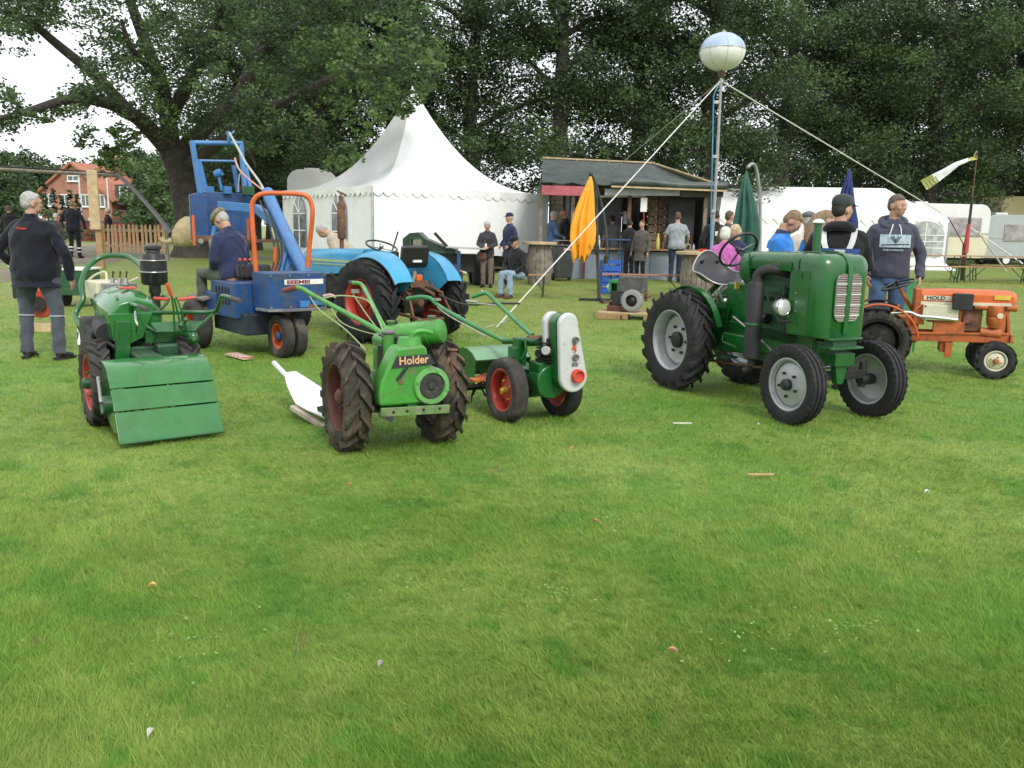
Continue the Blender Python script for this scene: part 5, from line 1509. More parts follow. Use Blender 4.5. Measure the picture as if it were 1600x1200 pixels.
# ---------------------------------------------------------------- the green tractor
def build_tractor():
    f = V((.40, -.917)).normalized()
    root = thing('tractor', 'gloss dark green small tractor with silver wheels and round cornered grille', 'tractor', (2.24, 7.24, 0), hd(*f))
    q = inv(root)
    FY, RY = .78, -.78
    for s in (-1, 1):
        wheel(root, (s * .41, FY, .312), .315, .135, .205, M_TYRE, M_SILVER, M_BLACKM, kind='rib', nl=34, lw=.022, dish=.01, side=s, hub=.045, bolts=5, hubm=M_BLACKM, name='front_wheel')
        wheel(root, (s * .42, RY, .462), .47, .215, .28, M_TYRE, M_SILVER, M_BLACKM, kind='ag', nl=19, lh=.03, lw=.036, sweep=.34 * s, dish=-.03, side=s, hub=.075, bolts=6, hubm=M_BLACKM, name='rear_wheel', cone=-.02)
    # grille shell: rounded box
    def rr(hx, z0, z1, r, n=6, top=None):
        top = top or r
        pts = []
        for (cx, cz, a0, rr_) in ((hx - top, z1 - top, 0, top), (-hx + top, z1 - top, 90, top), (-hx + r, z0 + r, 180, r), (hx - r, z0 + r, 270, r)):
            for i in range(n + 1):
                a = R(a0 + 90 * i / n); pts.append((cx + rr_ * math.cos(a), cz + rr_ * math.sin(a)))
        return pts
    def sec(y, hx, z0, z1, r, top): return [V((x, y, z)) for x, z in rr(hx, z0, z1, r, 7, top)]
    rg = [sec(.50, .252, .665, 1.318, .012, .075), sec(.74, .252, .665, 1.312, .012, .08)]
    for i in range(1, 8):
        a = math.pi / 2 * i / 7; k = .105
        rg.append(sec(.74 + k * math.sin(a), .252 - k * (1 - math.cos(a)), .665, 1.312 - k * .95 * (1 - math.cos(a)), .012, .08))
    shell = MB().loft(rg, cap0=True, cap1=True).build('grille_shell', M_GREEN, root, smooth=50)
    yf = .848
    # grille recess: two rounded halves with slats
    def half(s):
        pts = []
        w0, w1, z0, z1, r = .022, .128, .795, 1.165, .075
        pts += [(w0, z0), (w1 - r, z0)] + [(w1 - r + r * math.sin(R(90 * i / 6)), z0 + r - r * math.cos(R(90 * i / 6))) for i in range(1, 7)]
        pts += [(w1 - r + r * math.cos(R(90 * i / 6)), z1 - r + r * math.sin(R(90 * i / 6))) for i in range(7)] + [(w0, z1)]
        return [(s * x, z) for x, z in pts]
    for s in (-1, 1):
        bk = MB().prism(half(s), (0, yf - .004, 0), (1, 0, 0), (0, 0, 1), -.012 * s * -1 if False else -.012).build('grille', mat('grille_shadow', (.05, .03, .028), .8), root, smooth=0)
        n = 27
        for i in range(n):
            z = .805 + i * (.352 / (n - 1))
            w1 = .128
            if z < .87: w1 = .053 + .075 * math.sqrt(max(0, 1 - ((.87 - z) / .075) ** 2))
            if z > 1.09: w1 = .053 + .075 * math.sqrt(max(0, 1 - ((z - 1.09) / .075) ** 2))
            big = i % 6 == 3
            x = s * (.022 + w1) / 2
            MB().box((x, yf + (.012 if big else .008), z), (w1 - .026, .012 if big else .008, .0085 if big else .0052)).build('slat', mat('pale_slat', (.7, .7, .68), .35, metal=.2) if big else mat('pinkish_grey_slat', (.50, .40, .38), .45, metal=.1), bk)
        MB().tube([V((p[0], yf + .006, p[1])) for p in half(s)] + [V((half(s)[0][0], yf + .006, half(s)[0][1]))], .006, n=6).build('grille_rim', M_GREEN, root)
    # raised centre strip running over the nose
    st = [(.853, .70), (.855, .9), (.855, 1.17), (.848, 1.222), (.82, 1.272), (.78, 1.307), (.72, 1.320), (.62, 1.325), (.58, 1.325)]
    MB().sheet([[V((x, y, z)) for x in (-.022, -.015, .015, .022)] for y, z in st], .012).build('nose_strip', M_GREEN, root, smooth=50)
    st2 = [V((.235, .575, 1.18)), V((.26, .575, 1.19)), V((.258, .575, 1.26)), V((.2, .575, 1.321)), V((0, .575, 1.325)), V((-.2, .575, 1.321)), V((-.256, .575, 1.26))]
    MB().tube(st2, .006, n=6).build('bonnet_seam', M_GREEN_DK, root)
    # bonnet top and side valance, then the fuel tank end
    rg = []
    def bon(y, hx, zb, zt, r):
        pts = [V((hx - .004, y, zb)), V((hx, y, zb + .02)), V((hx, y, zt - r))]
        for i in range(1, 8): a = R(90 * i / 8); pts.append(V((hx - r + r * math.cos(a), y, zt - r + r * math.sin(a))))
        pts += [V((hx - r, y, zt)), V((0, y, zt + .006)), V((-hx + r, y, zt))]
        for i in range(1, 8): a = R(90 + 90 * i / 8); pts.append(V((-hx + r + r * math.cos(a), y, zt - r + r * math.sin(a))))
        pts += [V((-hx, y, zt - r)), V((-hx, y, zb + .02)), V((-hx + .004, y, zb))]
        return pts
    MB().loft([bon(.498, .250, 1.165, 1.315, .07), bon(.2, .248, 1.165, 1.312, .07), bon(-.02, .246, 1.165, 1.308, .07)]).build('bonnet', M_GREEN, root, smooth=50, bevel=.004)
    # rear tank: rounded barrel
    rg = []
    for (y, k) in ((-.02, 1.0), (-.14, 1.0), (-.18, .93), (-.20, .80), (-.205, .6)):
        rg.append([V((x * k, y, 1.17 + (z - 1.17) * k)) for x, z in rr(.246, 1.03, 1.308, .1, 6, .09)])
    MB().loft(rg).build('fuel_tank', M_GREEN, root, smooth=50)
    MB().lathe([(.001, .02), (.03, .02), (.034, .012), (.034, -.01)], (.04, -.09, 1.315), (0, 0, 1), n=18).build('filler_cap', M_CHROME, root, smooth=40)
    # emblem script on the valance
    text('Diesel', .05, mat('dull_script', (.16, .2, .1), .5), root, (.2525, .21, 1.205), (0, 1, 0), (0, 0, 1), name='script_badge', ext=.0015, sx=1.2)
    # side panels of the radiator housing
    for s in (-1, 1):
        MB().box((s * .2535, .60, .93), (.006, .215, .50)).build('side_panel', M_GREEN, root, bevel=.002)
        hh = MB()
        for (y, z) in ((.60, 1.155), (.58, .775)): hh.box((s * .262, y, z), (.012, .05, .012)); hh.cyl((s * .258, y + .02, z - .02), (s * .266, y + .02, z - .02), .01, n=8)
        hh.cyl((s * .255, .52, 1.19), (s * .262, .52, 1.19), .007, n=8); hh.box((s * .262, .495, 1.2), (.01, .012, .07)); hh.box((s * .256, -.02, 1.235), (.012, .012, .11))
        hh.build('hinge', M_GREEN, root)
        kk = MB(); kk.cyl((s * .256, .575, 1.0), (s * .264, .575, 1.0), .009, n=10); kk.cyl((s * .256, .59, .86), (s * .266, .59, .86), .007, n=10); kk.cyl((s * .256, .51, .81), (s * .264, .51, .81), .007, n=10); kk.build('fastener', M_STEEL, root)
    # bumper plates below the grille
    for z, y1 in ((.655, .90), (.585, .92)):
        pts = [(-.17, .78), (.17, .78), (.17, y1 - .02), (.14, y1), (-.14, y1), (-.17, y1 - .02)]
        MB().prism(pts, (0, 0, z), (1, 0, 0), (0, 1, 0), .016).build('bumper_plate', M_GREEN, root, bevel=.004)
    MB().box((0, .82, .62), (.24, .1, .06)).build('bumper_core', M_GREEN_DK, root)
    # engine
    e = MB(); e.box((0, .22, .82), (.24, .50, .50)); e.box((0, .22, 1.10), (.20, .44, .1)); e.cyl((.12, .44, .82), (.16, .44, .82), .07); e.box((.13, .2, 1.0), (.05, .3, .05))
    for i in range(4): e.cyl((.12, .05 + i * .1, .92), (.17, .05 + i * .1, .92), .018, n=10)
    e.tube([(.15, .32, 1.05), (.2, .36, .95), (.22, .33, .82), (.2, .25, .7)], .006, smooth=3); e.tube([(.14, .1, 1.0), (.2, .2, .9), (.24, .4, .74)], .005, smooth=3)
    e.build('engine', M_GREEN_DK, root, bevel=.008)
    e = MB(); e.cyl((.15, .30, .93), (.19, .38, .93), .04, n=14); e.box((.17, .42, .68), (.08, .09, .06)); e.cyl((.16, .05, .75), (.16, .16, .75), .045, n=14); e.build('dynamo', M_GREASE, root, bevel=.004)
    g = MB(); g.box((0, .12, .56), (.24, 1.1, .24)); g.box((0, -.32, .74), (.22, .34, .56)); g.box((0, -.62, .52), (.26, .36, .3)); g.cyl((-.30, RY, .46), (.30, RY, .46), .085, .085, n=20); g.box((0, RY + .02, .52), (.30, .3, .28))
    g.box((.16, -.20, .50), (.12, .34, .16)); g.box((.0, .66, .56), (.2, .3, .16))
    g.build('transmission', M_GREEN, root, bevel=.02)
    MB().box((0, .1, .41), (.16, .7, .1)).build('sump', M_GREEN_DK, root, bevel=.02)
    # silencer with elbow and band
    x, y = .335, .19
    MB().lathe([(.001, .36), (.028, .36), (.03, .41), (.066, .43), (.068, .45), (.068, 1.05), (.060, 1.065), (.030, 1.07)], (x, y, 0), (0, 0, 1), n=28).build('silencer', M_BLACKM, root, smooth=40)
    MB().tube([(x, y, 1.05), (x - .01, y, 1.12), (x - .04, y + .05, 1.165), (x - .1, y + .12, 1.168), (x - .2, y + .16, 1.14)], .042, n=14, smooth=5).build('exhaust_elbow', M_BLACKM, root, smooth=60)
    MB().lathe([(.071, .0), (.073, .004), (.073, .022), (.071, .026)], (x, y, .70), (0, 0, 1), n=28).build('silencer_band', M_GREEN, root, smooth=40)
    MB().tube([(x, y, .40), (x, y - .02, .34), (x + .02, y - .06, .31)], .026, n=10, smooth=3).build('tail_pipe', M_BLACKM, root)
    # headlights
    for s in (-1, 1):
        hx, hy, hz = s * .335, .53, .885
        hl = MB().lathe([(.001, -.10), (.03, -.098), (.055, -.07), (.068, -.02), (.072, 0), (.068, .006)], (hx, hy, hz), (0, 1, 0), n=26).build('headlight', mat('headlight_shell', (.45, .46, .45), .3, metal=.75), root, smooth=60)
        MB().lathe([(.064, .004), (.055, .012), (.03, .018), (.001, .02)], (hx, hy, hz), (0, 1, 0), n=26).build('lens', M_GLASSL, hl, smooth=60)
        MB().torus((hx, hy + .004, hz), (0, 1, 0), .067, .006, 26, 6).build('headlight_rim', M_CHROME, hl)
        MB().tube([(s * .2, hy, hz - .12), (hx, hy - .03, hz - .11), (hx, hy - .03, hz - .05)], .010, smooth=2).build('headlight_bracket', M_BLACKM, root)
    # intake stack
    MB().cyl((.0, .48, 1.30), (.0, .48, 1.545), .032, n=18).build('intake_stack', M_GREEN, root)
    MB().lathe([(.03, 1.54), (.052, 1.545), (.054, 1.552), (.04, 1.572), (.02, 1.582), (.001, 1.584)], (.0, .48, 0), (0, 0, 1), n=22).build('stack_cap', M_CHROME, root, smooth=40)
    # front axle
    a = MB(); a.prism([(-.09, .56), (.09, .56), (.03, .30), (-.03, .30)], (0, .86, 0), (1, 0, 0), (0, 0, 1), .06); a.box((0, .80, .50), (.2, .18, .1)); a.build('axle_bolster', M_GREEN, root, bevel=.006)
    a = MB(); a.beam((-.33, FY, .36), (.33, FY, .36), .06, .07)
    for s in (-1, 1): a.cyl((s * .31, FY, .46), (s * .31, FY, .25), .03, n=12); a.cyl((s * .28, FY, .312), (s * .42, FY, .312), .045, n=14)
    a.build('front_axle', M_BLACKM, root, bevel=.006)
    a = MB(); a.tube([(-.31, FY - .14, .40), (.31, FY - .14, .40)], .013); a.beam((-.31, FY, .42), (-.31, FY - .16, .40), .03, .02); a.beam((.31, FY, .42), (.31, FY - .16, .40), .03, .02); a.tube([(.31, FY - .14, .40), (.22, .1, .6), (.16, -.3, .72)], .011); a.build('steering_rod', M_STEEL, root)
    # steering wheel
    ax_ = V((0, -.80, .60)).normalized(); c = V((.03, -.46, 1.31))
    sw = MB().torus(c, ax_, .183, .0125, 40, 8).build('steering_wheel', M_BLACK, root, smooth=60)
    s_ = MB(); u, v, d = basis(ax_)
    for k in range(3):
        an = 2 * math.pi * k / 3 + .5; s_.tube([c - ax_ * .02, c + (u * math.cos(an) + v * math.sin(an)) * .18], .007, n=7)
    s_.cyl(c - ax_ * .03, c + ax_ * .015, .026, n=14); s_.build('spoke', M_BLACK, sw)
    MB().tube([c - ax_ * .02, V((.03, -.25, 1.12)), V((.02, -.12, 1.02))], .015).build('steering_column', M_BLACKM, root)
    MB().box((0, -.17, .93), (.3, .06, .4)).build('bulkhead', M_GREEN, root, bevel=.015)
    MB().box((.14, -.30, 1.0), (.05, .012, .06)).build('data_plate', M_YEL, root)
    # pan seat on sprung arm: dished shell
    rg = []
    for k in range(9):
        r0 = max(k / 8, .01); ring = []
        for j in range(40):
            a = 2 * math.pi * j / 40; cx, cy = math.cos(a), math.sin(a)
            bk = max(0, -cy) * r0
            ring.append(V((.245 * r0 * math.copysign(abs(cx) ** .9, cx), -.76 + (.19 if cy > 0 else .24) * r0 * cy + .05 * bk ** 3, .985 + .02 * r0 ** 2 + .285 * bk ** 2.2 + .085 * (r0 * abs(cx)) ** 3.5 - .02 * max(0, cy) * r0 ** 3)))
        rg.append(ring)
    seat = MB().loft(rg, cap0=True, cap1=False).build('seat', mat('dark_grey_seat_metal', (.028, .029, .034), .45, var=.15, vs=6), root, smooth=80)
    sm_ = seat.modifiers.new('thickness', 'SOLIDIFY'); sm_.thickness = .006
    MB().tube(rg[-1] + rg[-1][:1], .008, n=7).build('seat_rim', M_STEEL, seat, smooth=60)
    sl_ = MB()
    for x in (-.09, .09): sl_.box((x, -.925, 1.15), (.03, .006, .10), rot=(R(-22), 0, 0))
    sl_.build('seat_slot', M_BLACK, seat)
    MB().tube([(0, -.78, .97), (0, -.9, .86), (0, -.84, .72), (0, -.66, .68)], [.03, .028, .028, .03], smooth=4).build('seat_spring', M_GREEN, root)
    # fenders: curved strip plus inner plate
    for s in (-1, 1):
        rows = []
        for i in range(15):
            a = R(20 + 125 * i / 14)
            rows.append([V((s * x, RY + .50 * math.cos(a), .46 + .50 * math.sin(a))) for x in (.27, .30, .33)])
        MB().sheet(rows, .008).build('fender', M_GREEN, root, smooth=50)
        pts = [(RY + .50 * math.cos(R(20 + 125 * i / 14)), .46 + .50 * math.sin(R(20 + 125 * i / 14))) for i in range(15)] + [(RY - .25, .52), (RY + .25, .50)]
        MB().prism(pts, (s * .27, 0, 0), (0, 1, 0), (0, 0, 1), .008).build('fender_plate', M_GREEN, root)
        MB().box((s * .2, -.34, .36), (.16, .2, .015)).build('foot_rest', M_GREEN_DK, root)
    # levers, linkages, pedals
    l = MB()
    for i in range(3): l.tube([(.12 + i * .035, -.50 - i * .03, .60), (.15 + i * .035, -.46 - i * .03, .80), (.15 + i * .035, -.54 - i * .03, .92)], .011, smooth=3)
    for i in range(3): l.box((.14 + i * .03, -.44 - i * .03, .66), (.014, .05, .28), rot=(R(-14), 0, 0))
    l.tube([(.2, -.38, .55), (.26, -.3, .5), (.3, -.05, .48)], .008); l.tube([(.18, -.7, .6), (.26, -.4, .62)], .008)
    l.build('lever', M_GREEN, root)
    l = MB(); l.tube([(.10, -.60, .75), (.13, -.58, .92), (.10, -.56, .98)], .012, smooth=2); l.tube([(.06, -.50, .78), (.16, -.56, .94)], .010); l.box((.12, -.55, .88), (.2, .05, .02)); MB().ell((.21, -.36, .86), .024).build('lever_knob', M_CHROME, root); l.box((.16, -.5, .7), (.06, .1, .04), rot=(.3, 0, .3)); l.cyl((.12, -.62, .66), (.2, -.58, .7), .016)
    l.build('linkage', M_STEEL, root)
    MB().tube([(.24, -.5, .3), (.1, -.1, .3), (-.1, .2, .3)], .012).build('brake_rod', M_RUST, root)
    MB().box((0, -.98, .42), (.2, .22, .06)).build('drawbar', M_BLACKM, root, bevel=.005)
build_tractor()
# ---------------------------------------------------------------- orange garden tractor
def build_orange():
    f = V((.93, -.36)).normalized()
    root = thing('garden_tractor', 'small faded orange garden tractor with cream front wheel rims and black battery box', 'tractor', (4.75, 9.09, 0), hd(*f))
    q = inv(root)
    FY, RY = .45, -.70
    for s in (1, -1):
        wheel(root, (s * .30, FY, .198), .20, .15, .105, M_TYRE, M_CREAM, M_ORANGE, kind='ag', nl=13, lh=.018, lw=.026, sweep=.42 * s, dish=.03, side=s, hub=.028, bolts=4, hubm=M_ORANGE, name='front_wheel')
        wheel(root, (s * .36, RY, .335), .34, .19, .23, M_TYRE_DUST, M_GREASE if s > 0 else M_ORANGE, M_GREASE, kind='ag', nl=18, lh=.022, lw=.03, sweep=.34 * s, dish=-.02, side=s, hub=.05, name='rear_wheel')
    # bonnet
    sec = lambda y, hx, z0, z1: [V((hx, y, z0)), V((hx, y, z1 - .05)), V((hx - .03, y, z1 - .008)), V((hx - .07, y, z1)), V((-hx + .07, y, z1)), V((-hx + .03, y, z1 - .008)), V((-hx, y, z1 - .05)), V((-hx, y, z0))]
    MB().loft([sec(-.30, .17, .765, .895), sec(.0, .17, .77, .91), sec(.50, .165, .785, .915), sec(.585, .16, .79, .905), sec(.61, .13, .80, .88)]).build('bonnet', M_ORANGE_BR, root, smooth=30, bevel=.006)
    MB().box((.172, .13, .765), (.012, .86, .032), rot=(R(1.2), 0, 0)).build('trim_strip', M_CREAM, root, bevel=.003)
    MB().box((.175, -.14, .815), (.006, .27, .05)).build('nameplate', M_CREAM, root)
    text('HOLD', .052, M_DECAL, root, (.179, -.245, .798), (0, 1, 0), (0, 0, 1), bold=.0012, sx=1.25)
    MB().box((.174, .47, .845), (.006, .15, .045)).build('sticker', M_YEL, root)
    MB().box((.20, .10, .79), (.10, .19, .17)).build('battery_box', M_BLACKM, root, bevel=.008)
    MB().box((.19, -.10, .66), (.03, .35, .17)).build('side_cover', M_CREAM, root, bevel=.012)
    b = MB()
    for y in (-.25, .05):
        for z in (.595, .725): b.cyl((.20, y, z), (.212, y, z), .009, n=8)
    b.build('cover_bolt', M_GREASE, root)
    MB().loft([[V((x, y, .905 - (0 if i else .0))) for x, y in ((.17, -.30), (-.17, -.30), (-.17, -.36), (.17, -.36))] if i else [V((x, y, .52)) for x, y in ((.16, -.24), (-.16, -.24), (-.16, -.36), (.16, -.36))] for i in (0, 1)]).build('dashboard', M_ORANGE, root, bevel=.01)
    MB().box((0, -.05, .66), (.30, .34, .22)).build('flywheel_cover', M_ORANGE, root, bevel=.02)
    e = MB(); e.box((.02, .2, .62), (.22, .22, .30)); e.cyl((.1, .17, .60), (.16, .17, .60), .05); e.build('engine', M_RUST, root, bevel=.012)
    # filter canister, front plate, blower pieces
    c = MB(); c.lathe([(.001, -.0), (.075, .0), (.078, .02), (.078, .11), (.074, .115), (.074, .13), (.078, .135), (.07, .19), (.05, .235), (.001, .24)], (.15, .42, .76), (0, 0, -1), n=24)
    c.cyl((.15, .22, .74), (.15, .36, .735), .032, n=14); c.cyl((.14, .52, .745), (.14, .62, .74), .038, n=14); c.cyl((.13, .30, .47), (.13, .50, .46), .055, n=16); c.box((.1, .5, .60), (.1, .06, .32))
    c.build('air_filter', M_ORANGE, root, smooth=40, bevel=.004)
    MB().cyl((.225, .46, .66), (.235, .46, .66), .03, n=16).build('badge', M_CREAM, root)
    MB().box((0, .555, .60), (.30, .03, .36), rot=(R(8), 0, 0)).build('front_panel', M_ORANGE, root, bevel=.006)
    fr = MB(); fr.beam((.15, .58, .42), (.15, -.45, .385), .03, .10); fr.beam((-.15, .58, .42), (-.15, -.45, .385), .03, .10); fr.box((.0, .60, .42), (.38, .03, .09)); fr.box((.0, -.0, .36), (.26, .12, .26)); fr.beam((.17, .56, .47), (.17, -.38, .42), .02, .022)
    fr.box((.12, .0, .50), (.1, .3, .14)); fr.build('frame', M_ORANGE, root, bevel=.004)
    MB().box((.15, .02, .26), (.03, .07, .16)).build('bracket', M_ORANGE, root, bevel=.004)
    g = MB(); g.box((0, -.50, .46), (.26, .42, .30)); g.cyl((-.3, RY, .38), (.3, RY, .38), .075, n=18); g.box((0, -.72, .42), (.24, .2, .28)); g.build('gearbox', M_ORANGE, root, bevel=.02)
    MB().cyl((-.28, FY, .2), (.28, FY, .2), .03).build('front_axle', M_ORANGE, root)
    MB().tube([q(1392, 489, 8.9), q(1420, 488, 8.85), q(1436, 494, 8.8), q(1460, 496, 8.75), q(1496, 500, 8.7)], [.016, .017, .018, .019, .022], n=10, smooth=4).build('exhaust_pipe', M_CHROME, root, smooth=60)
    for s in (1, -1):
        rows = []
        for i in range(13):
            a = R(10 + 120 * i / 12)
            rows.append([V((s * x, RY + .395 * math.cos(a), .345 + .395 * math.sin(a))) for x in (.26, .36, .46)])
        MB().sheet(rows, .008).build('fender', M_BLACKM, root, smooth=50)
        MB().tube([r_[2 if s > 0 else 2] for r_ in rows], .01, n=6).build('fender_edge', M_ORANGE_BR, root)
    c = q(1403, 445, 9.15); ax_ = (q.w(root.location + V((0, 0, 1))) - q.w(root.location)).normalized()
    ax_ = V((.10, -.36, .93)).normalized()
    sw = MB().torus(c, ax_, .17, .011, 36, 8).build('steering_wheel', M_BLACK, root, smooth=60)
    s_ = MB(); u, v, d = basis(ax_)
    for k in range(3):
        an = 2 * math.pi * k / 3 + .2; s_.tube([c, c + (u * math.cos(an) + v * math.sin(an)) * .165], .008, n=7)
    s_.cyl(c - ax_ * .02, c + ax_ * .05, .02, n=12); s_.build('spoke', M_BLACK, sw)
    MB().tube([c, V((.0, -.36, .66)), V((0, -.30, .56))], .02).build('steering_column', M_ORANGE, root)
    MB().tube([(.1, -.62, .55), (.12, -.50, .72)], .014).build('lever', M_ORANGE_BR, root)
    MB().tube([(.2, -.40, .58), (.19, -.33, .70), (.17, -.28, .74)], .012).build('lever', M_ORANGE, root)
    MB().box((0, -.74, .66), (.34, .3, .05)).build('seat', M_BLACKM, root, bevel=.02)
build_orange()

# ---------------------------------------------------------------- blue loader
def build_loader():
    f = V((-.65, .76)).normalized()
    root = thing('yard_loader', 'blue three wheeled yard loader with orange hoop and raised dark bucket', 'loader', (-3.0, 9.8, 0), hd(*f))
    q = inv(root)
    for s in (-1, 1):
        wheel(root, (s * .075, -.74, .24), .245, .125, .14, M_TYRE_DUST, M_ORANGE_BR, M_BLUE, kind='slick', dish=-.02, side=s, hub=.05, bolts=5, hubm=M_BLUE, name='rear_wheel')
        wheel(root, (s * .56, .50, .285), .29, .20, .15, M_TYRE_DUST, M_ORANGE_BR, M_BLUE, kind='slick', dish=.0, side=s, hub=.04, bolts=5, name='front_wheel')
    # counterweight with sign
    MB().box((.06, -.70, .745), (.68, .42, .40)).build('counterweight', M_BLUE, root, bevel=.012)
    pts = [(-.36, 0), (.40, 0)] + [(.02 + .38 * math.cos(R(-180 * i / 12)) , -.26 * math.sin(R(180 * i / 12))) for i in range(1, 12)]
    MB().prism([(x, -y) for x, y in [(-.33, 0), (.43, 0), (.40, .26), (.2, .34), (-.1, .34), (-.3, .26)]], (0, -.66, .53), (1, 0, 0), (0, 1, 0), .03).build('rear_plate', mat('worn_grey_blue_plate', (.14, .15, .17), .5, var=.25, dirt=(.3, .28, .25), dirt_amt=.4), root, bevel=.005)
    MB().box((.13, -.914, .845), (.46, .006, .055)).build('name_sign', M_WHITE, root)
    text('EEEMEI', .052, mat('dark_red_lettering', (.25, .02, .03), .5), root, (-.075, -.919, .828), (1, 0, 0), (0, 0, 1), bold=.002, sx=1.75)
    b = MB(); b.box((.12, -.93, .60), (.12, .05, .07)); b.box((.28, -.93, .61), (.12, .05, .05)); b.build('bracket', M_BLUE_LT, root, bevel=.005)
    MB().cyl((.20, -.93, .55), (.20, -.93, .60), .05, n=16).build('steering_pivot', M_RUST, root, bevel=.004)
    MB().cyl((.0, -.74, .24), (.0, -.74, .54), .05, n=14).build('fork_post', M_RUST, root)
    g = MB(); g.box((-.22, -.1, .62), (.5, .7, .40)); g.box((-.1, .25, .55), (.8, .4, .26)); g.box((.25, -.3, .7), (.3, .4, .3)); g.build('body', M_BLUE, root, bevel=.015)
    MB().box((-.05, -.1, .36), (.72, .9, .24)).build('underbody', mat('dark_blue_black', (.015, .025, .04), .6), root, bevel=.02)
    MB().box((-.46, .46, .62), (.26, .5, .03), rot=(0, R(-14), 0)).build('mudguard', mat('rusty_grey_plate', (.2, .16, .15), .7, var=.3), root, bevel=.004)
    MB().tube([q(345, 500, 9.9), q(352, 478, 9.8), q(362, 470, 9.8)], .01, smooth=2).build('linkage', M_STEEL, root)
    # orange hoop
    MB().tube([q(401, 434, 9.35), q(398, 400, 9.35), q(394, 340, 9.35), q(394, 320, 9.35), q(401, 307, 9.35), q(415, 302, 9.37), q(440, 302, 9.4), q(465, 303, 9.42), q(480, 307, 9.44), q(487, 320, 9.45), q(488, 340, 9.45), q(484, 380, 9.5), q(481, 418, 9.5)], .026, n=12, smooth=5).build('roll_hoop', M_ORANGE_BR, root, smooth=60)
    MB().tube([q(428, 428, 9.7), q(430, 386, 9.7)], .02).build('orange_post', M_ORANGE_BR, root)
    # lifting arms
    MB().tube([q(418, 300, 10.9), q(430, 330, 10.6), q(479, 432, 9.55)], .075, n=18, smooth=2).build('lift_cylinder', M_BLUE_LT, root, smooth=60)
    MB().tube([q(479, 430, 9.55), q(483, 443, 9.45)], .05, n=12).build('cylinder_rod', M_STEEL, root)
    def poly(pp, w_, h_, name, m):
        b = MB()
        for a, c in zip(pp[:-1], pp[1:]): b.beam(a, c, w_, h_, up=(0, 0, 1))
        return b.build(name, m, root, bevel=.008)
    poly([q(343, 321, 11.3), q(402, 326, 11.0), q(432, 350, 10.6), q(450, 386, 10.2), q(452, 440, 9.8)], .09, .11, 'lift_arm', M_BLUE_LT)
    poly([q(343, 319, 11.8), q(332, 372, 11.5)], .05, .07, 'lift_arm', M_BLUE_LT)
    poly([q(448, 395, 10.1), q(440, 418, 9.8), q(436, 436, 9.6)], .06, .09, 'arm_brace', M_BLUE_LT)
    poly([q(470, 400, 10.2), q(452, 430, 9.8)], .06, .09, 'arm_brace', M_BLUE)
    # bucket box and tilting frame held up in front
    def pq(pts, Y, name, m, th): return MB().prism([(0, 0)], (0, 0, 0), (1, 0, 0), (0, 0, 1), .1)
    o = q(300, 376, 11.5); u = (q(398, 376, 11.9) - o); lu = u.length; u.normalize(); up = V((0, 0, 1)); w_ = u.cross(up)
    zt = (q(300, 300, 11.5) - o).z; zb = 0
    MB().prism([(0, 0), (lu, 0), (lu * .98, zt * .9), (lu * .85, zt), (lu * .2, zt * 1.02), (0, zt * .95)], o, u, up, -.12).build('bucket_back', M_BLUE, root, bevel=.01)
    MB().prism([(0, 0), (.2, 0), (.20, zt * .95), (0, zt * .96)], o + w_ * .16, u, up, -.05).build('bucket_side', M_BLUE, root, bevel=.008)
    bb = MB(); bb.beam(o + w_ * .14 + up * .03, o + u * lu + w_ * .14 + up * .03, .06, .08); bb.build('bucket_edge', M_RUST, root, bevel=.005)
    ro = MB()
    for i in range(3): p = o + u * (.08 + i * .13) + w_ * .2 + up * (-.0); ro.cyl(p, p + w_ * .05, .035, n=14)
    ro.build('roller', M_STEEL, root)
    MB().beam(o + u * .42 + w_ * .2, o + u * lu * 1.6 + w_ * .15, .1, .04).build('rusty_shelf', M_RUST, root)
    MB().tube([o + w_ * .22 + up * -.06, o + w_ * .22 + up * .34], .02).build('orange_stake', M_ORANGE_BR, root)
    MB().tube([o + u * lu * .85 + w_ * .2 + up * -.04, o + u * lu * .85 + w_ * .2 + up * .3], .018).build('orange_stake', M_ORANGE, root)
    fr = MB()
    for (a, b_) in (((300, 220, 11.6), (313, 303, 11.5)), ((310, 250, 11.8), (322, 302, 11.7)), ((376, 221, 11.9), (383, 300, 11.8)), ((383, 262, 11.9), (392, 300, 11.8)), ((365, 258, 12), (372, 300, 12))):
        fr.beam(q(*a), q(*b_), .055 if a[0] != 365 else .03, .055)
    for (a, b_) in (((298, 223, 11.6), (378, 224, 11.9)),): fr.tube([q(*a), q(*b_)], .032, n=12)
    fr.tube([q(312, 251, 11.8), q(368, 252, 12)], .018); fr.tube([q(358, 222, 11.8), q(356, 205, 11.8)], .02); fr.tube([q(366, 205, 11.9), q(358, 212, 11.8), q(374, 226, 11.9)], .015)
    fr.build('tilt_frame', M_BLUE_LT, root, bevel=.006)
    wd_ = MB(); wd_.lathe([(.02, -.05), (.05, -.05), (.055, 0), (.05, .05), (.02, .05)], q(341, 271, 11.7), V((.6, -.6, .4)), n=18); wd_.tube([q(341, 274, 11.7), q(347, 298, 11.7)], .02); wd_.box(q(326, 296, 11.7), (.12, .1, .08)); wd_.box(q(355, 297, 11.7), (.1, .08, .1)); wd_.build('winch', M_BLUE_LT, root, bevel=.004)
    MB().box(q(388, 298, 11.7), (.14, .1, .12)).build('green_bracket', M_GREEN_DK, root, bevel=.006)
    h = MB(); h.tube([q(358, 207, 11.7), q(372, 232, 11.6), q(385, 256, 11.4), q(404, 282, 11.1), q(416, 304, 10.8)], .016, smooth=3); h.tube([q(372, 300, 11.6), q(374, 274, 11.6), q(380, 268, 11.6)], .008, smooth=2)
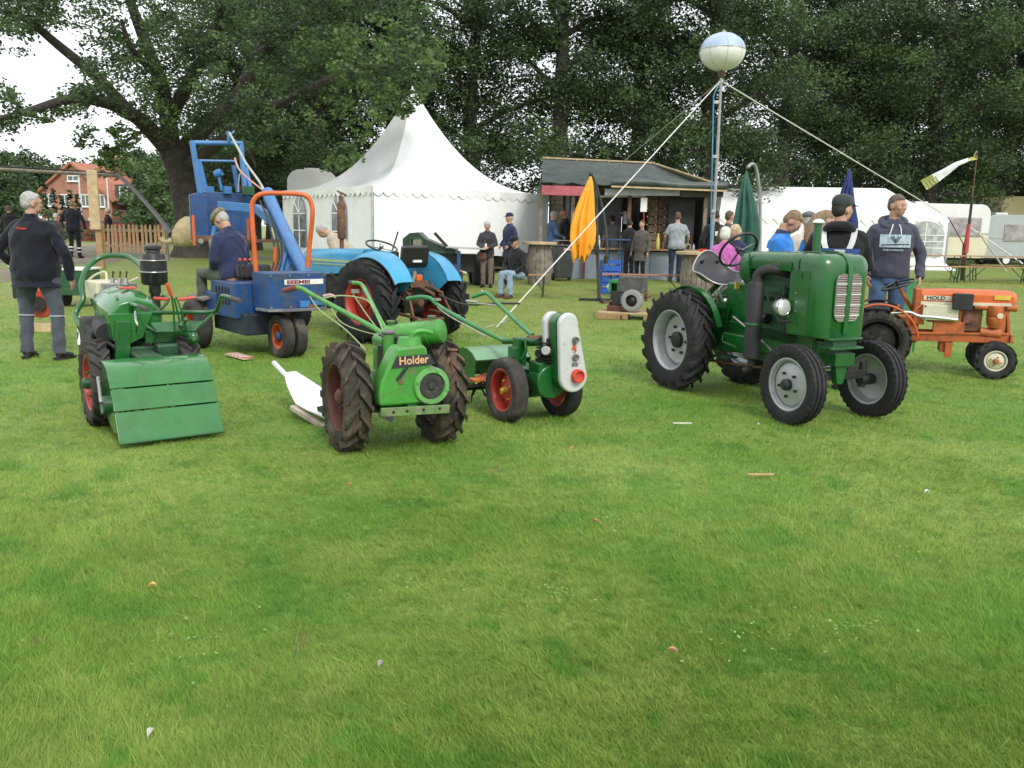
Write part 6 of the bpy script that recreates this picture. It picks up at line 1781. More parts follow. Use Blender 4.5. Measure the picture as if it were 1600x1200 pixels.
    h.build('hydraulic_hose', mat('pale_hose', (.38, .40, .38), .6), root)
    MB().tube([q(367, 247, 11.6), q(372, 262, 11.5), q(384, 276, 11.3), q(412, 298, 10.9)], .012, smooth=3).build('hydraulic_hose', mat('pinkish_hose', (.55, .30, .22), .6), root)
    hh = MB()
    for dx, m_ in ((0, 0), (.04, .03), (-.05, .02)):
        hh.tube([q(430, 425, 9.55) + V((dx, 0, 0)), q(436, 395, 9.9) + V((dx, 0, m_)), q(424, 350, 10.4) + V((dx, 0, .06)), q(412, 318, 10.8) + V((dx, 0, .04))], .011, n=6, smooth=4)
    hh.build('hydraulic_line', M_BLACKM, root)
    for x in (-.26, -.04, .18, .38):
        for z in (.575, .915): MB().cyl((x, -.912, z), (x, -.925, z), .011, n=6).build('bolt', M_STEEL, root)
    for i in range(5): MB().box((-.474, -.28 + i * .09, .66), (.01, .03, .2)).build('vent_slot', M_BLACK, root)
    MB().torus(q(350, 404, 10.2), (.3, -.5, .8), .15, .012, 28, 6).build('steering_wheel', M_BLACK, root)
    for i, px in enumerate((378, 386, 394)): MB().tube([q(px, 434, 9.4), q(px - 3, 408, 9.4)], .009, n=6).build('control_lever', M_BLACKM, root); MB().ell(q(px - 3, 406, 9.4), .02, 8, 6).build('lever_knob', M_REDGRIP, root)
    MB().box((.28, -.49, .70), (.02, .3, .26)).build('side_panel', M_BLUE_LT, root, bevel=.004)
    s = MB(); s.box(q(372, 428, 9.85), (.46, .44, .1)); s.box(q(396, 424, 9.6), (.42, .06, .16), rot=(R(-10), 0, 0)); s.build('seat', M_BLACKM, root, bevel=.03)
build_loader()

# ---------------------------------------------------------------- sky blue tractor
def build_blue():
    f = V((-.74, .67)).normalized()
    root = thing('blue_tractor', 'sky blue old farm tractor seen from behind with big black rear tyres', 'tractor', (-1.47, 11.0, 0), hd(*f))
    q = inv(root)
    for s in (-1, 1):
        wheel(root, (s * .60, 0, .52), .53, .28, .29, M_TYRE, M_RED, M_RED, kind='ag', nl=19, lh=.035, lw=.045, sweep=.34 * s, dish=-.02, side=s, hub=.09, bolts=6, name='rear_wheel')
        wheel(root, (s * .52, 1.72, .30), .31, .15, .19, M_TYRE, M_RED, M_RED, kind='rib', nl=30, lw=.025, dish=.0, side=s, name='front_wheel')
        # shell fenders
        rows = []
        for i in range(15):
            a = R(24 + 108 * i / 14)
            k = .60
            rows.append([V((s * x, -k * math.cos(a), .54 + (k - d_) * math.sin(a) )) for x, d_ in ((.30, .0), (.36, .0), (.46, .0), (.54, .02), (.58, .07))])
        MB().sheet(rows, .012).build('fender', M_SKY, root, smooth=60)
        pts = [(-.60 * math.cos(R(24 + 108 * i / 14)), .54 + .60 * math.sin(R(24 + 108 * i / 14))) for i in range(15)] + [(.30, .66), (-.1, .60), (-.38, .66)]
        MB().prism(pts, (s * .30, 0, 0), (0, 1, 0), (0, 0, 1), .012).build('fender_plate', M_SKY, root)
        MB().tube([r_[4] for r_ in rows[:11]], .012, n=6).build('fender_edge', M_BLACKM, root)
    # bonnet
    def sec(y, hx, z0, z1):
        pts = [V((hx, y, z0)), V((hx, y, z1 - .12))] + [V(((hx - .12) + .12 * math.cos(R(90 * i / 5)), y, z1 - .12 + .12 * math.sin(R(90 * i / 5)))) for i in range(1, 6)]
        return pts + [V((-p.x, p.y, p.z)) for p in reversed(pts)]
    MB().loft([sec(.62, .20, .86, 1.16), sec(1.2, .20, .80, 1.15), sec(1.98, .19, .74, 1.12), sec(2.06, .16, .74, 1.06)]).build('bonnet', M_SKY, root, smooth=50, bevel=.006)
    for s in (-1, 1):
        MB().box((s * .19, 1.95, .66), (.03, .22, .5)).build('grille_side', M_SKY, root, bevel=.01)
        MB().box((s * .204, 1.35, .98), (.006, 1.0, .035)).build('chrome_trim', M_CHROME, root)
        MB().box((s * .204, 1.30, .93), (.006, .8, .015)).build('chrome_trim', M_CHROME, root)
    e = MB(); e.box((0, 1.1, .62), (.28, 1.2, .5)); e.cyl((-.18, 1.0, .62), (-.1, 1.0, .62), .09); e.box((-.18, 1.3, .6), (.1, .3, .2)); e.box((0, 1.6, .4), (.3, .5, .2))
    e.tube([(-.18, .8, .8), (-.22, 1.0, .7), (-.2, 1.3, .8)], .02, smooth=3); e.build('engine', M_GREASE, root, bevel=.012)
    g = MB(); g.box((0, .2, .56), (.34, .9, .4)); g.cyl((-.5, 0, .53), (.5, 0, .53), .12, n=20); g.box((0, -.14, .62), (.42, .24, .32)); g.build('rear_axle', M_GREASE, root, bevel=.02)
    MB().cyl((-.48, 1.72, .32), (.48, 1.72, .32), .045).build('front_axle', M_GREASE, root)
    MB().tube([(-.06, 1.22, 1.1), (-.06, 1.22, 1.28)], .03).build('exhaust_neck', M_RUST, root)
    MB().lathe([(.001, 1.27), (.05, 1.28), (.058, 1.3), (.058, 1.74), (.04, 1.78), (.03, 1.80), (.03, 1.86), (.001, 1.86)], (-.06, 1.22, 0), (0, 0, 1), n=20).build('exhaust_silencer', M_RUST, root, smooth=40)
    MB().box((-.05, 1.21, 1.9), (.12, .1, .02), rot=(.4, .3, 0)).build('rain_flap', M_RUST, root)
    c = V((0, .42, 1.20)); ax_ = V((0, -.35, .93)).normalized()
    sw = MB().torus(c, ax_, .21, .013, 36, 8).build('steering_wheel', M_BLACK, root, smooth=60)
    s_ = MB(); u, v, d = basis(ax_)
    for k in range(3):
        an = 2 * math.pi * k / 3; s_.tube([c - ax_ * .03, c + (u * math.cos(an) + v * math.sin(an)) * .205], .008, n=7)
    s_.ell(c, .03, 10, 8); s_.build('spoke', M_STEEL, sw)
    MB().tube([c, V((0, .62, 1.0))], .02).build('steering_column', M_BLACKM, root)
    s_ = MB(); s_.box((0, -.05, .98), (.46, .4, .08)); s_.box((0, -.25, 1.10), (.46, .07, .26), rot=(R(8), 0, 0)); s_.build('seat', M_BLACK, root, bevel=.04)
    MB().box((.0, -.30, 1.03), (.14, .02, .03)).build('seat_badge', M_WHITE, root)
    l = MB()
    for s in (-1, 1):
        l.tube([(s * .26, -.18, .72), (s * .28, -.48, .62)], .02); l.torus((s * .28, -.36, .60), (1, .3, 0), .05, .010, 18, 6); l.tube([(s * .30, -.2, .38), (s * .34, -.75, .34)], .02); l.tube([(s * .28, -.46, .62), (s * .33, -.6, .36)], .016)
        l.torus((s * .18, -.34, .72), (1, .2, 0), .045, .009, 18, 6)
    l.box((0, -.3, .74), (.3, .1, .08)); l.tube([(0, -.3, .72), (0, -.62, .62)], .022); l.cyl((0, -.26, .5), (0, -.38, .5), .05, n=12); l.box((0, -.52, .3), (.5, .05, .03))
    l.build('three_point_linkage', M_RUST, root, bevel=.003)
    t = MB(); t.tube([(.1, -.6, .62), (.3, -.85, .50), (.75, -1.0, .50), (1.15, -1.05, .48)], .014, smooth=3); t.build('tow_strap', M_BLACKM, root)
    MB().box((0, -.3, .82), (.1, .1, .08)).build('tail_lamp', M_ORANGE_BR, root, bevel=.01)
    MB().box((-.1, -.34, .84), (.05, .03, .14), rot=(0, .3, 0)).build('lever', M_STEEL, root)
build_blue()

# ---------------------------------------------------------------- engine on a pallet
def build_engine():
    p = gp(978, 497)
    pal = thing('pallet', 'low rough timber pallet under the stationary engine', 'pallet', p, R(-12))
    for i in range(3): MB().box((-.36 + i * .36, 0, .05), (.10, .62, .09)).build('bearer', M_WOOD, pal, bevel=.005)
    for i in range(5): MB().box((0, -.26 + i * .13, .107), (.92, .10, .022)).build('board', M_WOOD_PALE if i < 2 else M_WOOD, pal, bevel=.003)
    MB().box((-.28, -.34, .05), (.42, .06, .09)).build('skid', M_WOOD, pal, bevel=.005)
    root = thing('stationary_engine', 'old grey and green stationary engine with ribbed fan ring on red base', 'engine', p + V((0, 0, .12)), R(-22))
    MB().box((-.12, 0, .05), (.36, .34, .10)).build('base', M_REDRUST, root, bevel=.012)
    MB().loft([[V((x, y, .10)) for x, y in ((-.28, -.14), (.1, -.14), (.1, .14), (-.28, .14))], [V((x, y, .34)) for x, y in ((-.24, -.13), (.12, -.13), (.12, .13), (-.24, .13))]]).build('crankcase', M_BLACKM, root, bevel=.015)
    MB().box((.10, 0, .46), (.44, .30, .27)).build('water_tank', mat('dull_grey_tank', (.085, .083, .08), .7, var=.25, dirt=(.2, .18, .15), dirt_amt=.35, ds=10), root, bevel=.02)
    g = MB(); g.box((-.20, -.02, .50), (.16, .24, .06)); g.box((-.27, -.02, .42), (.04, .24, .22)); g.box((-.18, .1, .42), (.2, .03, .2)); g.box((-.13, -.1, .41), (.03, .05, .2)); g.build('cylinder_frame', M_GREEN_MID, root, bevel=.008)
    MB().ell((-.30, -.02, .40), (.05, .06, .06)).build('oil_cup', M_WHITE, root)
    MB().lathe([(.10, -.02), (.165, -.03), (.185, -.0), (.185, .05), (.165, .075), (.10, .08), (.10, .05), (.15, .04), (.15, .0)], (.14, -.17, .20), (0, -1, 0), n=32).build('fan_ring', mat('cast_grey', (.30, .30, .30), .5, metal=.3), root, smooth=40)
    b = MB(); b.lathe([(.001, .07), (.03, .07), (.05, .05), (.08, .04), (.1, .0), (.001, .0)], (.14, -.17, .20), (0, -1, 0), n=24)
    b.build('fan_hub', M_GREASE, root)
    t = MB()
    for i in range(22):
        a = 2 * math.pi * i / 22; t.box((.14 + .178 * math.cos(a), -.20, .20 + .178 * math.sin(a)), (.022, .07, .022), rot=(0, -a, 0))
    t.build('fan_rib', mat('cast_grey', (.30, .30, .30), .5), root)
    c = MB(); c.box((.34, -.05, .26), (.05, .06, .14)); c.tube([(.34, -.08, .26), (.44, -.1, .27)], .012); c.tube([(-.22, -.16, .18), (-.30, -.2, .14), (-.34, -.18, .17)], .018, smooth=2); c.build('starter_lever', M_RUST, root)
build_engine()
ow_ = thing('orange_engine', 'red engine on a timber block mostly hidden behind the gray haired man', 'engine', gx(60, 11.0), R(10))
MB().box((0, 0, .06), (.26, .22, .12)).build('block', M_WOOD_PALE, ow_, bevel=.01)
MB().cyl((0, -.10, .38), (0, .10, .38), .19, n=28).build('flywheel', M_RED, ow_, bevel=.02)
MB().lathe([(.001, .14), (.1, .14), (.1, .17), (.001, .17)], (0, 0, .38), (0, -1, 0), n=18).build('flywheel_hub', M_GREASE, ow_)
MB().box((-.22, .05, .62), (.24, .2, .36)).build('hopper', M_BLACKM, ow_, bevel=.02)
MB().box((-.2, .1, .86), (.2, .2, .18)).build('tank', M_SILVER, ow_, bevel=.02)
MB().tube([(-.3, 0, .75), (-.46, 0, 1.02), (-.6, 0, 1.0)], .02, smooth=2).build('crank', M_WHITE, ow_)
tr_ = thing('green_trough', 'small dark green trailer box with white rim beside the gray haired man', 'trailer', gx(122, 14.5), R(5))
MB().box((0, 0, .42), (.42, .7, .42)).build('box', M_GREEN_DK, tr_, bevel=.01)
MB().box((0, 0, .645), (.46, .74, .03)).build('rim', M_WHITE, tr_, bevel=.005)
for s in (-1, 1): MB().cyl((s * .22, 0, .18), (s * .28, 0, .18), .18, n=20).build('wheel', M_TYRE, tr_)

# red and white barrier board lying in the grass
bd = thing('barrier_board', 'red and white striped barrier board lying in the grass', 'board', gp(373, 560), math.atan2(gp(402, 568).y - gp(346, 552).y, gp(402, 568).x - gp(346, 552).x))
for i in range(9):
    MB().prism([(-.20 + i * .047, -.055), (-.155 + i * .047, -.055), (-.125 + i * .047, .055), (-.17 + i * .047, .055)], (0, 0, .035), (1, 0, 0), (0, 1, 0), .008).build('stripe', M_WHITE if i % 2 else mat('faded_red_stripe', (.55, .16, .12), .6), bd, smooth=0)
MB().box((0, 0, .025), (.46, .115, .016)).build('board', mat('peach_board', (.62, .42, .30), .7), bd, bevel=.002)

# burlap sack hung beside the bucket
sk = thing('burlap_sack', 'tied beige burlap sack beside the orange stake', 'sack', at(284, 386, 13.2))
rg = []
for (z, r0) in ((0, .02), (.02, .12), (.08, .165), (.16, .185), (.26, .18), (.34, .15), (.42, .10), (.47, .04)):
    rg.append([V((r0 * math.cos(a) * (1 + .10 * math.sin(3 * a + z * 9) + .07 * math.sin(7 * a - z * 25)) + z * .25, r0 * .8 * math.sin(a), z)) for a in [2 * math.pi * i / 40 for i in range(40)]])
MB().loft(rg).build('bag', mat('burlap', (.38, .30, .17), .9, var=.2, vs=10, bump=.5, bs=50), sk, smooth=60)
MB().tube([(-.13, -.02, .1), (-.24, -.04, .07), (-.30, -.02, .12)], [.05, .03, .06], smooth=3).build('neck', mat('burlap', (1, 1, 1)), sk)
MB().tube([(.0, 0, .42), (.05, 0, .6), (.14, .0, .75)], .01).build('cord', M_BLACKM, sk)
# dark forge cart under the raised tent wall
def build_forge():
    p = gx(690, 19.6)
    root = thing('forge_cart', 'dark green hooded wagon with plank table and blue leg before the pagoda tent', 'wagon', p)
    q = inv(root)
    Y = 19.4
    pts = [q(629, 398, Y), q(629, 373, Y), q(640, 364, Y), q(654, 363, Y), q(664, 373, Y), q(690, 384, Y), q(712, 390, Y), q(712, 398, Y)]
    o = pts[0]
    MB().prism([(p_.x, p_.z) for p_ in pts], (0, pts[0].y, 0), (1, 0, 0), (0, 0, 1), -.9).build('hood', mat('black_green_hood', (.02, .035, .03), .4), root, bevel=.01)
    MB().box(q(653, 380, Y - .05), (.22, .02, .2)).build('timber_panel', M_WOOD_GREY, root)
    for (a, b) in (((641, 373), (641, 395)), ((641, 372), (660, 372)), ((660, 372), (660, 392)), ((641, 393), (712, 394))):
        MB().beam(q(*a, Y - .06), q(*b, Y - .06), .03, .035).build('frame_bar', M_GREEN_DK, root)
    MB().box(q(690, 410, Y + .4), (1.6, .7, .42)).build('bed', M_BLACKM, root, bevel=.02)
    MB().beam(q(700, 386, Y - .1), q(760, 389, Y - .2), .5, .03).build('table_board', mat('pale_grey_board', (.4, .38, .36), .6), root, bevel=.004)
    MB().beam(q(679, 364, Y - .1), q(699, 386, Y - .1), .03, .07).build('lever', M_BLACKM, root)
    MB().tube([q(622, 362, Y), q(611, 398, Y)], .018).build('iron_bar', M_GREASE, root)
    MB().beam(q(717, 392, Y - .25), q(717, 447, Y - .25), .075, .075).build('table_leg', M_BLUE, root)
    for px in (742, 762):
        w_ = MB().lathe([(.26, -.08), (.38, -.09), (.40, 0), (.38, .09), (.26, .08)], q(px, 425, Y + (.9 if px > 750 else .6)), (1, .25, 0), n=28).build('wheel', M_TYRE, root, smooth=40)
        MB().lathe([(.01, -.03), (.27, -.04), (.27, .04), (.01, .03)], q(px, 425, Y + (.9 if px > 750 else .6)), (1, .25, 0), n=24).build('rim', M_BLACKM, w_)
    MB().tube([q(708, 419, Y - .1), q(720, 426, Y - .1)], [.05, .06], n=12).build('workpiece', mat('pale_orange_casting', (.72, .42, .2), .5), root)
    MB().tube([q(722, 425, Y - .1), q(729, 427, Y - .1)], [.035, .03], n=12).build('workpiece', mat('pale_casting', (.6, .5, .42), .5), root)
    MB().box(q(612, 402, Y - .3), (.3, .3, .25)).build('anvil_block', M_BLACKM, root, bevel=.02)
build_forge()

# ================================================================ STALL FURNITURE
def barrel_table(px, Y, label, hgt=1.02, r=.29, top=True, wood=M_WOOD_GREY):
    p = gx(px, Y)
    root = thing('barrel_table', label, 'table', p, random.uniform(0, 1), 'oak barrels used as standing tables')
    z1 = hgt - .06
    n = 18; me = None
    for i in range(n):
        a0, a1 = 2 * math.pi * (i + .03) / n, 2 * math.pi * (i + .97) / n
        rows = []
        for k in range(7):
            t = k / 6; rr_ = r * (.84 + .16 * math.sin(math.pi * t))
            rows.append([V((rr_ * math.cos(a), rr_ * math.sin(a), z1 * t)) for a in (a0, (a0 + a1) / 2, a1)])
        MB().sheet(rows, -.02).build('stave', wood, root, smooth=40) if i % 1 == 0 else None
    for t in (.06, .22, .36, .64, .78, .94):
        rr_ = r * (.84 + .16 * math.sin(math.pi * t)) + .004
        MB().lathe([(rr_, z1 * t - .02), (rr_ + .005, z1 * t - .02), (rr_ + .005, z1 * t + .02), (rr_, z1 * t + .02)], n=28).build('hoop', M_STEEL, root)
    MB().cyl((0, 0, .04), (0, 0, z1 - .03), r * .8, n=20).build('barrel_core', M_WOOD_GREY, root)
    if top: MB().cyl((0, 0, z1), (0, 0, hgt), r * 1.45, n=28).build('table_top', M_WOOD_PALE, root, bevel=.008)
    return root
barrel_table(1088, 17.3, 'weathered oak barrel with round pale top behind the tractor seat')
barrel_table(843, 20.3, 'oak barrel with plank top beside the end of the pagoda tent')
ash = tag(MB().lathe([(.001, 0), (.07, 0), (.08, .06), (.065, .06), (.06, .02), (.001, .02)], V(gx(1090, 17.25)) + V((.1, 0, 1.02)), n=18).build('ashtray', mat('red_plastic', (.6, .03, .02), .35), None), 'red round ashtray on the barrel top', 'ashtray')
glass = tag(MB().tube([V(gx(1074, 17.25)) + V(v) for v in ((-.05, 0, 1.02), (-.05, 0, 1.14), (0, 0, 1.17), (.05, 0, 1.14), (.05, 0, 1.02))], .012, smooth=3).build('cable_loop', M_STEEL, None), 'small bent metal handle on the barrel top', 'handle')

def bin_(px, Y):
    root = thing('wheelie_bin', 'dark grey wheelie bin standing against the stall counter', 'bin', gx(px, Y), R(8))
    MB().loft([[V((x, y, .08)) for x, y in ((-.2, -.22), (.2, -.22), (.2, .22), (-.2, .22))], [V((x, y, .86)) for x, y in ((-.25, -.28), (.25, -.28), (.25, .28), (-.25, .28))]]).build('body', mat('dark_grey_plastic', (.045, .046, .048), .5), root, bevel=.02)
    MB().box((0, 0, .89), (.54, .60, .05)).build('lid', mat('dark_grey_plastic', (.045, .046, .048), .5), root, bevel=.02)
    MB().box((.05, -.285, .8), (.2, .01, .05)).build('sticker', mat('pink_sticker', (.6, .3, .28), .6), root)
    for s in (-1, 1): MB().cyl((s * .18, .2, .09), (s * .24, .2, .09), .09, n=16).build('wheel', M_BLACKM, root)
bin_(880, 21.6)

def bar_table(px, Y):
    root = thing('bar_table', 'tall blue standing table with slim crossed legs before the counter', 'table', gx(px, Y))
    MB().cyl((0, 0, 1.08), (0, 0, 1.11), .38, n=30).build('table_top', M_BLUE, root, bevel=.006)
    for (x, y) in ((-.24, -.16), (-.12, .16), (.10, -.16), (.22, .14)): MB().cyl((x, y, 0), (x * .9, y * .9, 1.08), .018, n=8).build('leg', M_BLUE, root)
    MB().cyl((-.2, 0, .3), (.2, 0, .3), .012, n=8).build('brace', M_BLUE, root)
bar_table(960, 20.6)
cr0 = None
for i in range(3):
    z = i * .245
    root = thing('drinks_crate', ['blue plastic drinks crate at the bottom of its stack', 'blue plastic drinks crate in the middle of its stack', 'topmost blue plastic drinks crate of the stack'][i], 'crate', gx(954, 18.6) + V((0, 0, z)), R(4 + i * 3), 'blue drinks crates stacked by the engine')
    for s in (-1, 1):
        MB().box((s * .19, 0, .12), (.014, .30, .235)).build('side', mat('blue_plastic', (.02, .10, .42), .4), root, bevel=.004)
        MB().box((0, s * .145, .06), (.38, .014, .11)).build('side', mat('blue_plastic', (.02, .10, .42), .4), root)
        MB().box((0, s * .145, .20), (.38, .014, .07)).build('side', mat('blue_plastic', (.02, .10, .42), .4), root)
    MB().box((0, 0, .012), (.37, .28, .02)).build('bottom', mat('blue_plastic', (.02, .10, .42), .4), root)
# bottles and taps on the counter
def bottle(px, hgt, col, label, Y=22.45, r=.035):
    b = at(px, 388, Y); c = V((b.x, Y + .05, stall.location.z + STZ + .022))
    tag(MB().lathe([(.001, 0), (r, .002), (r, hgt * .6), (r * .45, hgt * .78), (r * .42, hgt), (.001, hgt)], c, n=12).build('bottle', mat('bottle_' + col[0], col[1], .25), None), label, 'bottle')
bottle(923, .26, ('white', (.6, .6, .58)), 'white bottle on the counter beside the orange parasol')
bottle(929, .30, ('dark', (.05, .03, .02)), 'dark brown bottle right of the white bottle')
bottle(936, .34, ('pale', (.65, .6, .4)), 'tall pale bottle at the dark parasol stand')
bottle(1028, .42, ('yellow', (.62, .56, .10)), 'tall bright yellow bottle before the serving woman', r=.05)
bottle(1036, .24, ('brown', (.12, .06, .03)), 'short brown bottle beside the tall yellow one')
bottle(1084, .16, ('grey', (.35, .35, .36)), 'low grey can at the far end of the counter')
tap = thing('beer_tap', 'bent steel rail on the counter near the wheelie bin', 'rail', V((at(878, 388, 22.4).x, 22.4, stall.location.z + STZ + .02)))
MB().tube([(-.22, 0, 0), (-.22, 0, .16), (-.2, 0, .18), (.3, 0, .18), (.32, 0, .16), (.32, 0, 0)], .013, smooth=2).build('rail', M_STEEL, tap)
MB().box((.05, 0, .01), (.7, .12, .02)).build('base', M_STEEL, tap)

# ---- closed parasols
def parasol(name, label, base, top, mast_top, m, r=.27, hem=0, seed=0, pole=True):
    """folded cloth hanging from top (tip) down to base along an axis, deep folds"""
    root = thing(name, label, 'parasol', V((base[0], base[1], gz(base[0], base[1]))))
    I = Matrix.Translation(-root.location)
    a, b = I @ V(top), I @ V(mast_top)
    d = b - a; Lh = d.length; u, v, w_ = basis(d)
    rg = []; N = 54; M_ = 22
    for i in range(M_ + 1):
        t = i / M_
        prof = .12 + .88 * min(1, t * 1.55) ** .9 if t < .8 else 1.0 - .45 * (t - .8) / .2
        if t < .08: prof = .03 + .35 * t / .08 * .6
        ring = []
        for j in range(N):
            an = 2 * math.pi * j / N
            fold = 1 + .30 * math.cos(8 * an + seed + t * 1.2) * min(1, t * 4) + .10 * math.sin(3 * an + t * 4 + seed)
            rr_ = r * prof * fold
            tt = t + (.05 * math.cos(8 * an + seed) + .03 * math.sin(3 * an)) * (t > .9) 
            ring.append(a + d * tt + (u * math.cos(an) + v * math.sin(an)) * rr_ + V((.02 * math.sin(t * 7 + seed), 0, 0)))
        rg.append(ring)
    MB().loft(rg).build('canopy', m, root, smooth=70)
    return root, I
M_ORCLOTH = mat('orange_parasol_cloth', (.82, .34, .02), .75, var=.08, vs=3, bump=.3, bs=14)
M_GRCLOTH = mat('dark_green_parasol_cloth', (.025, .10, .075), .8, var=.2, vs=3, bump=.3, bs=14, dirt=(.10, .12, .06), dirt_amt=.2, ds=4)
M_BLCLOTH = mat('navy_parasol_cloth', (.02, .035, .15), .8, var=.2, vs=3, bump=.3, bs=14)
Yp = 16.6
g0 = gx(942, 17.0)
ro_, I = parasol('orange_parasol', 'closed bright orange cantilever parasol hanging before the stall', g0, at(922, 273, Yp), at(905, 402, Yp - .2), M_ORCLOTH, r=.20, seed=1)
MB().tube([I @ at(936, 465, 17.0), I @ at(933, 380, 17.0), I @ at(931, 290, 17.0)], .035, n=10).build('mast', mat('anthracite_pole', (.05, .052, .055), .45), ro_)
MB().tube([I @ at(948, 400, 16.9), I @ at(947, 360, 16.9), I @ at(940, 320, 16.9), I @ at(930, 285, 16.8), I @ at(922, 270, 16.7)], .024, n=10, smooth=3).build('boom', mat('anthracite_pole', (.05, .052, .055), .45), ro_)
MB().box(I @ at(932, 390, 16.95), (.1, .1, .18)).build('crank_box', M_BLACKM, ro_, bevel=.01)
MB().lathe([(.03, 0), (.05, .03), (.03, .07), (.001, .08)], I @ at(923, 275, Yp), (0, 0, 1), n=14).build('finial', M_BLACKM, ro_)
b = MB(); b.box((0, 0, .03), (.9, .08, .05)); b.box((0, 0, .031), (.08, .9, .05)); b.build('cross_foot', M_BLACKM, ro_)
MB().tube([I @ at(947, 400, 16.9), I @ at(946, 412, 16.9)], .045, n=10).build('counterweight', M_BLACKM, ro_)
g1 = gx(1172, 15.0)
ro_, I = parasol('green_parasol', 'closed dark green cantilever parasol right of the stall', g1, at(1168, 266, 14.7), at(1160, 425, 14.7), M_GRCLOTH, r=.21, seed=4)
MB().tube([I @ at(1186, 440, 15), I @ at(1188, 330, 15), I @ at(1183, 270, 14.9), I @ at(1176, 256, 14.8), I @ at(1168, 262, 14.7)], .028, n=10, smooth=3).build('mast', mat('grey_pole', (.33, .33, .33), .45, metal=.4), ro_)
MB().tube([I @ at(1186, 400, 14.9), I @ at(1183, 320, 14.9), I @ at(1189, 300, 14.9)], .02, n=8).build('strut', mat('grey_pole', (.33, .33, .33), .45, metal=.4), ro_)
MB().tube([I @ gp(1186, 470), I @ at(1186, 430, 15)], .03).build('stand', M_STEEL, ro_)
g2 = gx(1322, 17.0)
ro_, I = parasol('navy_parasol', 'closed navy blue parasol standing in front of the marquee', g2, at(1327, 262, 17), at(1318, 390, 17), M_BLCLOTH, r=.17, seed=2)
MB().tube([V((0, 0, 0)), I @ at(1320, 380, 17)], .025).build('pole', M_STEEL, ro_)
MB().cyl((0, 0, 0), (0, 0, .1), .26, n=24).build('foot', M_BLACKM, ro_)

# ---- balloon lamp on a mast with guy ropes
def build_balloon():
    Y = 17.5
    base = gx(1111, Y)
    root = thing('balloon_lamp', 'white and pale blue inflated balloon lamp on a tall tripod mast', 'lamp', base)
    I = Matrix.Translation(-base)
    top = at(1127, 118, Y)
    MB().tube([(0, 0, 0), I @ at(1120, 260, Y), I @ top], [.035, .032, .026], n=10).build('mast', mat('grey_pole', (.33, .33, .33), .45, metal=.4), root)
    MB().tube([I @ at(1109, 440, Y - .1), I @ at(1115, 150, Y - .1), I @ at(1124, 128, Y)], .013, n=7).build('blue_cable', mat('blue_cable', (.03, .20, .38), .5), root)
    b = MB()
    for py in (160, 245, 330): b.box(I @ at(1119 + (160 - py) * .03, py, Y - .03), (.1, .08, .06))
    b.build('clamp', M_STEEL, root, bevel=.006)
    MB().lathe([(.03, -.12), (.06, -.1), (.06, -.02), (.045, 0), (.03, .02)], I @ at(1127, 112, Y), n=14).build('lamp_socket', M_RUST, root)
    c = I @ at(1129, 81, Y); rx = .45; ry = .45; rz_ = .36
    for (lo, hi, m, nm) in ((-90, 5, mat('balloon_white', (.70, .70, .64), .45, var=.05, dirt=(.4, .42, .35), dirt_amt=.12), 'balloon_bottom'), (5, 90, mat('balloon_blue', (.36, .45, .62), .45, var=.08), 'balloon_top')):
        rg = []
        n = 64
        for i in range(13):
            t = R(lo + (hi - lo) * i / 12)
            k = max(math.cos(t), .02)
            rg.append([c + V((rx * k * math.cos(2 * math.pi * j / n) * (1 - .025 * abs(math.cos(8 * math.pi * j / n))), ry * k * math.sin(2 * math.pi * j / n) * (1 - .025 * abs(math.cos(8 * math.pi * j / n))), rz_ * math.sin(t))) for j in range(n)])
        MB().loft(rg, cap0=lo < 0, cap1=hi > 80).build(nm, m, root, smooth=60)
    for k_ in range(8):
        MB().tube([c + V((rx * .985 * math.cos(R(t)) * math.cos(k_ * math.pi / 4), ry * .985 * math.cos(R(t)) * math.sin(k_ * math.pi / 4), rz_ * math.sin(R(t)))) for t in range(-84, 86, 12)], .0045, n=5, smooth=2).build('seam', mat('balloon_seam', (.45, .48, .52), .5), root)
    MB().torus(c + V((0, 0, .03)), (0, 0, 1), rx * .998, .006, 48, 6).build('seam', mat('balloon_seam', (.45, .48, .52), .5), root)
    MB().lathe([(.04, -.02), (.04, .03), (.02, .05), (.001, .05)], c + V((0, 0, rz_)), n=12).build('finial', M_STEEL, root)
    for k in range(3):
        a = 2.1 * k + .5
        MB().tube([(0, 0, .7), (.7 * math.cos(a), .7 * math.sin(a), .0)], .018).build('tripod_leg', M_STEEL, root)
    hub = at(1126, 126, Y)
    rope('guy_rope', 'thick pale guy rope from the balloon mast down to the lawn', hub, gp(776, 511), .0105, group='balloon lamp guy ropes')
    rope('guy_rope', 'grey guy rope from the balloon mast down to the stall roof', hub, at(905, 310, 22.0), .010, m=mat('grey_rope', (.3, .3, .27), .8), group='balloon lamp guy ropes')
    rope('guy_rope', 'long guy rope from the balloon mast over the marquee roof', hub, at(1470, 332, 22.0), .012, group='balloon lamp guy ropes')
build_balloon()

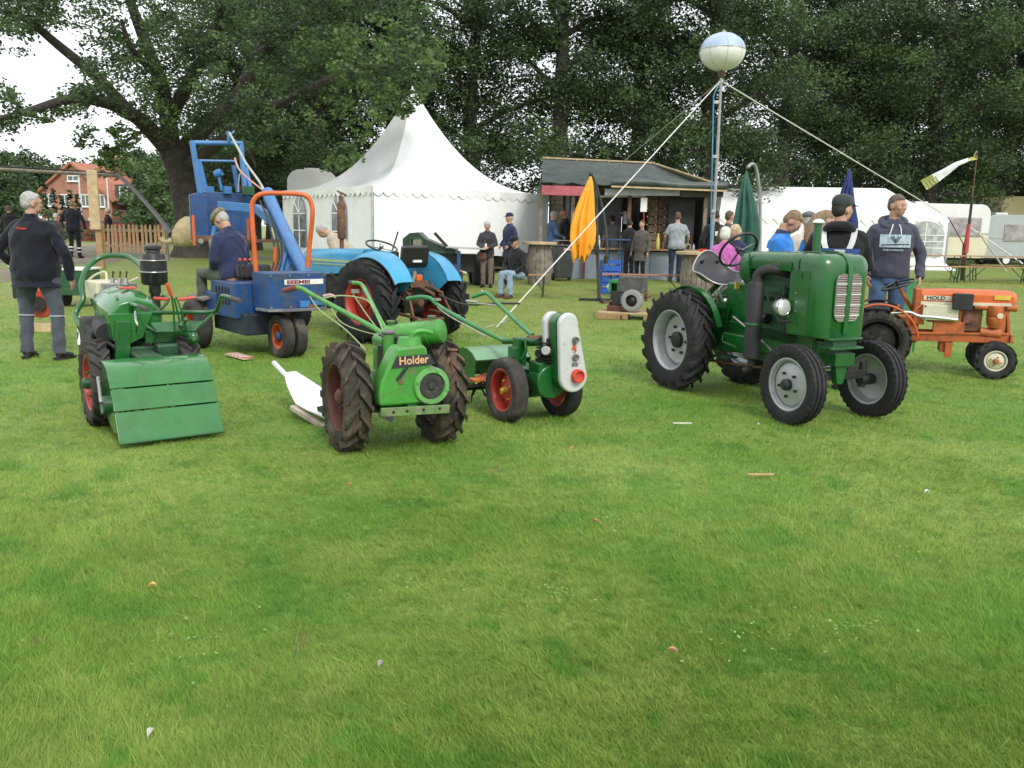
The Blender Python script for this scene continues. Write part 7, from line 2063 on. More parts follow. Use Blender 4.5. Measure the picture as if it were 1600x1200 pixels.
# ---- flag on a slim pole with a red and black base
def build_flag():
    Y = 25.5
    base = gx(1508, Y); I = Matrix.Translation(-base)
    root = thing('flag_pole', 'slim red and black pole rising behind the picnic tables', 'pole', base)
    MB().tube([(0, 0, .0), I @ at(1508, 380, Y)], .07).build('stand', M_REDRUST, root)
    MB().tube([I @ at(1508, 395, Y), I @ at(1514, 350, Y)], [.09, .045]).build('red_sleeve', M_RED, root)
    MB().tube([I @ at(1514, 352, Y), I @ at(1519, 310, Y)], .04).build('black_sleeve', M_BLACKM, root)
    MB().tube([I @ at(1519, 312, Y), I @ at(1527, 235, Y)], .016).build('rod', M_RUST, root)
    fl = thing('waving_flag', 'narrow white flag with olive ends streaming sideways from its pole', 'flag', at(1527, 243, Y))
    J = Matrix.Translation(-fl.location)
    topc = [(1527, 243), (1512, 247), (1492, 254), (1470, 266), (1455, 273), (1438, 282)]
    botc = [(1527, 249), (1514, 252), (1498, 259), (1482, 272), (1467, 284), (1448, 297)]
    def part(i0, i1, m, nm):
        rows = []
        for i in range(i0, i1 + 1):
            a, b_ = topc[i], botc[i]
            rows.append([J @ at(a[0] + (b_[0] - a[0]) * k / 5, a[1] + (b_[1] - a[1]) * k / 5, Y - .02 * i + .05 * math.sin(i * 1.3 + k * .8)) for k in range(6)])
        MB().sheet(rows, .006).build(nm, m, fl, smooth=60)
    ol = mat('olive_flag_cloth', (.34, .36, .10), .7)
    part(0, 1, ol, 'flag_tip'); part(1, 4, mat('white_flag_cloth', (.72, .74, .76), .7), 'flag_field'); part(4, 5, ol, 'flag_end')
    for k in range(4):
        a = J @ at(1461 - k * 5, 276 + k * 3, Y - .14); b_ = J @ at(1467 - k * 5, 284 + k * 3, Y - .14)
        MB().beam(a, b_, .01, .02, up=(0, 1, 0)).build('print_stroke', M_DECAL, fl)
    MB().tube([J @ at(1527, 235, Y), J @ at(1522, 243, Y), J @ at(1527, 246, Y)], .008).build('cord', M_ROPE, fl)
build_flag()

# ---- beer tables and benches
def beer_set(p, rz, Lb, hgt, wid, label, cat, name, m=M_WOOD):
    root = thing(name, label, cat, p, rz)
    for k in range(2): MB().box((0, (-.25 + .5 * k) * wid, hgt - .015), (Lb, wid * .49, .028)).build('board', m, root, bevel=.003)
    for s in (-1, 1):
        for y in (-wid * .38, wid * .38): MB().tube([(s * Lb * .38, y, 0), (s * Lb * .40, y * .8, hgt - .03)], .016, n=8).build('leg', M_GREEN_DK, root)
        MB().tube([(s * Lb * .38, -wid * .38, .12), (s * Lb * .38, wid * .38, .12)], .012, n=6).build('stretcher', M_GREEN_DK, root)
        MB().tube([(s * Lb * .38, 0, .12), (s * Lb * .22, 0, hgt - .04)], .011, n=6).build('brace', M_GREEN_DK, root)
    return root
beer_set(gx(1448, 24.6), R(2), 2.3, .76, .5, 'brown folding beer table nearest the marquee corner', 'table', 'beer_table')
beer_set(gx(1562, 24.9), R(-2), 2.3, .76, .5, 'brown folding beer table at the flag pole stand', 'table', 'beer_table')
beer_set(gx(1452, 23.9), R(1), 2.2, .47, .25, 'narrow beer bench in front of the table by the marquee', 'bench', 'beer_bench')
beer_set(gx(1556, 24.1), R(-2), 2.2, .47, .25, 'narrow beer bench in front of the table by the flag pole', 'bench', 'beer_bench')
beer_set(gx(1570, 25.7), R(-1), 2.2, .47, .25, 'narrow beer bench on the far side of the table by the flag pole', 'bench', 'beer_bench')
beer_set(gx(818, 17.6), R(-6), 1.1, .47, .26, 'short beer bench with a seated man in dark jacket', 'bench', 'beer_bench', M_WOOD)
beer_set(gx(1012, 17.8), R(0), 1.9, .50, .22, 'long reddish beer bench between the engine and the barrel', 'bench', 'beer_bench', mat('reddish_bench_wood', (.34, .15, .09), .6, var=.2))

# dark green machine at the right edge
gm = thing('green_machine', 'dark green old farm machine cut off by the right edge', 'machine', gx(1650, 25))
MB().lathe([(.30, -.12), (.52, -.14), (.56, 0), (.52, .14), (.30, .12)], (-.15, 0, .56), (.3, 1, 0), n=30).build('wheel', M_TYRE_DUST, gm)
MB().box((.25, .3, 1.15), (.9, 1.0, .9)).build('body', mat('dark_green_faded', (.035, .10, .05), .5, dirt=(.15, .13, .1), dirt_amt=.3), gm, bevel=.05)
MB().lathe([(.001, .22), (.2, .2), (.40, .08), (.44, 0), (.001, 0)], (.2, .3, 1.6), n=24).build('dome', M_GREEN_MID, gm, smooth=50)
MB().box((.0, -.2, .95), (1.1, .1, .06)).build('step', M_BLACKM, gm)
kb = thing('blue_chair', 'folded green camping chair frame behind the man in the hooded sweatshirt', 'chair', gx(1428, 10.6))
for x in (-.12, .12): MB().tube([(x, 0, 0), (x, .05, .95)], .015).build('leg', M_GREEN_MID, kb)
MB().box((0, .03, .62), (.26, .02, .6), rot=(R(-3), 0, 0)).build('backrest', M_GREEN_MID, kb, bevel=.01)

# ---- litter and leaves on the lawn
pk = tag(MB().box(gp(1066, 667) + V((0, 0, .03)), (.145, .018, .006), rot=(0, 0, .06)).build('wood_chip', mat('white_chip', (.6, .6, .52), .7), None), 'long pale splinter in the grass left of the tractor front wheel', 'splinter')
tag(MB().box(gp(1188, 748) + V((0, 0, .028)), (.16, .016, .008), rot=(0, 0, .04)).build('wood_chip', mat('tan_chip', (.5, .32, .16), .7), None), 'tan splinter in a bare patch before the tractor', 'splinter')
leafspots = [(239, 931, 'yellow dry leaf in the lower lawn at left', (.62, .42, .12)), (595, 1057, 'grey curled leaf near the bottom of the lawn', (.35, .33, .28)), (930, 828, 'reddish brown leaf in the middle of the lawn', (.42, .22, .12)), (894, 711, 'orange leaf before the belt cover tiller', (.6, .3, .12)), (546, 769, 'orange brown leaf below the muddy tyre', (.55, .24, .12)), (1447, 780, 'white feather like leaf at the right of the lawn', (.6, .62, .55)), (237, 1167, 'pale leaf at the bottom left edge', (.55, .55, .45)), (1050, 1035, 'brown leaf in the lower right lawn', (.45, .26, .14)), (1185, 672, 'tiny light leaf beside the tractor tyre', (.6, .6, .5))]
for i, (px, py, lb, col) in enumerate(leafspots):
    c = gp(px, py) + V((0, 0, .035)); a = i * 1.3
    s = .017
    rows = [[V((math.cos(a) * (t - .5) * 2 * s - math.sin(a) * w_ * s * .55 * math.sin(math.pi * (t * .9 + .05)), math.sin(a) * (t - .5) * 2 * s + math.cos(a) * w_ * s * .55 * math.sin(math.pi * (t * .9 + .05)), .012 * abs(w_) + .01 * math.sin(t * 3))) for w_ in (-1, 0, 1)] for t in (0, .25, .5, .75, 1)]
    o = MB().sheet(rows, .0012).build('fallen_leaf', mat('leaf_col%s' % 'abcdefghij'[i], col, .7), None)
    o.location = c; tag(o, lb, 'leaf', 'fallen leaves on the lawn')
# ================================================================ PEOPLE
PEND = []
def rem(b, name, m, parent, vox, sm=3, fold=0., yoke=None):
    o = b.build(name, m, parent, smooth=0)
    r_ = o.modifiers.new('remesh', 'REMESH'); r_.mode = 'VOXEL'; r_.voxel_size = vox; r_.use_smooth_shade = True
    s_ = o.modifiers.new('smooth', 'SMOOTH'); s_.factor = .5; s_.iterations = sm
    PEND.append((o, m, fold, yoke))
    return o
def finish_people():
    bpy.context.view_layer.update()
    dg = bpy.context.evaluated_depsgraph_get()
    res = [(o, bpy.data.meshes.new_from_object(o.evaluated_get(dg)), m, fo, yk) for o, m, fo, yk in PEND]
    for o, me, m, fo, yk in res:
        o.modifiers.clear(); me.name = o.name; o.data = me
        me.materials.clear(); me.materials.append(m)
        n = len(me.vertices); co = np.empty(n * 3); no = np.empty(n * 3)
        me.vertices.foreach_get('co', co); me.vertices.foreach_get('normal', no)
        co = co.reshape(-1, 3); no = no.reshape(-1, 3)
        if fo:
            x, y, z = co.T
            k = (np.sin(z * 34 + 5 * np.sin(x * 13 + y * 7) + 3 * np.sin(y * 17)) * .5 + np.sin(z * 21 - x * 26 + 4 * np.sin(y * 11 + z * 5)) * .35 + np.sin(x * 47 + z * 12 + np.sin(y * 31) * 2) * .2)
            co += no * (fo * k)[:, None]; me.vertices.foreach_set('co', co.ravel())
        me.materials[0] = m
        pn = len(me.polygons)
        if yk:
            me.materials.append(yk[0]); c = np.empty(pn * 3); me.polygons.foreach_get('center', c); c = c.reshape(-1, 3)
            me.polygons.foreach_set('material_index', ((c[:, 2] > yk[1]) & (c[:, 2] < yk[2])).astype(np.int32))
        me.polygons.foreach_set('use_smooth', np.ones(pn, dtype=bool)); me.update()

def cloth(name, col, **k): return mat(name, col, .85, var=.18, vs=7, bump=.35, bs=16, spec=.2, sheen=.15, **k)
SKIN = mat('skin', (.46, .26, .18), .55, var=.12, vs=14, spec=.35); SKIN_D = mat('tanned_skin', (.40, .20, .13), .55, var=.12, vs=14, spec=.35)
NAVY = cloth('navy_fleece', (.009, .010, .018)); BLACKC = cloth('black_cloth', (.014, .014, .016)); DGREY = cloth('charcoal_cloth', (.035, .036, .042))
GTROU = cloth('slate_grey_trousers', (.075, .085, .105)); JEAN = cloth('blue_denim', (.07, .13, .24)); JEAN_L = cloth('pale_denim', (.24, .33, .42)); JEAN_D = cloth('dark_denim', (.025, .032, .06))
BROWN = cloth('brown_trousers', (.16, .12, .095)); BEIGE = cloth('beige_coat', (.40, .34, .26)); GREYT = cloth('grey_tshirt', (.30, .32, .35)); GCOAT = cloth('grey_brown_coat', (.10, .09, .08))
BLUEJ = cloth('bright_blue_jacket', (.03, .20, .60)); NAVYJ = cloth('dark_navy_jacket', (.022, .03, .075)); PINKC = cloth('pink_cardigan', (.50, .13, .40)); HOODC = cloth('faded_navy_sweatshirt', (.055, .058, .085)); STEELB = cloth('steel_blue_jacket', (.05, .10, .20)); REDC = cloth('red_checked_shirt', (.45, .05, .05)); OLIVE = cloth('olive_trousers', (.07, .085, .06))
H_GREY = mat('silver_hair', (.42, .41, .39), .8, var=.3, vs=40, bump=.6, bs=90); H_WHITE = mat('white_hair', (.66, .64, .56), .8, var=.2, vs=40, bump=.6, bs=90); H_BROWN = mat('brown_hair', (.12, .07, .04), .7, var=.4, vs=40, bump=.6, bs=90); H_DARK = mat('dark_hair', (.025, .018, .014), .7, var=.3, vs=40, bump=.5, bs=90)
H_SANDY = mat('sandy_hair', (.24, .16, .09), .75, var=.3, vs=40, bump=.6, bs=90); H_BLOND = mat('blond_hair', (.5, .4, .24), .75, var=.3, vs=40, bump=.6, bs=90)
SHOE = mat('black_shoe', (.012, .012, .012), .55); SHOE_B = mat('brown_shoe', (.10, .05, .03), .6); REFL = mat('reflective_band', (.55, .56, .55), .4); SOLE = mat('shoe_sole', (.03, .03, .03), .8)
EYE = mat('eye_dark', (.02, .015, .012), .2); LIP = mat('lip', (.34, .13, .11), .6)

DOWN = ((.255, -.03, 1.13), (.27, .06, .87))
FRONT = ((.25, .02, 1.14), (.07, .26, 1.06))
POCKET = ((.29, -.06, 1.14), (.20, .12, .96))
CROSS = ((.24, .10, 1.16), (-.02, .26, 1.20))
def person(label, px, Y, ytop, face=180, top=NAVY, legs=GTROU, hair=H_GREY, hat=None, skin=SKIN, arms=(DOWN, DOWN), yaw=0, pitch=0, lean=0, bw=1.0, sit=False, hem=.82, short=False, step=0., base=None, seat=.0, height=None, long=False, vox=.017, near=False, shoes=SHOE, group=None, yoke=None, collar=True, spread=.10, splay=0., female=False, wide=.0):
    p = gx(px, Y)
    if base is not None: p.z = base
    drop = .46 if sit else 0
    hgt = height or (at(px, ytop, Y).z - p.z) + drop * (at(px, ytop, Y).z - p.z) / 1.3 * (1 if sit else 0)
    S = hgt / (1.76 if not sit else 1.76)
    root = thing('person', label, 'person', p, R(face), group)
    root.scale = (S, S, S)
    vx = vox / S
    Hip = V((0, 0, .95 - drop))
    Lm = Matrix.Rotation(R(-lean), 4, 'X')
    def T(v):
        v = V(v); v.z -= drop
        return Hip + Lm.to_3x3() @ (v - Hip)
    if near: vx = .0085 / S
    def torso(b, e=0., z0=.84):
        rr_ = [(.84, .150, .105, -.01), (.90, .165, .12, -.015), (.98, .165, .122, -.01), (1.08, .150, .108, 0), (1.2, .162, .112, .005), (1.32, .176, .112, 0), (1.39, .158, .098, -.01), (1.445, .105, .074, -.012), (1.485, .065, .06, -.012)]
        if female: rr_[5] = (1.30, .160, .118, .012); rr_[6] = (1.39, .150, .09, -.01)
        rg = []
        if z0 < .84 - 1e-3: rr_ = [(z0, .168 + e * .4, .13 + e * .3, -.005)] + rr_
        for z, rx, ry, yo in rr_:
            if z < z0 - 1e-6: continue
            k = bw if z < 1.38 else 1 + (bw - 1) * .5
            ee = e if z < 1.42 else e * .55
            k2 = 1 + wide * math.exp(-((z - 1.08) / .16) ** 2)
            rg.append([T((math.copysign(abs(math.cos(a)) ** .85, math.cos(a)) * (rx * k * k2 + ee), math.copysign(abs(math.sin(a)) ** .85, math.sin(a)) * (ry * k * k2 + ee) + yo, z)) for a in [2 * math.pi * i / 22 + .01 for i in range(22)]])
        b.loft(rg)
    sh = .168 * (1 + (bw - 1) * .6) * (.9 if female else 1)
    J = []
    for s, ar in zip((-1, 1), arms):
        (ex, ey, ez), (wx_, wy_, wz_) = ar
        J.append((s, T((s * sh, -.01, 1.385)), T((s * ex * (1 + (bw - 1) * .6), ey, ez)), T((s * wx_ * (1 + (bw - 1) * .4), wy_, wz_))))
    # legs
    K = []
    for s in (-1, 1):
        hx = .09 * bw
        if sit: K.append((s, V((s * hx, 0, .47)), V((s * (.12 + splay), .44, .50)), V((s * (.13 + splay), .42 + step * s * .1, .09)), V((0, 1, 0))))
        else:
            st = step * s
            K.append((s, V((s * hx, 0, .90)), V((s * (spread * .9 + .01), .03 + st * .5 + (.03 if st < 0 else 0), .50)), V((s * spread, st, .09 + (.04 if st < 0 else 0))), V((s * .2, 1, 0)).normalized()))
    # body: one continuous skin surface
    b = MB(); torso(b)
    b.tube([T((0, -.022, 1.42)), T((0, -.016, 1.50)), T((0, -.004, 1.585))], [.062, .055, .053], n=14)
    piv = T((0, -.01, 1.54)); HR = (Lm.to_3x3() @ Euler((R(-pitch), 0, R(yaw)), 'ZYX').to_matrix()) if False else Lm.to_3x3() @ (Matrix.Rotation(R(yaw), 3, 'Z') @ Matrix.Rotation(R(-pitch), 3, 'X'))
    def Hd(v): return piv + HR @ (V(v) + V((0, .02, .115)))
    b.ell(Hd((0, -.012, .005)), (.074, .092, .090), 20, 14, rot=HR)
    b.ell(Hd((0, .032, -.062)), (.050, .056, .056), 16, 10, rot=HR)
    b.ell(Hd((0, .044, -.02)), (.058, .044, .066), 16, 10, rot=HR)
    b.ell(Hd((0, .089, -.036)), (.012, .018, .021), 10, 8, rot=HR); b.ell(Hd((0, .084, -.015)), (.009, .012, .024), 8, 6, rot=HR)
    b.ell(Hd((0, .080, .012)), (.045, .010, .009), 10, 6, rot=HR); b.ell(Hd((0, .066, -.098)), (.022, .018, .016), 10, 6, rot=HR)
    for s in (-1, 1): b.ell(Hd((s * .074, -.008, -.028)), (.010, .020, .031), 8, 8, rot=HR); b.ell(Hd((s * .036, .062, -.038)), (.022, .02, .02), 8, 6, rot=HR)
    for s, a, e, w_ in J:
        b.tube([a, a.lerp(e, .5), e, e.lerp(w_, .4), w_], [.05, .045, .037, .040, .026], n=12)
        d = (w_ - e).normalized(); pr = V((-s, 0, 0)); pr = (pr - d * pr.dot(d)).normalized(); nn_ = d.cross(pr) * (1 if s > 0 else -1)
        pc = w_ + d * .055
        b.ell(pc, (.018, .042, .052), 12, 8, rot=Matrix((pr, nn_, d)).transposed())
        for i, (o_, ln) in enumerate(((-.028, .062), (-.010, .074), (.009, .070), (.027, .055))):
            q0 = w_ + d * .088 + nn_ * o_
            b.tube([q0 - d * .02, q0 + d * ln * .45 + pr * .006, q0 + d * ln * .85 + pr * .026], [.0098, .0090, .0075], n=7)
        q0 = w_ + d * .03 + nn_ * .034
        b.tube([q0, q0 + nn_ * .024 + d * .028 + pr * .010, q0 + nn_ * .028 + d * .060 + pr * .018], [.013, .0105, .008], n=7)
    for s, h_, kn, an, fd in K:
        b.tube([h_, h_.lerp(kn, .5), kn, kn.lerp(an, .35), an], [.082, .068, .050, .050, .032], n=12)
        b.tube([an + V((0, 0, .0)), an + fd * .05 - V((0, 0, .045)), an + fd * .15 - V((0, 0, .062))], [.035, .036, .022], n=9)
    rem(b, 'body', skin, root, vx)
    # face
    f = MB()
    for s in (-1, 1): f.ell(Hd((s * .030, .0865, -.013)), (.0085, .004, .0035), 8, 6, rot=HR)
    f.build('eyes', EYE, root)
    f = MB()
    for s in (-1, 1): f.ell(Hd((s * .031, .0885, .006)), (.015, .003, .0022), 8, 5, rot=HR)
    f.build('eyebrows', hair if hair else H_BROWN, root)
    MB().ell(Hd((0, .0855, -.072)), (.021, .007, .0055), 10, 6, rot=HR).build('mouth', LIP, root)
    if hair:
        h_ = MB(); h_.ell(Hd((0, -.022, .022)), (.0762, .089, .086), 22, 14, rot=HR); h_.ell(Hd((0, -.050, -.015)), (.070, .062, .072), 16, 10, rot=HR)
        if hat is None: h_.ell(Hd((.008, .034, .056)), (.050, .036, .032), 12, 8, rot=HR)
        if long == 2:
            h_.tube([Hd((0, -.06, .03)), Hd((0, -.12, -.04)), Hd((0, -.14, -.14)), Hd((.01, -.15, -.24)), Hd((.02, -.14, -.33))], [.06, .065, .060, .048, .02], n=12, smooth=3)
        elif long: h_.ell(Hd((0, -.045, -.03)), (.088, .082, .092), 18, 12, rot=HR); h_.ell(Hd((0, -.03, .03)), (.086, .096, .086), 18, 12, rot=HR)
        rem(h_, 'hair', hair, root, .010 / S, 2, fold=.0014)
    if hat:
        kind, hm = hat
        h_ = MB()
        if kind == 'cap':
            rg = []
            for z, rx, ry in ((.028, .0815, .102), (.05, .083, .103), (.085, .078, .095), (.112, .058, .070), (.124, .02, .025)):
                rg.append([Hd((rx * math.cos(a), -.012 + ry * math.sin(a), z)) for a in [2 * math.pi * i / 22 for i in range(22)]])
            h_.loft(rg)
            h_.sheet([[Hd((x * (1 - .15 * t), .075 + (t * .085) * (1 - (x / .085) ** 2 * .5), .034 - .012 * t - abs(x) * .10)) for x in (-.07, -.045, -.02, 0, .02, .045, .07)] for t in (0, .35, .7, 1)], .005)
            h_.ell(Hd((0, -.012, .126)), (.008, .008, .005), 8, 5)
        else:
            rg = []
            for z, rx, ry, yo in ((.020, .080, .100, -.012), (.040, .094, .116, -.006), (.064, .094, .120, .002), (.086, .078, .100, .004), (.098, .04, .05, .0)):
                rg.append([Hd((rx * math.cos(a), yo + ry * math.sin(a), z + .02 * -math.sin(a))) for a in [2 * math.pi * i / 22 for i in range(22)]])
            h_.loft(rg)
            h_.sheet([[Hd((x, .085 + t * .045 * (1 - (x / .07) ** 2 * .6), .020 - .01 * t)) for x in (-.06, -.03, 0, .03, .06)] for t in (0, .5, 1)], .005)
        h_.build('cap', hm, root, smooth=60)
    # upper garment
    b = MB(); torso(b, .026, hem if not sit else .86)
    for s, a, e, w_ in J:
        i_ = T((s * .055, -.018, 1.435))
        if short: b.tube([i_, i_.lerp(a, .6) + V((0, 0, .008)), a, a.lerp(e, .4), a.lerp(e, .78)], [.045, .058, .064, .062, .064], n=14)
        else: b.tube([i_, i_.lerp(a, .6) + V((0, 0, .008)), a, a.lerp(e, .5), e, e.lerp(w_, .5), w_ + (w_ - e).normalized() * .015], [.048, .062, .070, .064, .056, .052, .043], n=14)
    if collar: b.tube([T((0, -.020, 1.43)), T((0, -.018, 1.48)), T((0, -.012, 1.515 if collar is True else collar))], [.085, .072, .068], n=16)
    rem(b, 'jacket' if not short else 'shirt', top, root, vx * 1.05, 3, fold=.0075, yoke=yoke)
    # trousers
    b = MB()
    b.loft([[V((math.cos(a) * rx * bw, math.sin(a) * ry * bw - .008, z - drop)) for a in [2 * math.pi * i / 20 for i in range(20)]] for z, rx, ry in ((.83, .155, .115), (.90, .172, .128), (.98, .168, .125), (1.03, .155, .114))])
    for s, h_, kn, an, fd in K:
        b.tube([h_ + V((0, 0, .0)), h_.lerp(kn, .5), kn, kn.lerp(an, .5), an - V((0, 0, .02))], [.096 * bw, .088, .072, .066, .064], n=14)
    rem(b, 'trousers', legs, root, vx * 1.05, 3, fold=.0065)
    for s, h_, kn, an, fd in K:
        b = MB(); zz = an.z - .09
        b.loft([[V((an.x, an.y, zz)) + fd * y + fd.cross(V((0, 0, 1))) * x * k for x, y in ((.036, -.06), (.042, 0), (.040, .07), (.044, .14), (.030, .19), (0, .205), (-.030, .19), (-.044, .14), (-.040, .07), (-.042, 0), (-.036, -.06), (0, -.075))] + [] for zz, k in ((zz + .0, 1), (zz + .03, 1.0))])
        b.tube([V((an.x, an.y, zz + .03)) + fd * .15, V((an.x, an.y, zz + .045)) + fd * .06, V((an.x, an.y, zz + .07)) - fd * .01], [.034, .042, .045], n=12)
        b.build('shoe', shoes, root, smooth=50)
    return root, T, Hd, K, J, S

def band(root, p, d, r, m, h=.02, name='reflective_band'):
    MB().cyl(V(p) - V(d) * h / 2, V(p) + V(d) * h / 2, r, n=24).build(name, m, root)

# 1 man at the left
r1, T, Hd, K, J, S = person('gray haired man with glasses in navy fleece and gray work trousers seen from behind', 55, 8.75, 299, face=-8, top=NAVY, legs=GTROU, hair=H_GREY, yaw=-42, bw=1.26, hem=.78, arms=(((.33, -.06, 1.14), (.25, .12, .96)), ((.32, -.03, 1.13), (.31, .07, .87))), near=True, spread=.19, wide=.12, collar=1.53)
for s, h_, kn, an, fd in K: band(r1, kn + V((0, 0, -.03)), (an - kn).normalized(), .079, REFL, .008)
text('Classen', .034, M_REDGRIP, r1, T((-.075, -.152, 1.372)), (1, 0, 0), T((0, 0, 1)) - T((0, 0, 0)), bold=.001, sx=1.15)
g = MB(); g.tube([Hd((.079, -.01, -.012)), Hd((.072, .07, -.010)), Hd((.06, .094, -.010))], .0028, n=6)
for s in (-1, 1): g.torus(Hd((s * .032, .100, -.014)), (Hd((0, 1, 0)) - Hd((0, 0, 0))), .020, .0022, 18, 5)
g.tube([Hd((-.079, -.01, -.012)), Hd((-.06, .094, -.010))], .0028, n=6); g.build('glasses', M_BLACK, r1)
# 2 loader driver
person('man in olive flat cap and dark jacket sitting on the blue loader', 366, 9.72, 330, face=62, top=NAVYJ, legs=OLIVE, hair=H_GREY, hat=('flat', mat('olive_tweed', (.19, .17, .11), .9, var=.3, vs=30)), sit=True, lean=12, pitch=28, yaw=8, bw=1.1, base=.40, height=1.70, arms=(FRONT, FRONT), vox=.013)
# far left people
rW, T, Hd, K, J, S = person('man in navy jacket with reflective trouser bands walking toward the brick house', 118, 27.5, 313, face=4, top=NAVY, legs=NAVY, hair=H_SANDY, step=.07, bw=1.15, arms=(((.31, -.05, 1.14), (.32, .02, .90)), ((.31, -.05, 1.14), (.32, .02, .90))), hem=.84)
for s, h_, kn, an, fd in K: band(rW, kn.lerp(an, .45), (an - kn).normalized(), .072, REFL, .045); band(rW, kn.lerp(an, .72), (an - kn).normalized(), .070, REFL, .03)
person('white haired man in black jacket standing behind the picket fence', 173, 29.5, 325, face=-60, top=BLACKC, legs=JEAN_D, hair=H_WHITE, arms=(FRONT, FRONT), yaw=10)
person('distant figure in black at the far left edge behind the path', 20, 27, 321, face=10, top=BLACKC, legs=BLACKC, hair=H_BROWN, hem=.5)
person('man in brown jacket partly hidden behind the gray haired man', 92, 24, 333, face=-20, top=cloth('dull_brown_jacket', (.06, .05, .042)), legs=JEAN_D, hair=H_GREY)
# behind the blue tractor
person('man in beige coat bending over behind the blue tractor bonnet', 552, 13.6, 345, face=80, top=BEIGE, legs=BROWN, hair=H_GREY, lean=48, pitch=10, height=1.74, arms=(((.22, .10, 1.12), (.18, .26, .92)), ((.22, .10, 1.12), (.18, .26, .92))))
# by the tent corner
rw_, T, Hd, K, J, S = person('gray haired woman in dark anorak with brown shoulder bag looking at her hands', 761, 19.4, 345, face=175, top=DGREY, legs=BROWN, hair=H_GREY, long=1, pitch=28, arms=(FRONT, FRONT), bw=1.02, female=True, hem=.80)
MB().box(T((.12, .18, .84)), (.24, .09, .2)).build('shoulder_bag', mat('brown_leather', (.13, .055, .035), .5), rw_, bevel=.03)
MB().tube([T((.20, .15, .93)), T((.02, .15, 1.25)), T((-.10, .06, 1.44)), T((-.08, -.1, 1.4))], .012).build('bag_strap', mat('brown_leather', (1, 1, 1)), rw_)
MB().box(T((.0, .28, 1.12)), (.05, .015, .09)).build('phone', M_WHITE, rw_)
person('bearded man in dark cap and long navy anorak standing behind the seated man', 795, 20.2, 333, face=120, top=NAVYJ, legs=BLACKC, hair=H_GREY, hat=('cap', NAVYJ), arms=(POCKET, POCKET), hem=.66, bw=1.02)
person('man in black padded jacket and pale jeans sitting on the short bench', 812, 17.55, 369, face=138, top=BLACKC, legs=JEAN_L, hair=H_SANDY, hat=('cap', NAVY), sit=True, lean=14, pitch=6, arms=(((.26, .12, 1.16), (.10, .34, 1.0)), ((.26, .12, 1.16), (.10, .34, 1.0))), bw=1.1, height=1.72, shoes=SHOE_B, vox=.014)
# at the stall
person('man in steel blue jacket leaning at the short end of the counter', 862, 23.2, 329, face=-75, top=STEELB, legs=JEAN_D, hair=H_GREY, arms=(FRONT, FRONT), pitch=15)
person('stout man in dark jacket talking beside the man in steel blue', 881, 23.9, 326, face=95, top=BLACKC, legs=BLACKC, hair=None, skin=SKIN_D, pitch=20, bw=1.1)
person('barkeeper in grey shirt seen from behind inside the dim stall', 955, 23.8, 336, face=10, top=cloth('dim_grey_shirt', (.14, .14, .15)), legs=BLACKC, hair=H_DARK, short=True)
person('dark haired man in black jacket leaning on the counter', 984, 22.1, 342, face=30, top=BLACKC, legs=BLACKC, hair=H_DARK, yaw=-50, arms=(FRONT, FRONT), lean=6)
person('older man in long grey brown coat standing before the counter', 1001, 21.3, 344, face=140, top=GCOAT, legs=BLACKC, hair=H_BROWN, hem=.62, arms=(DOWN, DOWN), bw=1.0)
person('fair haired woman serving behind the counter', 1026, 23.6, 352, face=165, top=BLACKC, legs=BLACKC, hair=H_SANDY, long=1, pitch=20, female=True, arms=(FRONT, FRONT))
person('broad man in light grey tee shirt and dark jeans seen from behind at the counter', 1056, 21.6, 331, face=-8, top=GREYT, legs=JEAN_D, hair=H_BROWN, short=True, arms=(((.27, .02, 1.15), (.26, .16, .98)), ((.27, .02, 1.15), (.26, .16, .98))), bw=1.12, hem=.84, collar=False, step=.05)
rk, T, Hd, K, J, S = person('man in black work jacket with orange ear defenders near the balloon mast', 1114, 18.6, 328, face=15, top=BLACKC, legs=BLACKC, hair=H_DARK, bw=1.12, arms=(POCKET, POCKET), pitch=10)
for s in (-1, 1): MB().cyl(Hd((s * .072, -.01, -.01)), Hd((s * .102, -.01, -.01)), .032, n=16).build('ear_defender', M_ORANGE_BR, rk, bevel=.005)
MB().box(T((-.02, -.15, 1.28)), (.08, .01, .09)).build('back_badge', M_WHITE, rk)
person('short haired man standing behind the green parasol', 1136, 17.6, 329, face=-60, top=GCOAT, legs=JEAN_D, hair=H_BROWN)
person('white haired woman in pink cardigan behind the tractor seat', 1131, 12.2, 350, face=-25, top=PINKC, legs=BEIGE, hair=H_WHITE, long=1, pitch=15, bw=1.12, female=True, height=1.55, base=.0)
person('light haired woman in dark top beside the woman in pink', 1149, 12.9, 344, face=120, top=NAVYJ, legs=JEAN_D, hair=H_BLOND, long=1, pitch=25, female=True, arms=(FRONT, FRONT), base=.0, height=1.6)
# behind the green tractor
person('sandy haired man in bright blue and navy jacket looking down behind the tractor bonnet', 1211, 8.9, 322, face=-112, top=NAVYJ, legs=NAVYJ, hair=H_SANDY, pitch=34, lean=8, yoke=(BLUEJ, 1.20, 1.475), arms=(FRONT, FRONT), bw=1.06, vox=.011)
person('man in gray flat cap and cream jacket half hidden by the long haired woman', 1258, 11.2, 331, face=12, top=cloth('cream_jacket', (.5, .44, .38)), legs=BROWN, hair=H_GREY, hat=('flat', mat('grey_tweed', (.13, .13, .14), .9, var=.3, vs=30)), yaw=-30)
person('woman with long brown hair in bright blue and navy jacket turning away', 1277, 9.1, 326, face=-50, top=NAVYJ, legs=NAVYJ, hair=H_SANDY, long=2, yaw=-35, pitch=12, lean=6, yoke=(BLUEJ, 1.20, 1.475), arms=(FRONT, FRONT), female=True, vox=.012)
CAPG = cloth('grey_green_cap', (.035, .045, .045))
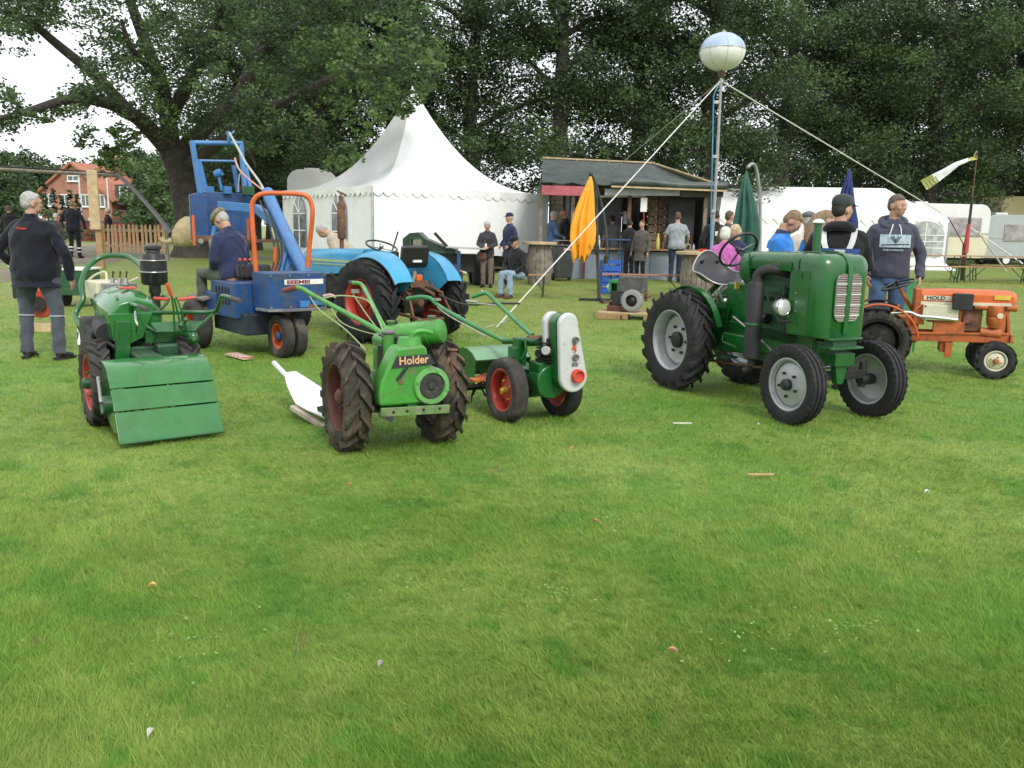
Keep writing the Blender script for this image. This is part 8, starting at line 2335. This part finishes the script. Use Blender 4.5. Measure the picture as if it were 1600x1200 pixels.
rc, T, Hd, K, J, S = person('stout man in dark baseball cap and blue dungarees with silver straps over black jacket', 1308, 7.95, 306, face=-22, top=BLACKC, legs=NAVYJ, hair=H_DARK, hat=('cap', CAPG), skin=SKIN, yaw=-42, bw=1.2, arms=(FRONT, FRONT), vox=.0095, wide=.1, collar=1.53)
BIB = cloth('blue_dungaree_cloth', (.035, .075, .24))
rows = [[T((x, -.165 - .018 * math.cos(x * 6), z)) for x in (-.19, -.12, -.04, .04, .12, .19)] for z in (1.0, 1.12, 1.24, 1.295)]
MB().sheet(rows, -.012).build('dungaree_back', BIB, rc, smooth=60)
MB().box(T((.02, -.196, 1.262)), (.09, .008, .045)).build('grey_label', REFL, rc)
for s in (-1, 1):
    MB().sheet([[T((s * (x_ + dx), y, z)) for dx in (0, .05)] for x_, y, z in ((.07, -.178, 1.285), (.09, -.165, 1.34), (.10, -.145, 1.39), (.105, -.10, 1.445), (.105, -.04, 1.475), (.105, .04, 1.46))], .006).build('strap', REFL, rc, smooth=60)
MB().tube([T((-.12, -.08, 1.46)), T((-.06, -.13, 1.49)), T((.06, -.13, 1.49)), T((.12, -.08, 1.46))], [.03, .045, .045, .03], smooth=4).build('folded_hood', BLACKC, rc, smooth=60)
rh, T, Hd, K, J, S = person('tall man in faded navy hooded sweatshirt and jeans with hand on the orange tractor', 1392, 9.75, 303, face=168, top=HOODC, legs=JEAN, hair=mat('cropped_hair', (.12, .085, .06), .8, var=.3, vs=40, bump=.4, bs=90), yaw=38, pitch=4, bw=1.06, near=True, arms=(((.285, .0, 1.14), (.26, .14, .92)), ((.28, -.02, 1.14), (.24, .10, .92))), hem=.86)
MB().tube([T((-.11, .03, 1.44)), T((-.10, -.08, 1.49)), T((0, -.12, 1.50)), T((.10, -.08, 1.49)), T((.11, .03, 1.44)), T((.06, .085, 1.41))], [.03, .045, .055, .045, .032, .02], smooth=4).build('hood', HOODC, rh, smooth=60)
for s in (-1, 1): MB().tube([T((s * .03, .10, 1.45)), T((s * .045, .128, 1.40)), T((s * .06 + .01, .148, 1.32))], .005, smooth=3).build('drawstring', M_WHITE, rh)
PR = mat('pale_blue_print', (.36, .46, .52), .8, var=.25, vs=30)
def chest(x, z): return T((x, .162 - 1.5 * x * x + (.004 if z < 1.3 else -.006), z))
MB().sheet([[chest(x, z) for x in (-.15, -.10, -.05, 0, .05, .10, .15)] for z in (1.215, 1.26, 1.30, 1.345)], -.004).build('chest_print', PR, rh, smooth=60)
for k, (x0, z0, x1, z1) in enumerate(((-.05, 1.33, .0, 1.262), (-.025, 1.33, .012, 1.27), (.05, 1.33, .0, 1.262), (.028, 1.33, -.004, 1.27), (-.135, 1.25, .0, 1.246), (.0, 1.246, .135, 1.238))):
    a, b_ = chest(x0, z0) + V((0, .008, 0)), chest(x1, z1) + V((0, .008, 0)); MB().beam(a, b_, .009, .004, up=(0, 1, 0)).build('print_stroke', HOODC, rh)
text('RIVER INTERBONG', .024, PR, rh, chest(.12, 1.18) + V((0, .022, 0)), (-1, .0, 0), (0, 0, 1), bold=.0005, sx=.98)
finish_people()
# lettering becomes plain meshes
bpy.context.view_layer.update()
dg = bpy.context.evaluated_depsgraph_get()
for o in [o for o in SC.objects if o.type == 'FONT']:
    me = bpy.data.meshes.new_from_object(o.evaluated_get(dg))
    n_ = bpy.data.objects.new(o.name, me); par = o.parent; ml = o.matrix_local.copy(); nm = o.name
    bpy.data.objects.remove(o); n_.name = nm
    COL.objects.link(n_); n_.parent = par; n_.matrix_local = ml
